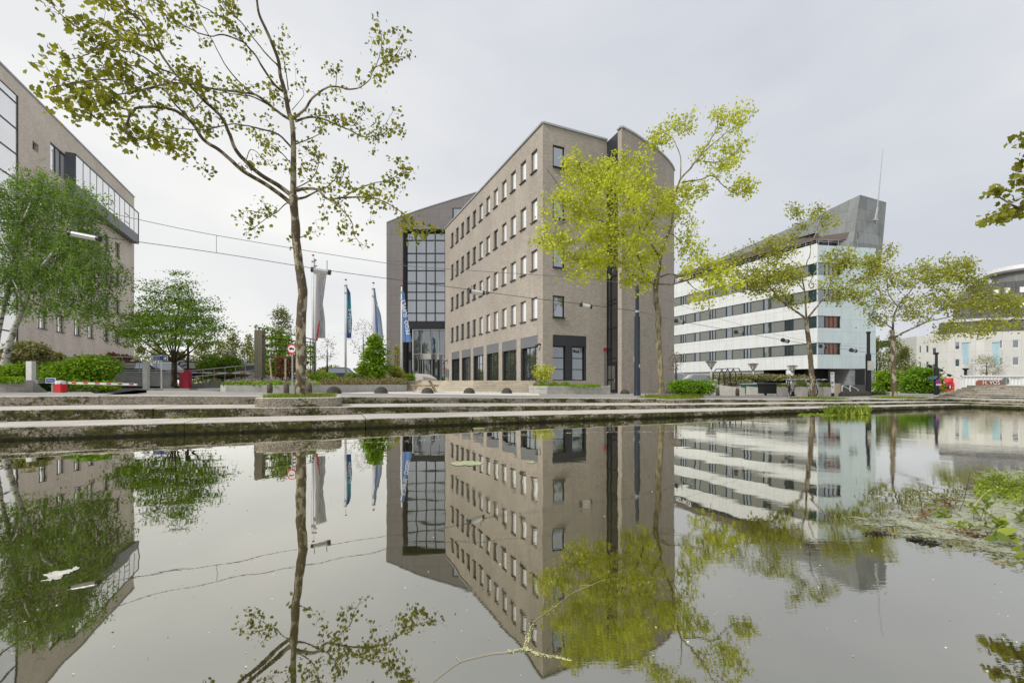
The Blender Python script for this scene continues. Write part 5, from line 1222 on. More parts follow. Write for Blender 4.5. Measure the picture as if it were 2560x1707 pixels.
# ================================================================ picnic table
pt = thing('picnic_table', 'wooden picnic table with attached benches on the plaza', 'picnic table', G(1062, 27)); c = pt.location; c = Vector((c.x, c.y, g(c.x, c.y)))
rz = R(14); ex, ey = Vector((math.cos(rz), math.sin(rz), 0)), Vector((-math.sin(rz), math.cos(rz), 0))
def at(a, b_, z): return c+ex*a+ey*b_+Vector((0, 0, z))
m = MB()
for k in range(5): m.cbox(at(-.3+.15*k, 0, .72), (.07, .85, .02), rz)
m.build('table_top', MT['wood'], pt)
for s_ in (-1, 1):
    m = MB()
    for k in (0, 1): m.cbox(at(s_*(.62+.13*k), 0, .43), (.06, .85, .02), rz)
    m.build('bench', MT['wood'], pt)
for y_ in (-.6, .6):
    for s_ in (-1, 1):
        m = MB(); a, b_ = at(s_*.22, y_, .70), at(s_*.62, y_, 0); a2, b2_ = a+ex*.1*s_, b_+ex*.1*s_
        m.add([a-ey*.025, a2-ey*.025, b2_-ey*.025, b_-ey*.025, a+ey*.025, a2+ey*.025, b2_+ey*.025, b_+ey*.025], [(0, 1, 2, 3), (7, 6, 5, 4), (0, 3, 7, 4), (1, 5, 6, 2), (0, 4, 5, 1), (3, 2, 6, 7)]); m.build('leg', MT['wood'], pt)
    m = MB(); m.cbox(at(0, y_+.05, .38), (.76, .022, .045), rz); m.build('crossbar', MT['wood'], pt)
m = MB(); a = P(1037, 965, 36); m.prism([(a.x, a.y), (a.x+.75, a.y-.5), (a.x+1.7, a.y+.4), (a.x+1.0, a.y+1)], [1.3]*4, [1.95, 1.7, 1.5, 1.9]); tag(m.build('stone_block', MT['concrete']), 'slanted pale stone block on the terrace edge behind the picnic table', 'stone block')
m = MB(); W_ = Wall((xat(1440, 41), 41), (xat(1500, 41), 41))
# ================================================================ lamps on poles (cone lanterns)
def lantern(px, ytop, d, label, hr=.34, pm='offwhite', base=None):
    b = G(px, d); t = thing('street_lamp', label, 'street lamp', b, group='cone lantern lamps'); zt = zat(ytop, d)
    m = MB(); m.tube([b, (b.x, b.y, zt-.55)], .055, 8); m.build('post', MT[pm], t)
    m = MB(); m.lathe((b.x, b.y, zt), [(hr*.97, -.05), (hr, -.03), (hr*.8, .02), (.05, .05)], 16); m.lathe((b.x, b.y, zt), [(.07, -.62), (.10, -.5), (.10, -.46)], 10)
    for k in range(6): q = k*math.pi/3+.3; m.tube([(b.x+.09*math.cos(q), b.y+.09*math.sin(q), zt-.5), (b.x+hr*.93*math.cos(q), b.y+hr*.93*math.sin(q), zt-.04)], .022, 4)
    o = m.build('lantern', M('lantern_grey', (.16, .17, .17, 1), .4, .2, .1), t)
    m = MB(); m.lathe((b.x, b.y, zt), [(.05, -.46), (hr*.62, -.06)], 14); m.build('glass', MT['white'], t)
lantern(1778, 903, 36, 'cone lantern lamp left of the black tube rack', .45); lantern(1883, 909, 38, 'cone lantern lamp right of the black tube rack', .42); lantern(1981, 914, 39, 'cone lantern lamp before the dark undercroft', .42)
lantern(576, 879, 48, 'cone lantern lamp left of the tenant board, beside the white van', .42); lantern(520, 856, 44, 'cone lantern lamp above the ramp shrub', .42)
t = thing('lamp_post', 'dark slim lamp post behind the crimson barrier cabinet', 'street lamp', G(470, 32)); b = t.location; m = MB(); m.tube([b, (b.x, b.y, zat(862, 32))], .07, 8); m.build('post', MT['black'], t); m = MB(); m.lathe((b.x, b.y, zat(862, 32)), [(.13, 0), (.16, .35), (.10, .42)], 10); m.build('head', MT['black'], t)
# ================================================================ right-hand forecourt
fw = thing('ramp_wall', 'pale concrete wall sloping down to the wheelie bins', 'wall', P(1850, 975, 33)); m = MB()
a = [P(1745, 953, 36), P(1931, 972, 31), P(1931, 997, 31), P(1745, 997, 36)]; m.add(a+[v+Vector((.15, .25, 0)) for v in a], [(3, 2, 1, 0), (4, 5, 6, 7), (0, 1, 5, 4), (1, 2, 6, 5), (2, 3, 7, 6), (3, 0, 4, 7)]); m.build('upper_wall', MT['concrete'], fw)
a = [P(1785, 961, 31.2), P(1862, 970, 30), P(1862, 997, 30), P(1785, 997, 31.2)]; m = MB(); m.add(a+[v+Vector((.15, .25, 0)) for v in a], [(3, 2, 1, 0), (4, 5, 6, 7), (0, 1, 5, 4), (1, 2, 6, 5), (2, 3, 7, 6), (3, 0, 4, 7)]); m.build('lower_wall', MT['concrete'], fw)
rk = thing('cycle_rack', 'black tubular frame rack above the sloping concrete wall', 'cycle rack', P(1815, 960, 33)); 
arcs = [(1783, 933, 1791, 922, 1803, 922, 1808, 930), (1799, 933, 1806, 922, 1818, 921, 1824, 931), (1812, 934, 1820, 921, 1832, 921, 1839, 932), (1826, 934, 1834, 921, 1847, 921, 1853, 932)]
for i, q in enumerate(arcs):
    m = MB(); dd = 33.5-.3*i; m.tube([P(q[0], 952, dd), P(q[0], q[1], dd), P(q[2], q[3], dd+1), P(q[4], q[5], dd+1), P(q[6], q[7], dd), P(q[6], 952, dd)], .036, 6); m.build('hoop', MT['black'], rk)
for i, px in enumerate((1797, 1812, 1826)): m = MB(); m.tube([P(px, 945, 31.6), P(px, 964, 31.6)], .05, 6); m.build('post', MT['black'], rk)
def pot(px, d, w_, label):
    b = G(px, d); t = thing('square_planter', label, 'planter', b, group='square concrete planters'); m = MB(); m.cbox((b.x, b.y, b.z+.29), (w_, w_*.8, .3), R(14), .03); m.build('box', MT['concrete'], t)
    rs = np.random.RandomState(int(px)); ps = [(b.x+rs.uniform(-w_, w_)*.9, b.y+rs.uniform(-w_, w_)*.7, b.z+.55+rs.rand()*.22*(1+math.sin(px*9))) for _ in range(420)]
    leaves('plants', 'blade', ps, .2, MT['lf_grass'], t, int(px), up=True); leaves('herbs', 'oval', [(a, b2, c2+.05) for a, b2, c2 in ps[:250]], .10, MT['lf_var'], t, 3)
pot(1956, 27.5, .25, 'square concrete planter right of the black bin'); pot(2004, 26.6, .26, 'square concrete planter left of the leaning trunk'); pot(2062, 27, .26, 'square concrete planter between leaning trunk and white sign pillar')
for px, d, col, lab, y1 in ((1922, 30, 'black', 'large black wheelie bin at the end of the sloping wall', 959), (1877, 33, 'green', 'green and blue lidded container behind the sloping wall', 960)):
    b = G(px, d); t = thing('wheelie_bin', lab, 'waste bin', b); zt = zat(y1, d)
    m = MB(); w1 = .5 if col == 'black' else .75; m.prism([(b.x-w1, b.y-.4), (b.x+w1, b.y-.4), (b.x+w1, b.y+.4), (b.x-w1, b.y+.4)], b.z+.12, zt-.06); m.build('body', MT['black'] if col == 'black' else M('bin_green', (.05, .15, .06, 1), .5), t)
    m = MB(); m.cbox((b.x-.03, b.y-.02, zt), (w1+.07, .47, .06), 0, .04); m.build('lid', MT['dark'] if col == 'black' else M('bin_blue', (.2, .33, .38, 1), .4), t)
    for s_ in (-1, 1): m = MB(); m.tube([(b.x+s_*(w1-.1), b.y-.36, b.z+.08), (b.x+s_*(w1-.1), b.y-.30, b.z+.08)], .08, 10); m.build('wheel', MT['tyre'], t)
hw = thing('bed_wall', 'low tan concrete wall behind the bicycles', 'wall', P(2000, 975, 31)); W_ = Wall((xat(1880, 34), 34), (xat(2101, 30.2), 30.2)); m = MB(); W_.bar(m, 0, W_.L, .2, zat(958, 30.2), -.25, 0); m.build('wall', M('tan_concrete', (.40, .34, .26, 1), .85, 0, .2, 1.5, stain=.5), hw)
sp_ = thing('sign_pillar', 'slim white sign pillar with a ring mark and violet lines', 'sign', G(2080, 28.4)); b = sp_.location; zt = zat(930, 28.4)
m = MB(); m.cbox((b.x, b.y, (b.z+.2+zt)/2), (.115, .05, (zt-b.z-.2)/2)); m.build('panel', MT['white'], sp_); m = MB(); m.cbox((b.x-.16, b.y+.02, (b.z+zt+.1)/2), (.035, .05, (zt+.1-b.z)/2)); m.build('post', MT['dark'], sp_); m = MB(); m.cbox((b.x, b.y, b.z+.1), (.11, .06, .1)); m.build('foot', MT['black'], sp_)
vio = M('violet_print', (.06, .03, .14, 1), .5); m = MB()
for py in (954.5, 958): m.cbox((b.x-.02, b.y-.053, zat(py, 28.4)), (.07, .004, .028))
m.build('violet_lines', vio, sp_); m = MB(); m.cbox((b.x+.02, b.y-.053, zat(967.5, 28.4)), (.025, .004, .06)); m.build('dark_mark', MT['black'], sp_)
text('O', 'ring_mark', MT['black'], sp_, basis((b.x-.04, b.y-.054, zat(934.5, 28.4)), (1, 0, 0), (0, 0, 1)), .19, .003, .004)
for py in (934.5, 941, 945): glyphs(.1 if py < 940 else .17, .05, 'small_lettering', MT['grey'], sp_, basis((b.x+(.07 if py < 940 else 0), b.y-.054, zat(py, 28.4)), (1, 0, 0), (0, 0, 1)), int(py))
ds = MB()
for k in range(6): q = P(2104, 0, 31+.35*k); q2 = P(2175, 0, 33+.35*k); ds.prism([(q.x, q.y), (q2.x, q2.y), (q2.x, q2.y+2), (q.x, q.y+2)], .1, .38+.13*k)
t_ = ds.build('dark_steps', M('dark_stone_steps', (.10, .105, .10, 1), .8, 0, .2, 1)); tag(t_, kind='structure')
for px, lab in ((2105, 'left white handrail of the dark entrance steps'), (2125, 'right white handrail of the dark entrance steps')):
    m = MB(); m.tube([P(px, 983, 30), P(px, 966, 30), P(px+2, 964, 30.1), P(px+18, 972.5, 30.6), P(px+21, 975, 30.6), P(px+21, 990, 30.6)], .035, 6); tag(m.build('handrail', MT['white']), lab, 'handrail')
# bicycles
def bike(px, d, rz, label, frame, proto=[None]):
    b = G(px, d)
    if proto[0] is None:
        t = thing('bicycle', label, 'bicycle', (0, 0, 0), group='parked bicycles'); r = .34
        for x in (-.53, .53):
            m = MB(); m.tube([(x+r*math.cos(q), 0, r+r*math.sin(q)) for q in np.linspace(0, 6.283, 21)], .034, 5, cap=False); wo = m.build('wheel', MT['tyre'], t)
            m = MB()
            for k in range(8): q = k*math.pi/8; m.tube([(x-r*math.cos(q), 0, r-r*math.sin(q)), (x+r*math.cos(q), 0, r+r*math.sin(q))], .003, 3)
            m.build('spokes', MT['steel'], wo)
        m = MB(); bb = (-.05, 0, .3); se = (-.2, 0, .85); hd = (.38, 0, .85)
        for a, c_ in ((bb, se), (se, hd), (bb, hd), (bb, (-.53, 0, .34)), (se, (-.53, 0, .34)), (hd, (.53, 0, .34)), (hd, (.34, 0, 1.02))): m.tube([a, c_], .03, 6)
        m.build('frame', frame, t); m = MB(); m.tube([(.2, -.27, 1.02), (.34, -.2, 1.05), (.38, 0, 1.04), (.34, .2, 1.05), (.2, .27, 1.02)], .025, 5); m.build('handlebar', MT['steel'], t)
        m = MB(); m.cbox((-.22, 0, .93), (.13, .07, .03), 0, .02); m.tube([se, (-.22, 0, .92)], .014, 5); m.build('saddle', MT['black'], t)
        m = MB(); m.tube([(-.53+.38*math.cos(q), 0, .34+.38*math.sin(q)) for q in np.linspace(.6, 3.3, 9)], .03, 4); m.build('mudguard', MT['steel'], t)
        proto[0] = t
    else:
        t = copy_tree(proto[0]); t['label'] = label
        for ch in t.children:
            if ch.name.startswith('frame'): ch.data = ch.data.copy(); ch.data.materials[0] = frame
    t.location = b; t.rotation_euler = (0, 0, rz)
bl_ = M('blue_grey_paint', (.10, .14, .2, 1), .4); 
for px, d, rz, lab, mt in ((1972, 28.7, 70, 'dark bicycle nearest the black bin', 'black'), (1982, 28.9, 62, 'silver bicycle second from the black bin', 'steel'), (1993, 28.7, 75, 'silver bicycle leaning behind the middle planter, left one', 'steel'), (2002, 29, 60, 'blue grey bicycle behind the middle planter', None), (2018, 28.6, 68, 'white bicycle just left of the leaning trunk', 'white'), (2046, 28.8, 72, 'silver bicycle just right of the leaning trunk', 'steel'), (2056, 29, 60, 'dark bicycle left of the white sign pillar', 'black')):
    bike(px, d, R(rz), lab, MT[mt] if mt else bl_)
# ================================================================ big plane tree (limbs follow the tree in the photo, spread in depth)
def z6(X, Y): return (100+X*.4252, Y*.4252)
def limb3(pts, dfun, conv): return [P(*conv(X, Y), dfun(X, Y)) for X, Y in pts]
T1 = Tree(1); D1 = 14.4
tk = [(751, 1003), (751, 987), (752.9, 904), (752, 835.5), (753.6, 784), (757, 732), (753, 698), (747.7, 663), (744, 629), (739.8, 594), (739, 560), (735, 520), (733.6, 489)]
p = smooth_path([P(x, y, D1) for x, y in tk], 4); n = len(p)
rads = [lerpt(i/(n-1), [0, .04, .12, .5, .72, .80, .86, 1], [.24, .185, .155, .135, .12, .138, .115, .125])*(1+.03*math.sin(i*1.9)) for i in range(n)]
T1.trunk.tube(p, rads, 14); T1.nodes += [(v.x, v.y, v.z, r) for v, r in zip(p[-8:], rads[-8:])]
rr = random.Random(2)
def dl(lo): return lambda X, Y: D1-6.2*max(0, min(1, (1420-X)/1290.))**.9*lo-0*Y
def dr(k): return lambda X, Y: D1+k*max(0, (X-1480)/700.)
cst = lambda X, Y: D1
up1 = [(1490, 1150), (1490, 1000), (1490, 850), (1483, 730), (1460, 650), (1440, 540), (1412, 440), (1400, 350), (1340, 200), (1290, 90), (1275, 0), (1262, -120), (1270, -230)]
T1.limb(limb3(up1, lambda X, Y: D1-.8*max(0, (600-Y)/800), z6), .105, .02, pw=.8)
BR = [  # points, r0, depth function, leaf start, leaf density
 ([(1480,1150),(1400,1090),(1300,1030),(1210,950),(1150,880),(1110,780),(1060,680),(960,590),(880,500),(800,440),(700,300),(650,210),(590,120),(540,60),(480,10),(420,-60)], .075, dl(.85), .5, 1.0),
 ([(1480,1200),(1420,1150),(1320,1080),(1200,1010),(1120,940),(1050,880),(960,820),(900,730),(800,655),(720,635),(620,630),(550,650),(515,720),(510,780),(560,810),(650,815),(750,850),(830,890),(880,910)], .07, dl(1.), .72, .7),
 ([(900,730),(860,680),(790,610),(730,530),(650,520),(560,560),(480,640)], .03, dl(1.), .3, 1.2),
 ([(1490,885),(1480,870),(1400,790),(1300,760),(1150,730),(1050,745),(960,740),(880,700)], .04, dl(.8), .25, .8),
 ([(1050,745),(960,765),(840,760),(760,740),(700,700)], .02, dl(.9), .4, 1.),
 ([(1466,700),(1430,680),(1350,620),(1270,560),(1150,540),(1000,520),(880,495),(760,490),(600,530),(450,560),(330,560),(230,540)], .05, dl(1.), .2, 1.),
 ([(1350,620),(1250,570),(1170,560),(1080,545),(1000,580)], .025, dl(.9), .4, .8),
 ([(1430,540),(1380,500),(1310,400),(1270,330),(1200,250),(1130,150),(1060,100),(980,50),(900,10),(840,-40)], .045, dl(.6), .35, .7),
 ([(1200,250),(1080,205),(1000,215),(900,180),(800,120),(720,50),(640,-10)], .025, dl(.8), .35, .9),
 ([(1408,430),(1400,390),(1340,330),(1250,220),(1180,130),(1100,60),(1060,0),(1040,-60)], .03, dl(.5), .4, 1.),
 ([(1460,530),(1445,420),(1430,340),(1400,240)], .02, cst, .3, .8),
 ([(1270,560),(1190,500),(1100,400),(1040,290),(990,200),(930,100),(900,70)], .022, dl(.8), .6, .4),
 ([(1490,700),(1560,640),(1600,580),(1680,520),(1740,510),(1840,525),(1930,480),(1970,400),(2050,365),(2130,330)], .045, dr(-.8), .35, .35),
 ([(1970,400),(2000,320),(2010,230),(1990,150)], .015, dr(-.8), .1, 1.6),
 ([(1740,510),(1745,440),(1760,400)], .012, dr(-.8), .1, 1.8),
 ([(2050,365),(2110,300),(2130,250)], .01, dr(-.8), .1, 1.6),
 ([(1500,715),(1580,690),(1660,700),(1760,740),(1830,770),(1900,805),(1990,795),(2060,760),(2130,760)], .04, dr(.6), .5, .8),
 ([(1580,690),(1680,680),(1740,690),(1830,740),(1880,690),(1920,640)], .02, dr(.6), .3, .8),
 ([(1990,795),(2050,700),(2080,640)], .012, dr(.6), .1, 1.4),
 ([(1510,1120),(1560,1110),(1630,1115),(1690,1170),(1760,1165),(1850,1160),(1980,1170),(2100,1230),(2180,1290),(2250,1330),(2320,1350)], .055, dr(-1.2), .3, 1.2),
 ([(1690,1170),(1760,1220),(1830,1300),(1850,1390),(1900,1440)], .025, dr(-1.5), .2, .8),
 ([(1780,1163),(1850,1120),(1950,1080),(2050,1060),(2120,1020),(2180,990)], .025, dr(-1.), .2, 1.3),
 ([(1510,1170),(1560,1160),(1620,1130),(1700,1090),(1750,1030),(1770,980)], .045, dr(1.0), .4, 1.2),
 ([(1460,1190),(1430,1210),(1390,1250),(1320,1290),(1260,1340),(1220,1370)], .02, dl(.5), .35, .8),
 ([(1390,1250),(1330,1260),(1230,1240),(1180,1260)], .013, dl(.5), .2, 1.),
 ([(1500,850),(1600,810),(1660,770),(1680,700)], .02, dr(.8), .2, 1.4),
 ([(1500,1110),(1600,1050),(1640,950),(1620,880)], .02, dr(.8), .2, 1.6),
 ([(1490,980),(1420,900),(1360,850),(1290,830)], .02, dl(-.4), .2, 1.2),
 ([(1210,950),(1240,880),(1300,920),(1360,980)], .015, dl(.5), .2, 1.),
 ([(700,300),(600,260),(520,240),(430,240),(350,260),(260,330),(190,345)], .025, dl(1.), .2, .9),
 ([(650,210),(560,200),(470,170),(370,140),(300,115),(220,135)], .02, dl(1.), .3, .5),
 ([(590,120),(500,60),(400,20),(330,0)], .018, dl(1.), .3, .9),
 ([(760,490),(700,450),(600,400),(500,380),(400,390),(300,420)], .022, dl(1.), .2, 1.),
 ([(600,530),(500,480),(380,470),(250,480),(130,500),(50,520)], .02, dl(1.), .3, .9),
 ([(450,560),(380,610),(300,640),(200,650)], .015, dl(1.), .2, 1.2),
 ([(800,440),(700,400),(600,330),(480,300),(380,290),(280,370)], .022, dl(1.), .2, 1.1),
 ([(960,590),(900,640),(850,600),(800,560)], .014, dl(.9), .2, 1.2),
 ([(220,135),(150,110),(90,50),(70,30)], .01, dl(1.), .1, 1.1),
 ([(760,490),(830,430),(880,420)], .014, dl(.9), .1, 1.3),
 ([(1480,650),(1550,560),(1520,500)], .012, cst, .1, 1.2),
 ([(1470,600),(1400,560),(1330,500)], .014, cst, .1, 1.2),
 ([(1520,1400),(1560,1385),(1590,1370)], .02, cst, .3, 1.)]
rs = np.random.RandomState(12)
for pts, r0, df, ls, dn in BR:
    path = T1.limb(limb3(pts, df, z6), r0, .007, pw=.75, wob=.012)
    L_ = sum((a-b).length for a, b in zip(path, path[1:])); tg = []
    n = int(L_*4.8*dn)
    for _ in range(n):
        f = ls+(1-ls)*rs.rand()**.8; i = min(len(path)-1, int(f*(len(path)-1))); c = np.array(path[i])
        tg.append(c+rs.randn(3)*np.array((.26, .30, .25))*(1.15-.3*f)+np.array((0, 0, -.02)))
    T1.leaf.append(np.array([np.array(path[-1])+rs.randn(3)*.08 for _ in range(6)]))
    T1.grow(tg, r=.007, nl=13, spread=.12, jit=.12, maxd=1.1, minr=.0035)
T1.finish('plane_tree', 'big plane tree with long bare-looking limbs, rooted in the quay steps', 'tree', (D1*0+xat(751, D1), D1, .78), MT['bark'], MT['lf_olive'], 'plane', .086, 'plane trees along the quay', 3, tilt=.7, droop=.25)
# ================================================================ the other quay planes
def zt(X, Y): return (1400+X*.5103, 200+Y*.5103)
def z8(X, Y): return (1660+X*.38265, 460+Y*.38265)
def zr1(X, Y): return (2160+X*.31888, 560+Y*.31888)
def plane(seed, trunk, limbs, conv, d, blobs, nl, size, bark, lm, label, r=.15, dep=1.5, cen=None, per=1., sp=.11, tilt=.7, trr=None, twr=.009):
    T = Tree(seed); rs = np.random.RandomState(seed)
    p = smooth_path([P(*conv(X, Y), d) for X, Y in trunk], 4); n = len(p)
    rad = [r*(1.45 if i == 0 else 1.2 if i < 3 else 1)*(1-.28*i/n)*(1+.03*math.sin(i*2.3)) for i in range(n)]
    T.trunk.tube(p, rad, 12); T.nodes += [(v.x, v.y, v.z, q) for v, q in zip(p[-4:], rad[-4:])]
    for pts, r0, k in limbs:
        m = len(pts); T.limb([P(*conv(X, Y), d+k*dep*(i/(m-1))) for i, (X, Y) in enumerate(pts)], r0, .012, pw=.8, wob=.03)
    tg = []
    for (X, Y, rx, ry, n, k) in blobs:
        px, py = conv(X, Y); c = P(px, py, d+k*dep); sx = (conv(X+rx, Y)[0]-px)/F0*d; sz = (conv(X, Y+ry)[1]-py)/F0*d
        tg += list(blobpts(rs, c, (sx, min(1.6, (sx+sz)*.5), sz), int(n*per)))
    T.grow(tg, r=twr, nl=nl, spread=sp, jit=.13, minr=.005)
    b = P(*conv(*trunk[0]), d)
    T.finish('plane_tree', label, 'tree', b, bark, lm, 'plane', size, 'plane trees along the quay', seed, tilt=tilt, droop=.2)
plane(2, [(500,1562),(497,1540),(490,1400),(480,1250),(483,1150),(470,1080),(470,1010),(478,960)],
 [([(470,1010),(420,980),(350,950),(300,900),(240,850),(150,830)], .075, -1), ([(480,960),(490,880),(440,800),(400,750),(370,660),(330,560),(310,450)], .07, -.6), ([(490,880),(510,800),(550,700),(550,600),(590,490),(640,430),(700,350),(760,260),(770,200),(755,120)], .075, .8),
  ([(590,490),(590,380),(560,300),(520,260),(450,250)], .03, .8), ([(640,430),(720,340),(800,270),(870,220),(900,150)], .03, 1), ([(600,500),(680,490),(750,470),(800,520),(860,560),(910,560)], .035, .6), ([(700,400),(790,400),(860,350),(920,290)], .025, .9),
  ([(480,970),(540,950),(600,960),(680,930),(760,920),(820,960)], .045, -.3), ([(480,1000),(560,1000),(610,980),(660,1020),(720,1060),(740,1150)], .035, -.5), ([(420,980),(380,860),(320,770),(260,720),(180,680),(110,630),(90,540)], .05, -1), ([(300,900),(200,880),(130,870),(20,890)], .03, -1.2),
  ([(180,680),(60,690),(0,710),(-60,740),(-100,800)], .025, -1), ([(110,630),(40,580),(-20,500),(-60,440)], .025, -1.1), ([(320,770),(280,650),(230,520),(170,440)], .03, -.8), ([(400,750),(470,640),(480,520),(430,400)], .03, 0), ([(330,560),(380,470),(400,400)], .02, -.5)],
 zt, 21.2, [(250,620,190,170,190,-.9),(60,560,120,150,80,-1.1),(-40,720,90,140,45,-1),(120,820,170,110,110,-1),(330,460,130,100,95,-.5),(430,620,130,140,120,.2),(300,800,170,130,130,-.7),(430,860,110,110,70,0),(560,600,90,80,55,.5),(160,480,90,80,50,-.9),(380,990,90,60,34,-.5),(140,930,120,60,40,-1),
  (640,540,90,60,40,.6),(620,720,70,110,26,.5),(640,820,90,60,30,.4),(720,930,120,70,60,-.3),(790,990,80,70,34,-.4),(700,1060,80,50,14,-.5),(480,290,80,60,38,.8),(620,200,40,60,14,.8),(560,220,50,50,14,.8),(780,200,60,90,20,.9),(880,190,70,80,30,1),(860,330,90,80,36,.9),(700,330,70,70,14,.8),(800,440,90,60,34,.7),(900,520,60,60,34,.6),(80,420,60,70,22,-1)],
 19, .092, MT['barkyellow'], MT['lf_lime'], 'dense lime green plane tree before the brick corner, with a thin crown reaching right', r=.155, dep=1.8, sp=.16, per=.74, twr=.02)
plane(3, [(975,1420),(972,1370),(965,1250),(955,1120),(945,1020),(935,950),(930,880)],
 [([(930,880),(860,830),(790,780),(740,740),(700,680),(660,620),(560,600),(460,620)], .06, -1), ([(935,880),(1000,800),(1060,730),(1150,690),(1250,650),(1350,600),(1420,560)], .05, .4), ([(930,880),(925,780),(920,700),(905,600),(940,500),(960,400),(930,290),(880,200)], .055, .3), ([(905,600),(860,520),(780,460)], .02, -.5), ([(960,400),(1000,300),(1040,220),(1090,180)], .02, .6),
  ([(945,660),(1000,560),(1100,500),(1200,470)], .03, .8), ([(790,780),(800,700),(840,640)], .02, -.6), ([(1060,730),(1090,640),(1150,560)], .02, .6), ([(920,700),(830,600),(740,560),(650,480),(600,400)], .03, -.8), ([(560,600),(450,560),(400,500)], .015, -1)],
 z8, 24.2, [(700,600,150,90,80,-.7),(560,640,90,80,40,-.9),(830,600,90,70,40,-.3),(470,520,80,90,26,-.9),(660,420,110,60,30,-.7),(780,450,80,70,18,-.5),(830,350,60,40,14,.2),(860,160,50,50,14,.3),(1000,200,50,60,16,.5),(1070,250,50,60,14,.5),(900,260,50,50,10,.3),(1150,500,120,80,50,.7),(1270,560,130,100,60,.5),(1380,520,60,60,22,.4),(1200,720,120,70,44,.3),(1080,640,90,70,22,.3),(760,730,70,60,20,-.7),(870,770,60,50,8,0),(620,700,80,40,12,-.8),(300,560,70,90,14,-1)],
 16, .088, MT['bark'], MT['lf_lime2'], 'slender leaning plane tree with an airy crown before the white building', r=.135, dep=1.5, sp=.19, twr=.012)
plane(4, [(245,1380),(240,1330),(232,1200),(228,1050),(225,960),(228,900),(220,830)],
 [([(225,830),(235,720),(265,650),(350,540),(430,450),(520,390)], .06, -.3), ([(225,820),(150,770),(80,730),(0,690)], .035, -.6), ([(228,900),(290,860),(400,810),(500,760),(560,690),(680,640),(800,590),(900,560)], .06, .5), ([(500,760),(620,740),(780,700),(920,710),(990,760),(1080,800)], .035, .4), ([(265,650),(190,540),(180,420),(170,300),(200,170)], .03, .2), ([(680,640),(760,560),(800,450),(820,350)], .03, .8), ([(430,450),(560,440),(650,380),(640,300)], .025, .2), ([(800,590),(1000,560),(1120,600),(1200,650)], .03, .6), ([(150,600),(60,560),(0,520)], .02, -.4)],
 zr1, 26.2, [(150,400,120,110,50,0),(200,200,50,60,16,.2),(60,600,90,120,44,-.4),(330,420,110,90,44,-.2),(450,350,90,60,30,.1),(300,640,120,100,46,0),(560,420,130,80,60,.3),(720,380,130,110,90,.7),(640,300,40,40,12,.3),(790,290,50,50,18,.7),(860,480,100,90,60,.7),(600,590,160,90,70,.4),(800,650,140,80,60,.5),(1000,600,150,90,80,.6),(1150,650,100,90,50,.6),(1000,780,120,60,40,.4),(700,820,130,60,46,.4),(880,860,90,40,20,.4),(600,890,50,40,10,.4),(400,720,120,60,30,.2),(120,760,90,50,18,-.3),(1200,780,50,50,14,.5)],
 13, .088, MT['bark'], MT['lf_lime2'], 'wide plane tree nearest the side steps, its crown reaching over the white far building', r=.14, dep=1.6, sp=.19, twr=.012)
# plane on the near bank whose twigs enter the frame at the right edge
T5 = Tree(5); rs = np.random.RandomState(50); d5 = 11.
T5.limb([(15.6, 8.2, .3), (15.5, 8.3, 3), (15.3, 8.6, 5), (15.0, 9.2, 7)], .16, .09, trunk=True)
T5.limb([Vector((15.1, 9.0, 6)), P(2640, 480, d5), P(2560, 520, d5), P(2510, 500, d5), P(2480, 478, d5)], .05, .008); T5.limb([Vector((15, 9.2, 7)), P(2650, 400, d5), P(2590, 370, d5), P(2550, 345, d5)], .04, .008)
T5.grow(np.vstack([blobpts(rs, P(2535, 520, d5), (.34, .5, .24), 16), blobpts(rs, P(2490, 480, d5), (.12, .4, .12), 5), blobpts(rs, P(2500, 545, d5), (.28, .4, .12), 9), blobpts(rs, P(2560, 350, d5), (.14, .5, .2), 6), blobpts(rs, P(2556, 445, d5), (.1, .5, .12), 4), blobpts(rs, P(2620, 450, d5), (.5, .6, 1.2), 40)]), r=.006, nl=7, spread=.08)
T5.finish('plane_tree', 'plane tree whose leafy twig tips enter at the right edge, high over the side steps', 'tree', (15.6, 8.2, .3), MT['bark'], MT['lf_olive'], 'plane', .12, 'plane trees along the quay', 5, droop=.2)
# ================================================================ birch on the left, hanging twigs
TB = Tree(6); rs = np.random.RandomState(61); db = 21.
def zb(X, Y): return (X*.3571, 400+Y*.3571)
for tr, r in (([(20,1490),(50,1350),(100,1180),(160,1040),(190,960),(230,800),(300,560),(330,380),(300,220)], .17), ([(-60,1500),(-20,1250),(15,1080),(60,900),(90,700),(110,500),(130,300)], .14)):
    TB.limb([P(*zb(X, Y), db) for X, Y in tr], r, .03, trunk=True, pw=.7)
for pts, r0 in (([(190,960),(280,870),(400,850),(520,800)], .05), ([(230,800),(330,700),(430,560),(540,440),(640,330)], .06), ([(160,1040),(120,900),(60,800),(0,760)], .05), ([(300,560),(400,420),(470,300),(430,150)], .04), ([(90,700),(20,560),(-40,400)], .04), ([(110,500),(180,380),(240,230),(280,110)], .04), ([(540,440),(640,420),(700,430)], .025), ([(280,870),(330,950),(420,980)], .02), ([(330,700),(480,640),(620,600),(720,640)], .04)):
    TB.limb([P(*zb(X, Y), db+rs.uniform(-1.2, 1.2)) for X, Y in pts], r0, .012)
bl = [(60,230,110,90,40),(280,160,150,80,60),(150,350,180,120,80),(420,280,130,100,60),(600,330,90,80,34),(640,240,60,50,16),(330,520,200,120,90),(560,520,140,100,60),(60,560,110,140,60),(650,640,120,90,50),(180,740,180,110,80),(420,760,180,90,70),(640,820,110,110,50),(740,780,60,70,20),(560,960,130,90,46),(350,960,110,70,30),(60,820,90,120,40),(660,1030,60,70,20),(100,960,90,60,20)]
tg = []
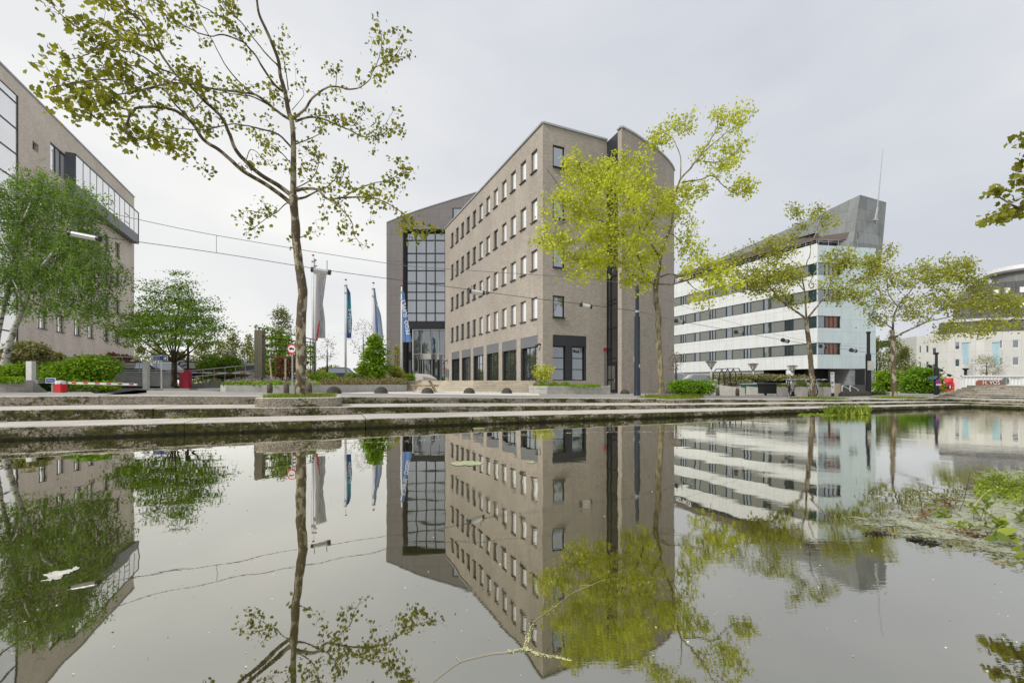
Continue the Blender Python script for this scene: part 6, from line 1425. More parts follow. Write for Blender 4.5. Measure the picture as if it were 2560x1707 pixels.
for X, Y, rx, ry, n in bl: px, py = zb(X, Y); tg += list(blobpts(rs, P(px, py, db), (rx*.3571/F0*db, 1.3, ry*.3571/F0*db), n))
TB.grow(tg, r=.008, nl=0, leafy=False, jit=.15, minr=.005)
lv_ = []
for t in tg:
    for _ in range(3):
        a = np.array(t)+rs.randn(3)*.22; ln = rs.uniform(.25, .9); sw = rs.randn(2)*.10; m = int(20*ln+6)
        a2 = a+np.array((sw[0], sw[1], -ln)); TB.twigs.tube([a, (a+a2)/2+np.array((sw[0]*.3, 0, 0)), a2], .002, 3, cap=False)
        f = rs.rand(m, 1); lv_.append(a+(a2-a)*f+rs.randn(m, 3)*.05)
TB.leaf = lv_
TB.finish('birch_tree', 'drooping silver birch with fresh green hanging twigs before the left building', 'tree', P(8, 935, db), MT['birch'], MT['lf_birch'], 'oval', .085, None, 7, tilt=.6, droop=.6)
# ================================================================ hornbeam with layered branches
def layered(seed, cx, base, d, top, hw, label, lm, n=150, size=.09, lean=0, nl=30, flat=.055, group=None, kind='quad', shape=None, r=.12, bark='barkdark', fork=.28, name='small_tree'):
    T = Tree(seed); rs = np.random.RandomState(seed); b = P(cx, base, d); H = zat(top, d)-b.z; W_ = hw/F0*d
    b0 = Vector((b.x, b.y, b.z)); fk = b0+Vector((0, 0, H*fork))
    T.limb([b0, b0+Vector((.02, 0, H*fork*.5)), fk], r, r*.8, trunk=True)
    for k in range(9):
        q = k*2.4; f = .55+.45*rs.rand(); T.limb([fk, fk+Vector((math.cos(q)*W_*.25*f, math.sin(q)*W_*.25*f, H*.16)), fk+Vector((math.cos(q)*W_*.5*f+lean*W_*.3, math.sin(q)*W_*.5*f, H*(.3+.25*rs.rand())))], r*.45, .02)
    T.limb([fk, fk+Vector((.1, 0, H*.3)), fk+Vector((lean*W_*.2, 0, H*.62))], r*.5, .02)
    tg = []
    sh = shape or (lambda h: math.sin(min(1, (h*.92+.08))*math.pi)**.7*(1-.5*h))
    for _ in range(n):
        h = rs.rand()**1.1; w = W_*sh(h); q = rs.rand()*6.283; rr_ = w*math.sqrt(rs.rand())*(.85+.3*rs.rand())
        tg.append((b0.x+rr_*math.cos(q)+lean*W_*.3*h, b0.y+rr_*math.sin(q)*.9, b0.z+H*(fork*.85+(1-fork*.85)*h)))
    T.grow(tg, r=.012, nl=0, leafy=False, jit=.08, minr=.006)
    lv_ = []
    for t in tg:
        m = int(nl*(.5+rs.rand())); s_ = W_*.13*(.7+.6*rs.rand()); q = rs.randn(m, 3)*np.array((s_, s_, H*flat*.35)); q[:, 2] -= (q[:, 0]**2+q[:, 1]**2)*.25; lv_.append(np.array(t)+q)
    T.leaf = lv_
    return T.finish(name, label, 'tree', b0, MT[bark], lm, kind, size, group, seed, tilt=.4)
def hornbeam():
    T = Tree(21); rs = np.random.RandomState(21); d = 29.4; b = P(435, 966, d); b0 = Vector(b); fk = P(436, 905, d)
    T.limb([b0, P(435, 935, d), fk], .19, .15, trunk=True)
    for X, Y, k in ((350,800,-.5),(380,760,.6),(395,730,-1),(450,700,0),(480,730,.8),(520,800,-.6),(545,815,.4),(300,800,.3),(330,850,-1),(420,740,1.2),(505,850,1.4),(440,790,-1.6)):
        T.limb([fk, P((436+X)/2, (905+Y)/2+8, d+k*.8), P(X, Y, d+k*1.7)], .06, .015)
    tg = []
    for X, Y, rx, ry, n in ((430,845,130,22,150),(430,815,112,20,120),(352,800,50,14,30),(415,780,88,22,85),(470,770,60,24,40),(450,735,34,30,34),(385,742,26,26,20),(452,705,14,22,12),(385,716,9,14,6),(500,790,45,18,22),(310,830,40,14,22),(560,822,24,9,8),(280,815,16,8,5)):
        for _ in range(n): q = rs.rand()*6.283; r = math.sqrt(rs.rand()); c = P(X+rx*r*math.cos(q), Y+ry*rs.uniform(-1, 1), d+rx*r*math.sin(q)/F0*d*.8); tg.append(tuple(c))
    T.grow(tg, r=.012, nl=0, leafy=False, jit=.06, minr=.005); lv_ = []
    for t in tg: m = 24+rs.randint(26); s_ = .20+.2*rs.rand(); q = rs.randn(m, 3)*np.array((s_*1.3, s_, .07)); q[:, 2] += .12*np.abs(q[:, 0]); lv_.append(np.array(t)+q)
    T.leaf = lv_; T.finish('small_tree', 'layered fresh green hornbeam beside the crimson barrier cabinet', 'tree', b0, MT['barkdark'], MT['lf_horn'], 'oval', .115, None, 21, tilt=.35, droop=-.1)
hornbeam()
# ================================================================ shrubs
def shrub(name, cx, cy, d, rx, ry, n, lm, label, cat='shrub', size=.12, kind='oval', seed=1, rz=None, lumps=7, stems=True, group=None, up=False):
    rs = np.random.RandomState(seed); c = np.array(P(cx, cy, d)); sx, sz = rx/F0*d, ry/F0*d; sy = rz or (sx+sz)/2
    t = thing(name, label, cat, (c[0], c[1], c[2]-sz), group=group); pts = []; m = MB()
    for k in range(lumps):
        q = rs.rand()*6.283; e = rs.rand()**.5*.62; cc = c+np.array((math.cos(q)*e*sx, math.sin(q)*e*sy*.8, (rs.rand()*1.2-.72)*sz*.55)); s_ = .45+.22*rs.rand()
        k_ = n//lumps; p = blobpts(rs, cc, (sx*s_, sy*s_, sz*s_*.95), k_, .55); p[:, 2] = np.maximum(p[:, 2], c[2]-sz*.98); pts.append(p)
        m.tube([(c[0]+(cc[0]-c[0])*.2, c[1]+(cc[1]-c[1])*.2, c[2]-sz), tuple(cc)], [.03, .01], 5)
        for _ in range(5): e3 = blobpts(rs, cc, (sx*s_, sy*s_, sz*s_), 1, .8)[0]; m.tube([tuple(cc), tuple(e3)], [.012, .004], 4)
    if stems: m.build('stems', MT['barkdark'], t)
    leaves('foliage', kind, np.vstack(pts), size, lm, t, seed, tilt=.6, up=up); return t
shrub('shrub', 192, 928, 22, 100, 58, 15000, MT['lf_shrub'], 'broad fresh green layered shrub in front of the left building', seed=2, size=.14, lumps=12)
shrub('shrub', 215, 965, 20.5, 80, 18, 5500, MT['lf_shrub'], 'low spreading green branches just above the red and white arm', seed=22, size=.12, lumps=9)
shrub('shrub', 140, 960, 19.5, 30, 22, 1800, MT['lf_dark'], 'dark glossy shrub behind the small blue plate', seed=3, size=.12)
shrub('shrub', 190, 974, 18.6, 62, 9, 2400, MT['lf_dark'], 'low dark ivy under the red and white arm', seed=33, size=.09)
shrub('shrub', 38, 935, 19.5, 42, 34, 4000, MT['lf_shrub'], 'yellow green shrub behind the timber planter', seed=4, size=.11)
shrub('shrub', 50, 880, 24, 62, 40, 6500, MT['lf_var'], 'tall variegated cream and green shrub under the birch', seed=5, size=.15, lumps=9)
shrub('shrub', 120, 895, 26, 46, 22, 2500, MT['lf_var'], 'lower variegated shrub between birch and broad shrub', seed=6, size=.14)
shrub('shrub', 543, 905, 38, 56, 34, 4200, MT['lf_horn'], 'rounded green shrub behind the ramp railing', seed=7, size=.16)
shrub('shrub', 560, 938, 35.5, 70, 9, 2600, MT['lf_dark'], 'low dark hedge behind the ramp kerb wall', 'hedge', seed=8, size=.10, lumps=14)
shrub('shrub', 420, 952, 32, 20, 11, 900, MT['lf_dark'], 'white speckled ground ivy at the hornbeam foot', seed=9, size=.09)
shrub('shrub', 815, 948, 30, 56, 26, 4200, MT['lf_shrub'], 'bright green bush in the bed between trunk and teal flagpole', seed=10, size=.13, lumps=9)
shrub('shrub', 880, 945, 31, 24, 18, 1200, MT['lf_shrub'], 'small yellow green bush at the teal flagpole foot', seed=11, size=.12)
layered(47, 938, 955, 32, 842, 45, 'tall fresh green shrub in front of the pale blue flag', MT['lf_shrub'], n=150, size=.17, nl=34, fork=.1, shape=lambda h: (.75+.6*h if h < .35 else 1.0*(1-h)**.8+.1), r=.05, kind='oval', flat=.12, name='tall_shrub')
shrub('shrub', 992, 935, 33, 26, 26, 1200, MT['lf_lime2'], 'yellowish loose shrub between tall shrub and blue flagpole', seed=13, size=.12)
shrub('shrub', 1022, 945, 36, 20, 15, 1500, MT['lf_shrub'], 'round clipped green bush right of the blue flagpole', seed=14, size=.11)
shrub('shrub', 693, 925, 29, 42, 22, 2200, MT['lf_shrub'], 'green bush between tenant board and no-lorries sign', seed=15, size=.13)
shrub('hedge', 1731, 967, 29.5, 60, 29, 13000, MT['lf_hedge'], 'bright green clipped hedge mound right of the curved brick wall', 'hedge', seed=16, size=.10, lumps=16)
shrub('hedge', 1900, 943, 36, 136, 11, 7000, MT['lf_var'], 'long variegated hedge on the tan wall before the white building', 'hedge', seed=17, size=.12, lumps=34, rz=.8)
shrub('shrub', 1840, 955, 33.5, 44, 12, 1800, MT['lf_var'], 'mixed low shrubs behind the black tube rack', seed=18, size=.12)
shrub('shrub', 2180, 984, 31.5, 42, 7, 1500, MT['lf_dark'], 'low dark planting along the slate wall foot', seed=19, size=.09, lumps=12)
layered(41, 2302, 990, 36, 922, 41, 'dense round bright green tree left of the red truck', MT['lf_hedge'], n=170, size=.17, nl=46, fork=.2, shape=lambda h: math.sqrt(max(.05, 1-(h*1.1-.45)**2)), r=.2, kind='oval', flat=.2)
layered(42, 2222, 985, 44, 930, 34, 'darker green round tree behind the wide plane trunk', MT['lf_shrub'], n=110, size=.18, nl=40, fork=.2, shape=lambda h: math.sqrt(max(.05, 1-(h*1.1-.45)**2)), r=.18, kind='oval', flat=.2)
layered(43, 2190, 985, 55, 850, 40, 'thin spring tree right of the white building', MT['lf_far'], n=90, size=.2, nl=26, fork=.25, r=.14, flat=.12)
layered(44, 2232, 985, 70, 838, 36, 'tall pale spring tree far behind the wide plane trunk', MT['lf_far'], n=90, size=.26, nl=24, fork=.2, r=.16, flat=.14)
layered(45, 2262, 985, 66, 872, 34, 'pale spring tree left of the far white building', MT['lf_far'], n=80, size=.24, nl=24, fork=.25, r=.15, flat=.14)
# trees behind the car park and the far green bank
layered(51, 702, 950, 52, 772, 44, 'tall narrow spring tree behind the trellis', MT['lf_far'], n=150, size=.2, nl=26, fork=.2, r=.18, flat=.1, shape=lambda h: .9*(1-h)**.55+.1)
for i, (px, top, hw, d, lab, den) in enumerate(((350, 872, 40, 74, 'pale far tree just right of the left building', 70), (398, 868, 44, 78, 'pale far tree behind the blue direction sign', 80), (450, 880, 40, 70, 'far green tree behind the black car', 80), (505, 862, 44, 80, 'far green tree behind the ramp shrub', 90), (545, 852, 40, 84, 'far spring tree left of the cone lantern lamps', 90), (583, 838, 40, 82, 'far round-topped green tree', 110), (622, 842, 30, 86, 'slim far tree left of the tenant board', 80), (650, 870, 36, 80, 'far green tree hidden behind the tenant board', 60))):
    layered(60+i, px, 950, d, top, hw, lab, MT['lf_far'], n=den, size=.3, nl=26, fork=.18, r=.2, flat=.16, group='far trees behind the car park', name='far_tree')
def bare(seed, cx, base, d, top, hw, label, n=90, leaf=4, lm='lf_brown', lean=0):
    T = Tree(seed); rs = np.random.RandomState(seed); b = P(cx, base, d); H = zat(top, d)-b.z; W_ = hw/F0*d
    T.limb([b, b+Vector((0, 0, H*.3)), b+Vector((lean*W_, 0, H*.7))], .10, .03, trunk=True)
    T.grow([(b.x+lean*W_*.5+rs.uniform(-1, 1)*W_*math.sqrt(max(.1, 1-abs(2*h-.9))), b.y+rs.uniform(-1, 1)*W_*.6, b.z+H*(.35+.65*h)) for h in rs.rand(n)], r=.02, nl=leaf, spread=.22, jit=.1, minr=.009)
    T.finish('bare_tree', label, 'tree', b, MT['barkdark'], MT[lm], 'oval', .10, None, seed)
bare(71, 818, 935, 42, 846, 28, 'small bare tree right of the grey and white banner', 70, 5)
bare(72, 908, 935, 46, 794, 42, 'bare spreading tree between the teal and pale blue flags', 110, 5)
bare(73, 1690, 950, 33, 880, 22, 'bare twiggy shrub at the curved brick wall edge', 70, 3)
bare(74, 2467, 962, 50, 886, 40, 'pale budding small tree above the white container', 120, 10, 'lf_far')
# far green embankment
hm = MB(); xs = np.linspace(-60, 8, 28)
for j, (y0, z0, y1, z1) in enumerate(((86, .6, 100, 3.4), (100, 3.4, 130, 3.8))):
    for a, b_ in zip(xs, xs[1:]): hm.quad((a, y0, z0), (b_, y0, z0), (b_, y1, z1+.25*math.sin(b_*.3)), (a, y1, z1+.25*math.sin(a*.3)))
tag(hm.build('embankment', M('embankment_grass', (.13, .15, .05, 1), .95, 0, .35, .5)), kind='structure')
rs = np.random.RandomState(77); q = rs.rand(26000, 3)
tag(leaves('undergrowth', 'quad', np.stack([-60+66*q[:, 0], 84+12*q[:, 1], .6+2.6*q[:, 1]+q[:, 2]*1.3*(1+.5*np.sin(q[:, 0]*60))], 1), .5, MT['lf_far'], None, 8), 'olive spring undergrowth on the far bank behind the car park', 'undergrowth', kind='stuff')
q = rs.rand(9000, 3); tag(leaves('undergrowth', 'quad', np.stack([38+30*q[:, 0], 86+6*q[:, 1], .2+q[:, 2]*6.5*(.7+.3*np.sin(q[:, 0]*40))], 1), .5, MT['lf_far'], None, 9), 'far spring greenery between the white buildings', 'undergrowth', kind='stuff')
# trellised limes behind the board, hedge of russet beech
tl = thing('espalier_tree', 'trellis trained tree row behind the tenant board with stepped green tiers', 'tree', P(700, 945, 30)); m = MB(); lv_ = []
for row, (ya, yb) in enumerate(((818, 843), (842, 857), (860, 868), (876, 880), (893, 893), (908, 906))):
    a, b_ = P(643, ya, 27), P(786, yb+(6 if row == 0 else 0), 33); m.tube([a, b_], .035, 5); n = 420 if row else 300
    f = rs.rand(n); k = (f < .55) if row < 2 else np.ones(n, bool); f = f[k]; lv_.append(np.array(a)[None]+(np.array(b_)-np.array(a))[None]*f[:, None]+rs.randn(len(f), 3)*np.array((.12, .1, .09)))
for px, d, yt in ((640, 26.9, 812), (662, 27.8, 822), (680, 28.5, 828), (700, 29.3, 832), (722, 30.2, 838), (745, 31.2, 842), (776, 32.6, 848), (786, 33, 858)): m.tube([P(px, 945, d), P(px, yt, d)], .03, 5)
m.build('branches', MT['barkdark'], tl); leaves('foliage', 'oval', np.vstack(lv_), .15, MT['lf_shrub'], tl, 3)
be = thing('hedge', 'russet leaved beech hedge on thin stems behind the no-lorries sign', 'hedge', P(715, 945, 24)); m = MB()
for k in range(26): px = 688+rs.rand()*56; m.tube([P(px, 950, 24+rs.rand()), P(px+rs.randn(), 898, 24+rs.rand())], .018, 4)
m.build('stems', MT['barkdark'], be); q = rs.rand(2600, 3); leaves('foliage', 'oval', [tuple(P(688+a*57, 893+b_**1.8*46, 24+c_*.9)) for a, b_, c_ in q], .085, MT['lf_brown'], be, 4)
for px, lab in ((680, 'pale leaning timber stake left of the russet hedge'), (714, 'thick timber stake before the russet hedge')):
    m = MB(); m.tube([P(px, 949, 23), P(px-(6 if px < 700 else 0), 896, 23)], .045, 7); tag(m.build('tree_stake', MT['wood']), lab, 'stake')
cf = thing('climbing_frame', 'narrow trellis with yellow green climber beside the granite wall', 'climbing plant', P(1000, 945, 45)); m = MB()
for px in (986, 992, 999): m.tube([P(px, 945, 45), P(px, 862, 45)], .03, 4)
for py in (870, 885, 900, 915, 930): m.tube([P(985, py, 45), P(1000, py, 45)], .02, 4)
m.build('frame', MT['wood'], cf); q = rs.rand(700, 3); leaves('foliage', 'oval', [tuple(P(984+a*17, 864+b_*80, 45+c_*.3)) for a, b_, c_ in q], .16, MT['lf_lime2'], cf, 6)
# ================================================================ weeds in the joints, at the lamp foot and quay
def tuft(px, py, d, w_, n, size, lm, label, seed, h=.12, kind='blade', name='grass_tuft'):
    rs = np.random.RandomState(seed); c = P(px, py, d); ps = c+Vector((0, 0, 0)); q = rs.randn(n, 3)*np.array((w_, w_*.5, .01)); q[:, 2] = np.abs(rs.randn(n))*h*.2
    tag(leaves(name, kind, np.array(c)+q, size, lm, None, seed, up=True), label, 'weeds', 'weeds in the stone joints')
def stz(s, t, k): return (*ST(s, t), k)
for i, (s, t, z, lab, n) in enumerate(((-3.9, 1.5, .27, 'weed tuft growing in the tread joint below the barrier', 70), (.2, 4.05, .56, 'weed tuft at the left shoulder of the big tree planter', 220), (-5.2, 1.75, .29, 'sprig of weed at the far left riser foot', 40), (7.5, 2.0, .22, 'weed at the riser foot below the sandstone stairs', 60), (12, 4.0, .38, 'small weed at the riser below the black stair door', 40))):
    rs = np.random.RandomState(i); p = np.array(stz(s, t, z)); q = rs.randn(n, 3)*np.array((.18, .06, .01)); tag(leaves('grass_tuft', 'blade', p+np.abs(q)*np.array((1, 0, 0))+q*np.array((1, 1, 1)), .09, MT['lf_weed'], None, i, up=True), lab, 'weeds', 'weeds in the stone joints')
rs = np.random.RandomState(90); ps = [(*ST(s, 4.6+rs.rand()*.5), gz(s)) for s in rs.uniform(13.5, 16.8, 900)]
tag(leaves('grass_tuft', 'blade', ps, .18, MT['lf_grass'], None, 2, up=True), 'strip of dry grass at the quay edge between dark blue pole and lime green plane', 'grass', kind='stuff')
# ================================================================ floating mat and plants at the right
def W0(px, py, z=0.): d = F0*(CZ-z)/(py-YH); return Vector((xat(px, d), d, z))
mp_ = [(2110,1300),(2160,1284),(2225,1268),(2290,1262),(2330,1240),(2380,1222),(2430,1180),(2500,1168),(2640,1160),(2700,1300),(2720,1480),(2580,1440),(2520,1418),(2470,1395),(2400,1372),(2340,1358),(2290,1348),(2240,1342),(2200,1330),(2170,1318)]
rs = np.random.RandomState(15); edge = []
for (a, b_) in zip(mp_, mp_[1:]+mp_[:1]):
    for k in range(14): f = k/14; edge.append((a[0]+(b_[0]-a[0])*f+rs.randn()*3, a[1]+(b_[1]-a[1])*f+rs.randn()*1.6))
e3 = [W0(x, y, .004) for x, y in edge]; ep = [W0(x, y, 0).to_2d() for x, y in mp_]; epl = [tuple(p) for p in ep]
def edist(x, y):
    q = Vector((x, y)); best = 9
    for a, b_ in zip(ep, ep[1:]+ep[:1]):
        ab = b_-a; k = max(0, min(1, (q-a).dot(ab)/ab.length_squared)); best = min(best, (a+ab*k-q).length)
    return best if inpoly(x, y, epl) else -best
gx = np.arange(min(p.x for p in ep)-.2, max(p.x for p in ep)+.2, .06); gy = np.arange(min(p.y for p in ep)-.2, max(p.y for p in ep)+.2, .06)
ed = np.array([[edist(x, y) for x in gx] for y in gy]); m = MB(); idx = {}; dens = []
for j in range(len(gy)-1):
    for i in range(len(gx)-1):
        if ed[j, i] > -.15:
            f = []
            for jj, ii in ((j, i), (j, i+1), (j+1, i+1), (j+1, i)):
                if (jj, ii) not in idx: idx[(jj, ii)] = len(m.v); m.v.append((gx[ii], gy[jj], .004)); dens.append(ed[jj, ii])
                f.append(idx[(jj, ii)])
            m.f.append(tuple(f)); m.m.append(0)
def scum():
    m, nt, b = nmat('algae_mat'); out = nt.nodes['Material Output']
    c = ramp(nt, noise(nt, 5, 6, .75), [(.3, (.13, .14, .06, 1)), (.44, (.30, .32, .20, 1)), (.55, (.42, .43, .32, 1)), (.68, (.27, .33, .10, 1))])
    f2 = ramp(nt, noise(nt, 60, 4, .8), [(.35, .5), (.6, 1.1)]); c = mixc(nt, 1., c, f2, 'MULTIPLY')
    L(nt, c, b.inputs['Base Color']); b.inputs['Roughness'].default_value = .6; b.inputs['Specular IOR Level'].default_value = .5
    bumpn(nt, b, noise(nt, 30, 5, .8), .8, .01)
    t = nt.nodes.new('ShaderNodeBsdfTransparent'); at = nt.nodes.new('ShaderNodeAttribute'); at.attribute_name = 'dens'; ad = node(nt, 'ShaderNodeMath', operation='MULTIPLY_ADD'); L(nt, at.outputs['Fac'], ad.inputs[0]); ad.inputs[1].default_value = .55; L(nt, noise(nt, 4.5, 8, .8, st=(1, 1.4, 1)), ad.inputs[2]); k = ramp(nt, ad.outputs[0], [(.54, 0.), (.66, 1.)])
    mx = nt.nodes.new('ShaderNodeMixShader'); L(nt, k, mx.inputs[0]); L(nt, t.outputs[0], mx.inputs[1]); L(nt, b.outputs[0], mx.inputs[2]); L(nt, mx.outputs[0], out.inputs[0]); return m
sc_ = scum(); o = m.build('algae_mat', sc_); at_ = o.data.attributes.new('dens', 'FLOAT', 'POINT'); at_.data.foreach_set('value', [max(-.2, min(.45, v)) for v in dens])
tag(o, 'grey green algae scum floating at the right', 'algae', kind='stuff')
def waterplant(px, py, h, kind, n, size, lm, label, seed, name='water_plant', w_=.08, red=False):
    rs = np.random.RandomState(seed); b = W0(px, py, .005); t = thing(name, label, 'water plant', b, group='plants on the floating mat'); m = MB(); pos = []; drs = []
    for k in range(max(3, n//9)):
        q = rs.rand()*6.283; tip = b+Vector((math.cos(q)*w_*(.4+rs.rand()), math.sin(q)*w_*(.4+rs.rand()), h*(.5+.6*rs.rand()))); root = b+Vector((rs.randn()*w_*.25, rs.randn()*w_*.25, 0))
        m.tube([root, root.lerp(tip, .5)+Vector((rs.randn()*.01, 0, .01)), tip], [.004, .003, .002], 4)
        for f in np.linspace(.3, 1, 9): p = root.lerp(tip, f); a = rs.rand()*6.283; pos.append((p.x, p.y, p.z)); drs.append((math.cos(a)*.9, math.sin(a)*.9, .35))
    m.build('stems', M('reddish_stem', (.22, .12, .05, 1), .7) if red else MT['barkyellow'], t); leaves('foliage', kind, pos, size, lm, t, seed, dirs=np.array(drs)); return t
waterplant(2452, 1300, .20, 'oval', 44, .05, MT['lf_weed'], 'upright green loosestrife shoot with narrow leaves on the mat', 1)
waterplant(2430, 1325, .08, 'oval', 36, .045, MT['lf_weed'], 'broad leaved green plant at the foot of the upright shoot', 2, w_=.12)
waterplant(2515, 1325, .10, 'oval', 18, .06, MT['lf_weed'], 'pale paddle leaved seedling right of the upright shoot', 3, w_=.06)
waterplant(2300, 1298, .10, 'blade', 60, .04, MT['lf_brown'], 'reddish stemmed tuft at the left end of the mat', 4, red=True, w_=.10)
waterplant(2360, 1292, .05, 'oval', 60, .035, MT['lf_weed'], 'low rounded green patch beside the reddish tuft', 5, w_=.10)
waterplant(2410, 1335, .05, 'blade', 60, .04, MT['lf_brown'], 'brown withered tuft in front of the broad leaved plant', 6, red=True, w_=.14)
waterplant(2385, 1268, .07, 'blade', 40, .06, MT['lf_brown'], 'small rusty tuft behind the rounded patch', 7, red=True, w_=.07)
waterplant(2558, 1385, .13, 'oval', 20, .10, MT['lf_weed'], 'large leaved bright plant at the lower right edge of the frame', 8, w_=.16)
waterplant(2550, 1300, .08, 'oval', 36, .05, MT['lf_weed'], 'leafy clump at the right frame edge above the large leaves', 9, w_=.12)
ps = []; rs = np.random.RandomState(19)
for _ in range(5200): px = 2440+rs.rand()*260; py = 1228+rs.randn()*16-(px-2440)*.05+8*math.sin(px*.05); v = W0(px, max(1180, py), 0); ps.append((v.x, v.y, .005+rs.rand()*.06*(1+.8*math.sin(px*.09)*math.cos(py*.2))))
tag(leaves('creeping_plants', 'oval', ps, .027, MT['lf_weed'], None, 19), 'creeping green plants covering the far edge of the floating mat', 'water plants', kind='stuff')
for i, (a, b_, c_, lab) in enumerate((((2398, 1278), (2410, 1250), (2426, 1178), 'long thin reddish twig standing up from the mat'), ((2425, 1276), (2455, 1240), (2476, 1222), 'straight pale stick leaning right on the mat'), ((2306, 1284), (2304, 1260), (2297, 1232), 'short dark twig at the mat left end'))):
    z0 = W0(*a); d = z0.y; m = MB(); m.tube([z0, P(*b_, d), P(*c_, d)], [.005, .004, .002], 4); tag(m.build('twig', MT['barkdark'] if i != 1 else MT['wood']), lab, 'twig')
PEAT = M('wet_peat', (.022, .019, .012, 1), .6, 0, .4, 20)
for i, (px, py, s_, lab) in enumerate(((2190, 1335, .07, 'dark soggy clod at the front left of the mat'), (2325, 1358, .08, 'dark clod in the middle of the mat front'), (2290, 1350, .05, 'small dark clod left of the middle clod'), (2440, 1340, .10, 'peaty root lump under the upright shoot'), (2500, 1335, .09, 'peaty lump under the paddle leaved seedling'))):
    c = W0(px, py, .0); rs = np.random.RandomState(i); q = rs.randn(110, 3)*np.array((s_*.55, s_*.3, .003)); q[:, 2] = .004+np.abs(q[:, 2])
    tag(leaves('peat_clod', 'oval', np.array(c)+q, .022, PEAT, None, i, tilt=.25), lab, 'clod', 'dark clods in the floating mat')
ps = []; rs = np.random.RandomState(33); mpx = [(x, y) for x, y in mp_]
while len(ps) < 900:
    px, py = rs.uniform(2110, 2640), rs.uniform(1170, 1440)
    if inpoly(px, py, mpx): v = W0(px, py, .006); ps.append(tuple(v))
tag(leaves('plant_litter', 'oval', ps, .022, leafmat('plant_litter', [(.05, .04, .02, 1), (.15, .11, .05, 1), (.26, .24, .12, 1), (.12, .10, .04, 1)], .1), None, 5, tilt=.12), 'brown plant litter strewn over the floating mat', 'plant litter', kind='stuff')
# floating weeds near the far quay, duckweed patches, drifting twigs
fwp = thing('water_plant', 'clump of bright green water plants floating off the quay below the white building', 'water plant', W0(2110, 1034)); rs = np.random.RandomState(23)
ps = []
for _ in range(800): px = 2062+rs.rand()*112; v = W0(px, 1034+rs.randn()*1.6); ps.append((v.x, v.y, .01+rs.rand()*.06*(1+math.sin(px*.3))))
leaves('foliage', 'blade', ps, .26, MT['lf_weed'], fwp, 3, up=True)
ps = [];
for _ in range(500): px = 2000+rs.rand()*110; v = W0(px, 1037+rs.randn()*1.2); ps.append((v.x, v.y, .006))
leaves('floating_leaves', 'quad', ps, .08, MT['lf_weed'], fwp, 4, tilt=.05)
def patch(pts, label, seed, col=(.60, .62, .45, 1), jit=2.):
    rs = np.random.RandomState(seed); e = []
    for (a, b_) in zip(pts, pts[1:]+pts[:1]):
        for k in range(8): f = k/8; e.append((a[0]+(b_[0]-a[0])*f+rs.randn()*jit, a[1]+(b_[1]-a[1])*f+rs.randn()*jit*.5))
    q = [W0(x, y) for x, y in e]; m = MB(); tess([(v.x, v.y) for v in q], [], lambda x, y: .005, m); tag(m.build('duckweed_patch', M('duckweed_%d' % seed, col, .7, 0, .25, 12, bump=.4, fine=.35)), label, 'duckweed')
patch([(100,1455),(125,1448),(108,1438),(130,1430),(175,1424),(190,1416),(200,1420),(190,1427),(160,1436),(150,1448)], 'pale jagged floating patch at the lower left', 1, (.66, .66, .56, 1))
patch([(1125,1158),(1165,1152),(1210,1155),(1200,1163),(1140,1164)], 'thin pale duckweed streak on the reflection of the entrance wing', 2, (.46, .50, .28, 1), 1.2)
patch([(1315,1155),(1330,1153),(1340,1157),(1325,1159)], 'tiny pale duckweed fleck below the brick corner reflection', 3, (.48, .5, .3, 1), 1.)
patch([(1180,1070),(1210,1069),(1213,1072),(1185,1073)], 'small green duckweed fleck near the quay', 4, (.30, .38, .12, 1), .6)
tw = [[(1510,1448),(1482,1460),(1430,1482),(1395,1510),(1365,1530),(1335,1553),(1322,1578),(1314,1595),(1312,1615)], [(1415,1648),(1380,1638),(1340,1630),(1312,1620),(1270,1628),(1230,1632),(1185,1642),(1150,1652),(1120,1672),(1085,1700),(1070,1720)], [(1482,1461),(1450,1463)], [(1150,1652),(1140,1640)]]
dt = thing('drifting_twig', 'long thin pale twigs drifting in the foreground water with specks of duckweed', 'twig', W0(1312, 1615)); m = MB(); ps = []
for k, t_ in enumerate(tw): q = smooth_path([W0(x, y, .004) for x, y in t_], 4); m.tube(q, [.0013]*len(q) if k < 2 else [.001]*len(q), 4); 
m.build('stems', M('pale_twig', (.42, .36, .2, 1), .7), dt)
rs = np.random.RandomState(29)
for x0, y0, x1, y1, n in ((1330, 1560, 1312, 1615, 120), (1312, 1618, 1350, 1636, 150), (1350, 1636, 1425, 1648, 110), (1312, 1620, 1270, 1628, 90), (1390, 1512, 1365, 1530, 12)):
    for _ in range(n): f = rs.rand(); v = W0(x0+(x1-x0)*f+rs.randn()*3, y0+(y1-y0)*f+rs.randn()*2, .004); ps.append(tuple(v))
leaves('duckweed', 'quad', ps, .0065, M('duckweed_flecks', (.55, .58, .3, 1), .7), dt, 2, tilt=.05)
ps = []
for _ in range(260): px, py = rs.uniform(0, 2560), 1090+600*rs.rand()**1.3; ps.append(tuple(W0(px, py, .003)))
tag(leaves('floating_specks', 'quad', ps, .010, M('pale_petals', (.6, .58, .48, 1), .7), None, 3, tilt=.03), 'scattered pale petals and specks floating on the pond', 'petals', kind='stuff')

rs = np.random.RandomState(71); ps = []  # pale floating specks added to imitate a bright ripple on the water
for _ in range(2600): px = rs.uniform(-20, 2050); yy = 1136-.0362*px+3*math.sin(px*.008)+rs.randn()*.7*(1+math.sin(px*.02)); ps.append(tuple(W0(px, yy, .003)))
tag(leaves('ripple_line', 'quad', ps, .02, M('painted_ripple', (.34, .32, .22, 1), .6), None, 3, tilt=.03), 'thin broken line of pale specks standing in for a light ripple along the quay', 'ripple line', kind='stuff')
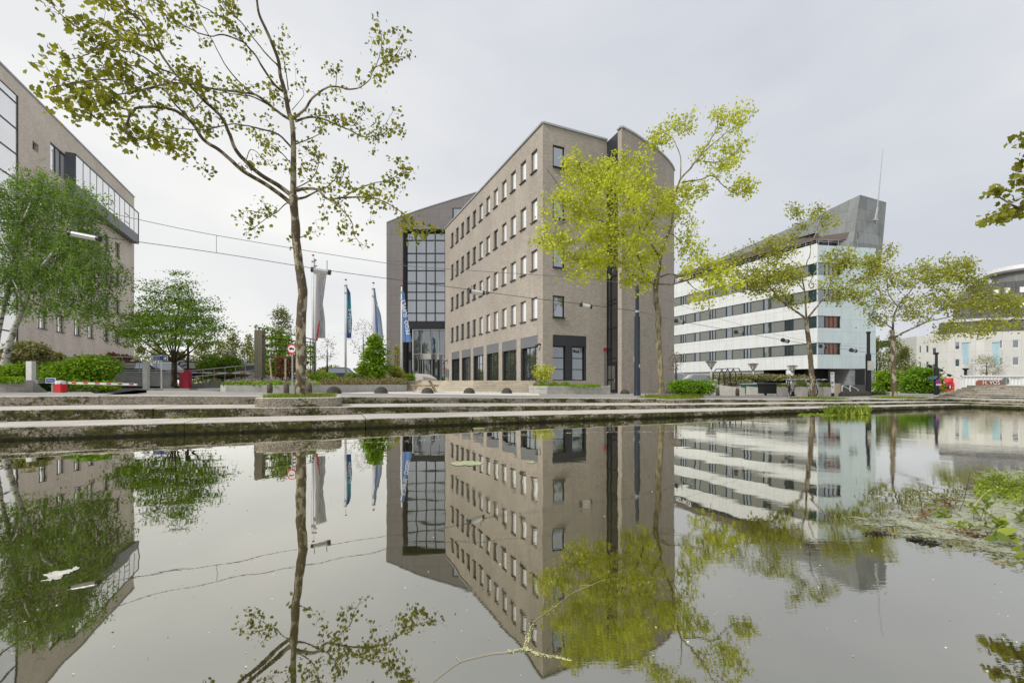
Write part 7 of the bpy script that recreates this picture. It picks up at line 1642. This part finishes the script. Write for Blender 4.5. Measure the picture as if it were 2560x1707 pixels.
# ================================================================ vehicles
def car(name, label, loc, rz, L_, W_, H_, paint, kind='car', rear=True):
    "side profile swept across the width, narrowed glasshouse, wheels, lights; +x is the front"
    t = thing(name, label, 'van' if kind == 'van' else 'car', loc, rz, 'cars parked behind the quay'); t.rotation_euler = (0, 0, 0)
    h = L_/2; bl = H_*.55
    if kind == 'van': low = [(-h, .25), (-h, H_*.62), (-h+.08, H_*.93), (-h+.3, H_), (h*.38, H_), (h*.62, H_*.93), (h*.80, bl+.03), (h-.1, bl-.12), (h, .5), (h, .25)]
    else: low = [(-h, .3), (-h+.02, bl*.92), (-h+.12, bl), (-h*.86, bl+.02), (-h*.58, H_*.96), (-h*.3, H_), (h*.05, H_), (h*.22, H_*.95), (h*.52, bl+.03), (h-.25, bl-.1), (h-.04, bl-.26), (h, .3)]
    co_, si = math.cos(rz), math.sin(rz)
    def T(x, y, z): return (loc[0]+x*co_-y*si, loc[1]+x*si+y*co_, loc[2]+z)
    def yw(z): return W_/2*(1 if z <= bl else 1-.2*(z-bl)/(H_-bl))*(1 if z > .35 else .96)
    n = len(low); m = MB()
    m.add([T(x, -yw(z), z) for x, z in low]+[T(x, yw(z), z) for x, z in low], [tuple(range(n)), tuple(range(2*n-1, n-1, -1))]+[(i, n+i, n+(i+1) % n, (i+1) % n) for i in range(n)])
    m.build('body', paint, t); gl = MB(); e = .012
    top = [p for p in low if p[1] > bl+.01]; x0, x1 = top[0][0]+.25, top[-1][0]-.25; zt_ = H_-.12
    for s_ in (-1, 1):
        m = MB(); q = [(x0, bl+.06), (x1, bl+.06), (x1-.5 if kind != 'van' else x1-.3, zt_), (x0+.35 if kind != 'van' else x0+.1, zt_)]
        m.poly([T(x, s_*(yw(z)+e), z) for x, z in (q if s_ < 0 else q[::-1])]); m.build('side_glass', MT['carglass'], t)
    i = next(k for k in range(n) if low[k][1] > bl+.01); a, b_ = low[max(i-1, 0)], low[i]
    if kind == 'van': a, b_ = (-h, H_*.60), (-h+.08, H_*.93)
    else: b_ = low[4]; a = low[3]
    def slant(a, b_, nm, sg):
        dx, dz = b_[0]-a[0], b_[1]-a[1]; l = math.hypot(dx, dz); nx, nz = -dz/l*sg, dx/l*sg; p = (a[0]+dx*.1+nx*e, a[1]+dz*.1+nz*e); q = (a[0]+dx*.88+nx*e, a[1]+dz*.88+nz*e)
        m = MB(); m.quad(T(p[0], -yw(p[1])*.9, p[1]), T(p[0], yw(p[1])*.9, p[1]), T(q[0], yw(q[1])*.88, q[1]), T(q[0], -yw(q[1])*.88, q[1])); m.build(nm, MT['carglass'], t)
    slant(a, b_, 'rear_window', 1); c_ = [p for p in low if p[1] > bl][-1]; d_ = [p for p in low if p[1] >= H_*.92][-1]; slant(c_, d_, 'windscreen', -1)
    for x in (-h*.62, h*.62):
        for s_ in (-1, 1):
            m = MB(); m.tube([T(x, s_*(W_/2-.2), .32), T(x, s_*(W_/2+.015), .32)], .32, 16); wo = m.build('wheel', MT['tyre'], t)
            m = MB(); m.tube([T(x, s_*(W_/2+.016), .32), T(x, s_*(W_/2+.03), .32)], .20, 10); m.build('rim', MT['steel'], wo)
    for s_ in (-1, 1):
        m = MB(); c = T(-h-.005, s_*(W_/2-.16), bl-.14); m.cbox(c, (.02, .13, .10), rz); m.build('tail_light', MT['red'], t)
        m = MB(); c = T(h-.06, s_*(W_/2-.22), bl-.22); m.cbox(c, (.05, .16, .07), rz); m.build('headlight', MT['white'], t)
    m = MB(); m.cbox(T(-h-.008, 0, .62), (.008, .26, .055), rz); m.build('number_plate', M('plate_yellow', (.6, .42, .04, 1), .5) if 'plate_yellow' not in bpy.data.materials else bpy.data.materials['plate_yellow'], t)
    m = MB(); m.cbox(T(-h-.01, 0, .42), (.03, W_/2-.05, .09), rz); m.cbox(T(h+.0, 0, .40), (.03, W_/2-.05, .1), rz); m.build('bumper', MT['dark'], t)
    return t
def cp_(n, c, r=.25, mt=.4): return M(n, c, r, mt, .03, 1)
silv, blk, wh, dk = cp_('silver_car_paint', (.50, .51, .53, 1)), cp_('black_car_paint', (.015, .016, .02, 1)), cp_('white_car_paint', (.72, .73, .75, 1), .3, .1), cp_('graphite_car_paint', (.12, .13, .15, 1))
def cz(px, y, d): p = P(px, y, d); return (p.x, p.y, max(p.z, .9))
car('parked_car', 'silver hatchback behind the blue direction sign', (xat(400, 38), 38, 1.45), R(205), 4.2, 1.75, 1.45, silv)
car('parked_car', 'black car with red tail light behind the hornbeam', (xat(466, 40), 40, 1.55), R(78), 4.2, 1.8, 1.55, blk)
car('parked_van', 'silver grey van seen from behind left of the tenant board', (xat(612, 42), 42, 1.25), R(82), 4.4, 1.9, 1.75, silv, 'van')
car('parked_car', 'graphite estate car behind the teal flagpole', (xat(862, 50), 50, 1.4), R(8), 4.6, 1.8, 1.5, dk)
car('parked_car', 'white car glimpsed behind the russet beech hedge', (xat(712, 48), 48, 1.2), R(12), 4.3, 1.75, 1.45, wh)
car('parked_van', 'white van at the curved brick wall edge behind the bright hedge', (xat(1660, 58), 58, .45), R(190), 5.0, 1.95, 2.0, wh, 'van')
car('parked_car', 'white car behind the bright hedge, before the white building', (xat(1738, 45), 45, .7), R(175), 4.3, 1.75, 1.4, wh)
car('parked_car', 'black car mostly hidden beside the ramp post', (xat(362, 37), 37, 1.5), R(15), 4.2, 1.75, 1.42, blk)
# red truck and white container
tk = thing('truck', 'red lorry cab with slanted roof fairing in front of the white container', 'truck', (xat(2380, 44), 44, -.2)); d = 44
def ft(pts, d0, d1, m):
    n = len(pts); m.add([P(x, y, d0) for x, y in pts]+[P(x, y, d0)+Vector((0, d1-d0, 0)) for x, y in pts], [tuple(range(n)), tuple(range(2*n-1, n-1, -1))]+[(i, n+i, n+(i+1) % n, (i+1) % n) for i in range(n)])
m = MB(); ft([(2355, 1000), (2356, 975), (2361, 958), (2395, 957), (2397, 1000)], d, d+2.4, m); m.build('cab', MT['red'], tk)
m = MB(); ft([(2367, 956.5), (2390, 940), (2395, 941), (2396, 956.5)], d+.1, d+2.3, m); m.build('roof_fairing', MT['red'], tk)
m = MB(); ft([(2361, 972), (2363, 962), (2380, 962), (2381, 972)], d-.03, d-.01, m); m.build('side_window', MT['black'], tk)
m = MB(); ft([(2363, 971.5), (2364.5, 963.5), (2378, 963.5), (2376, 971)], d-.05, d-.035, m); m.build('window_glass', MT['glassbright'], tk)
m = MB(); ft([(2396, 942), (2399, 943), (2399, 972), (2396.5, 972)], d+.2, d+2.2, m); m.build('rear_fairing', MT['darkred'], tk)
for px in (2364, 2440, 2452): m = MB(); q = P(px, 992, d-.02); m.tube([q, q+Vector((0, .3, 0))], .5, 16); m.build('wheel', MT['tyre'], tk)
m = MB(); q = P(2361, 957, d-.1); m.tube([q, q+Vector((-.2, 0, .1))], .09, 8); m.build('mirror_light', MT['offwhite'], tk)
cn = thing('container', 'long white corrugated container with the red H. VOS sign', 'container', (xat(2480, 43.5), 43.5, .2)); m = MB(); dc_ = 43.5
x0, x1, z0, z1 = xat(2399, dc_), xat(2720, dc_), .3, zat(938.5, dc_); k = x0
while k < x1:
    for (a, b_, oa, ob_) in ((0, .12, 0, 0), (.12, .17, 0, .05), (.17, .29, .05, .05), (.29, .34, .05, 0)): m.quad((k+a, dc_+oa, z0), (k+b_, dc_+ob_, z0), (k+b_, dc_+ob_, z1), (k+a, dc_+oa, z1))
    k += .34
m.quad((x0, dc_+2.4, z0), (x0, dc_, z0), (x0, dc_, z1), (x0, dc_+2.4, z1)); m.quad((x0, dc_, z1), (x1, dc_, z1), (x1, dc_+2.4, z1), (x0, dc_+2.4, z1)); m.build('corrugated_wall', M('container_white', (.74, .75, .74, 1), .45, 0, .06, 1, stain=.2), cn)
m = MB(); m.cbox(((x0+x1)/2, dc_-.03, z1-.05), ((x1-x0)/2, .05, .07)); m.cbox((x0+.05, dc_-.03, (z0+z1)/2), (.07, .05, (z1-z0)/2)); m.build('corner_frame', MT['white'], cn)
glyphs(.95, .12, 'small_print', MT['grey'], cn, basis(P(2541, 945.5, dc_-.04), (1, 0, 0), (0, 0, 1)), 4)
hv = thing('haulier_sign', 'rust red sign reading H. VOS in white block letters', 'sign', P(2478, 965, 38)); m = MB(); ft([(2442, 985), (2442, 955), (2444.5, 951), (2449, 949.5), (2505, 949.5), (2508, 952), (2512, 957), (2512, 985)], 38, 38.1, m); m.build('board', M('rust_red_board', (.34, .12, .07, 1), .6, 0, .3, 3, stain=.4), hv)
text('H. VOS', 'lettering_shadow', MT['black'], hv, basis(P(2478.6, 957.1, 37.975), (1, 0, 0), (0, 0, 1)), .47, .004, .016)
text('H. VOS', 'lettering', MT['white'], hv, basis(P(2478, 956.6, 37.955), (1, 0, 0), (0, 0, 1)), .47, .004, .006)
rs_ = thing('round_sign', 'grey back of a round road sign beside the H. VOS board', 'road sign', P(2514, 985, 36)); c = P(2514, 952.5, 36)
m = MB(); m.tube([c, c+Vector((0, .03, 0))], .30, 24); m.build('plate', MT['grey'], rs_); m = MB(); m.tube([(c.x, c.y-.03, .8), (c.x, c.y-.03, c.z+.3)], .03, 8); m.cbox((c.x+.08, c.y-.04, zat(959, 36)), (.16, .015, .05)); m.build('post', MT['steel'], rs_)
# blue banners on the far building
for pts, dd, lab in (([(2404, 858), (2422, 857), (2422, 911), (2409, 911)], 70, 'pale turquoise banner on the far white building, left one'), ([(2481, 857), (2499, 856), (2499, 912), (2483, 912)], 68.5, 'pale turquoise banner on the far white building, right one')):
    f = thing('banner', lab, 'banner', P(pts[3][0], pts[3][1], dd), group='turquoise banners'); m = MB(); ft([pts[0], pts[1], pts[2], pts[3]][::-1], dd, dd+.03, m); m.build('cloth', M('turquoise_cloth', (.40, .60, .66, 1), .8, 0, .12, .6), f)
    cx = (pts[0][0]+pts[2][0])/2; glyphs(1.6, .28, 'lettering', MT['white'], f, basis(P(cx+1, 875, dd-.02), (0, 0, 1), (-1, 0, 0)), 6)
    m = MB(); a, b_ = P(pts[0][0], pts[0][1], dd), P(pts[1][0]+5, pts[1][1]-1, dd); m.tube([a, b_], .04, 5); m.build('rod', MT['dark'], f)
m = MB(); q = P(2414, 938, 55); m.tube([(q.x, q.y, .2), (q.x, q.y, zat(922, 55))], .14, 8); m.lathe((q.x, q.y, zat(925, 55)), [(.2, 0), (.3, .12), (.3, .22)], 10); tag(m.build('lamp_post', MT['black']), 'short dark lamp post rising behind the white container', 'lamp')
print('objects', len(bpy.data.objects))
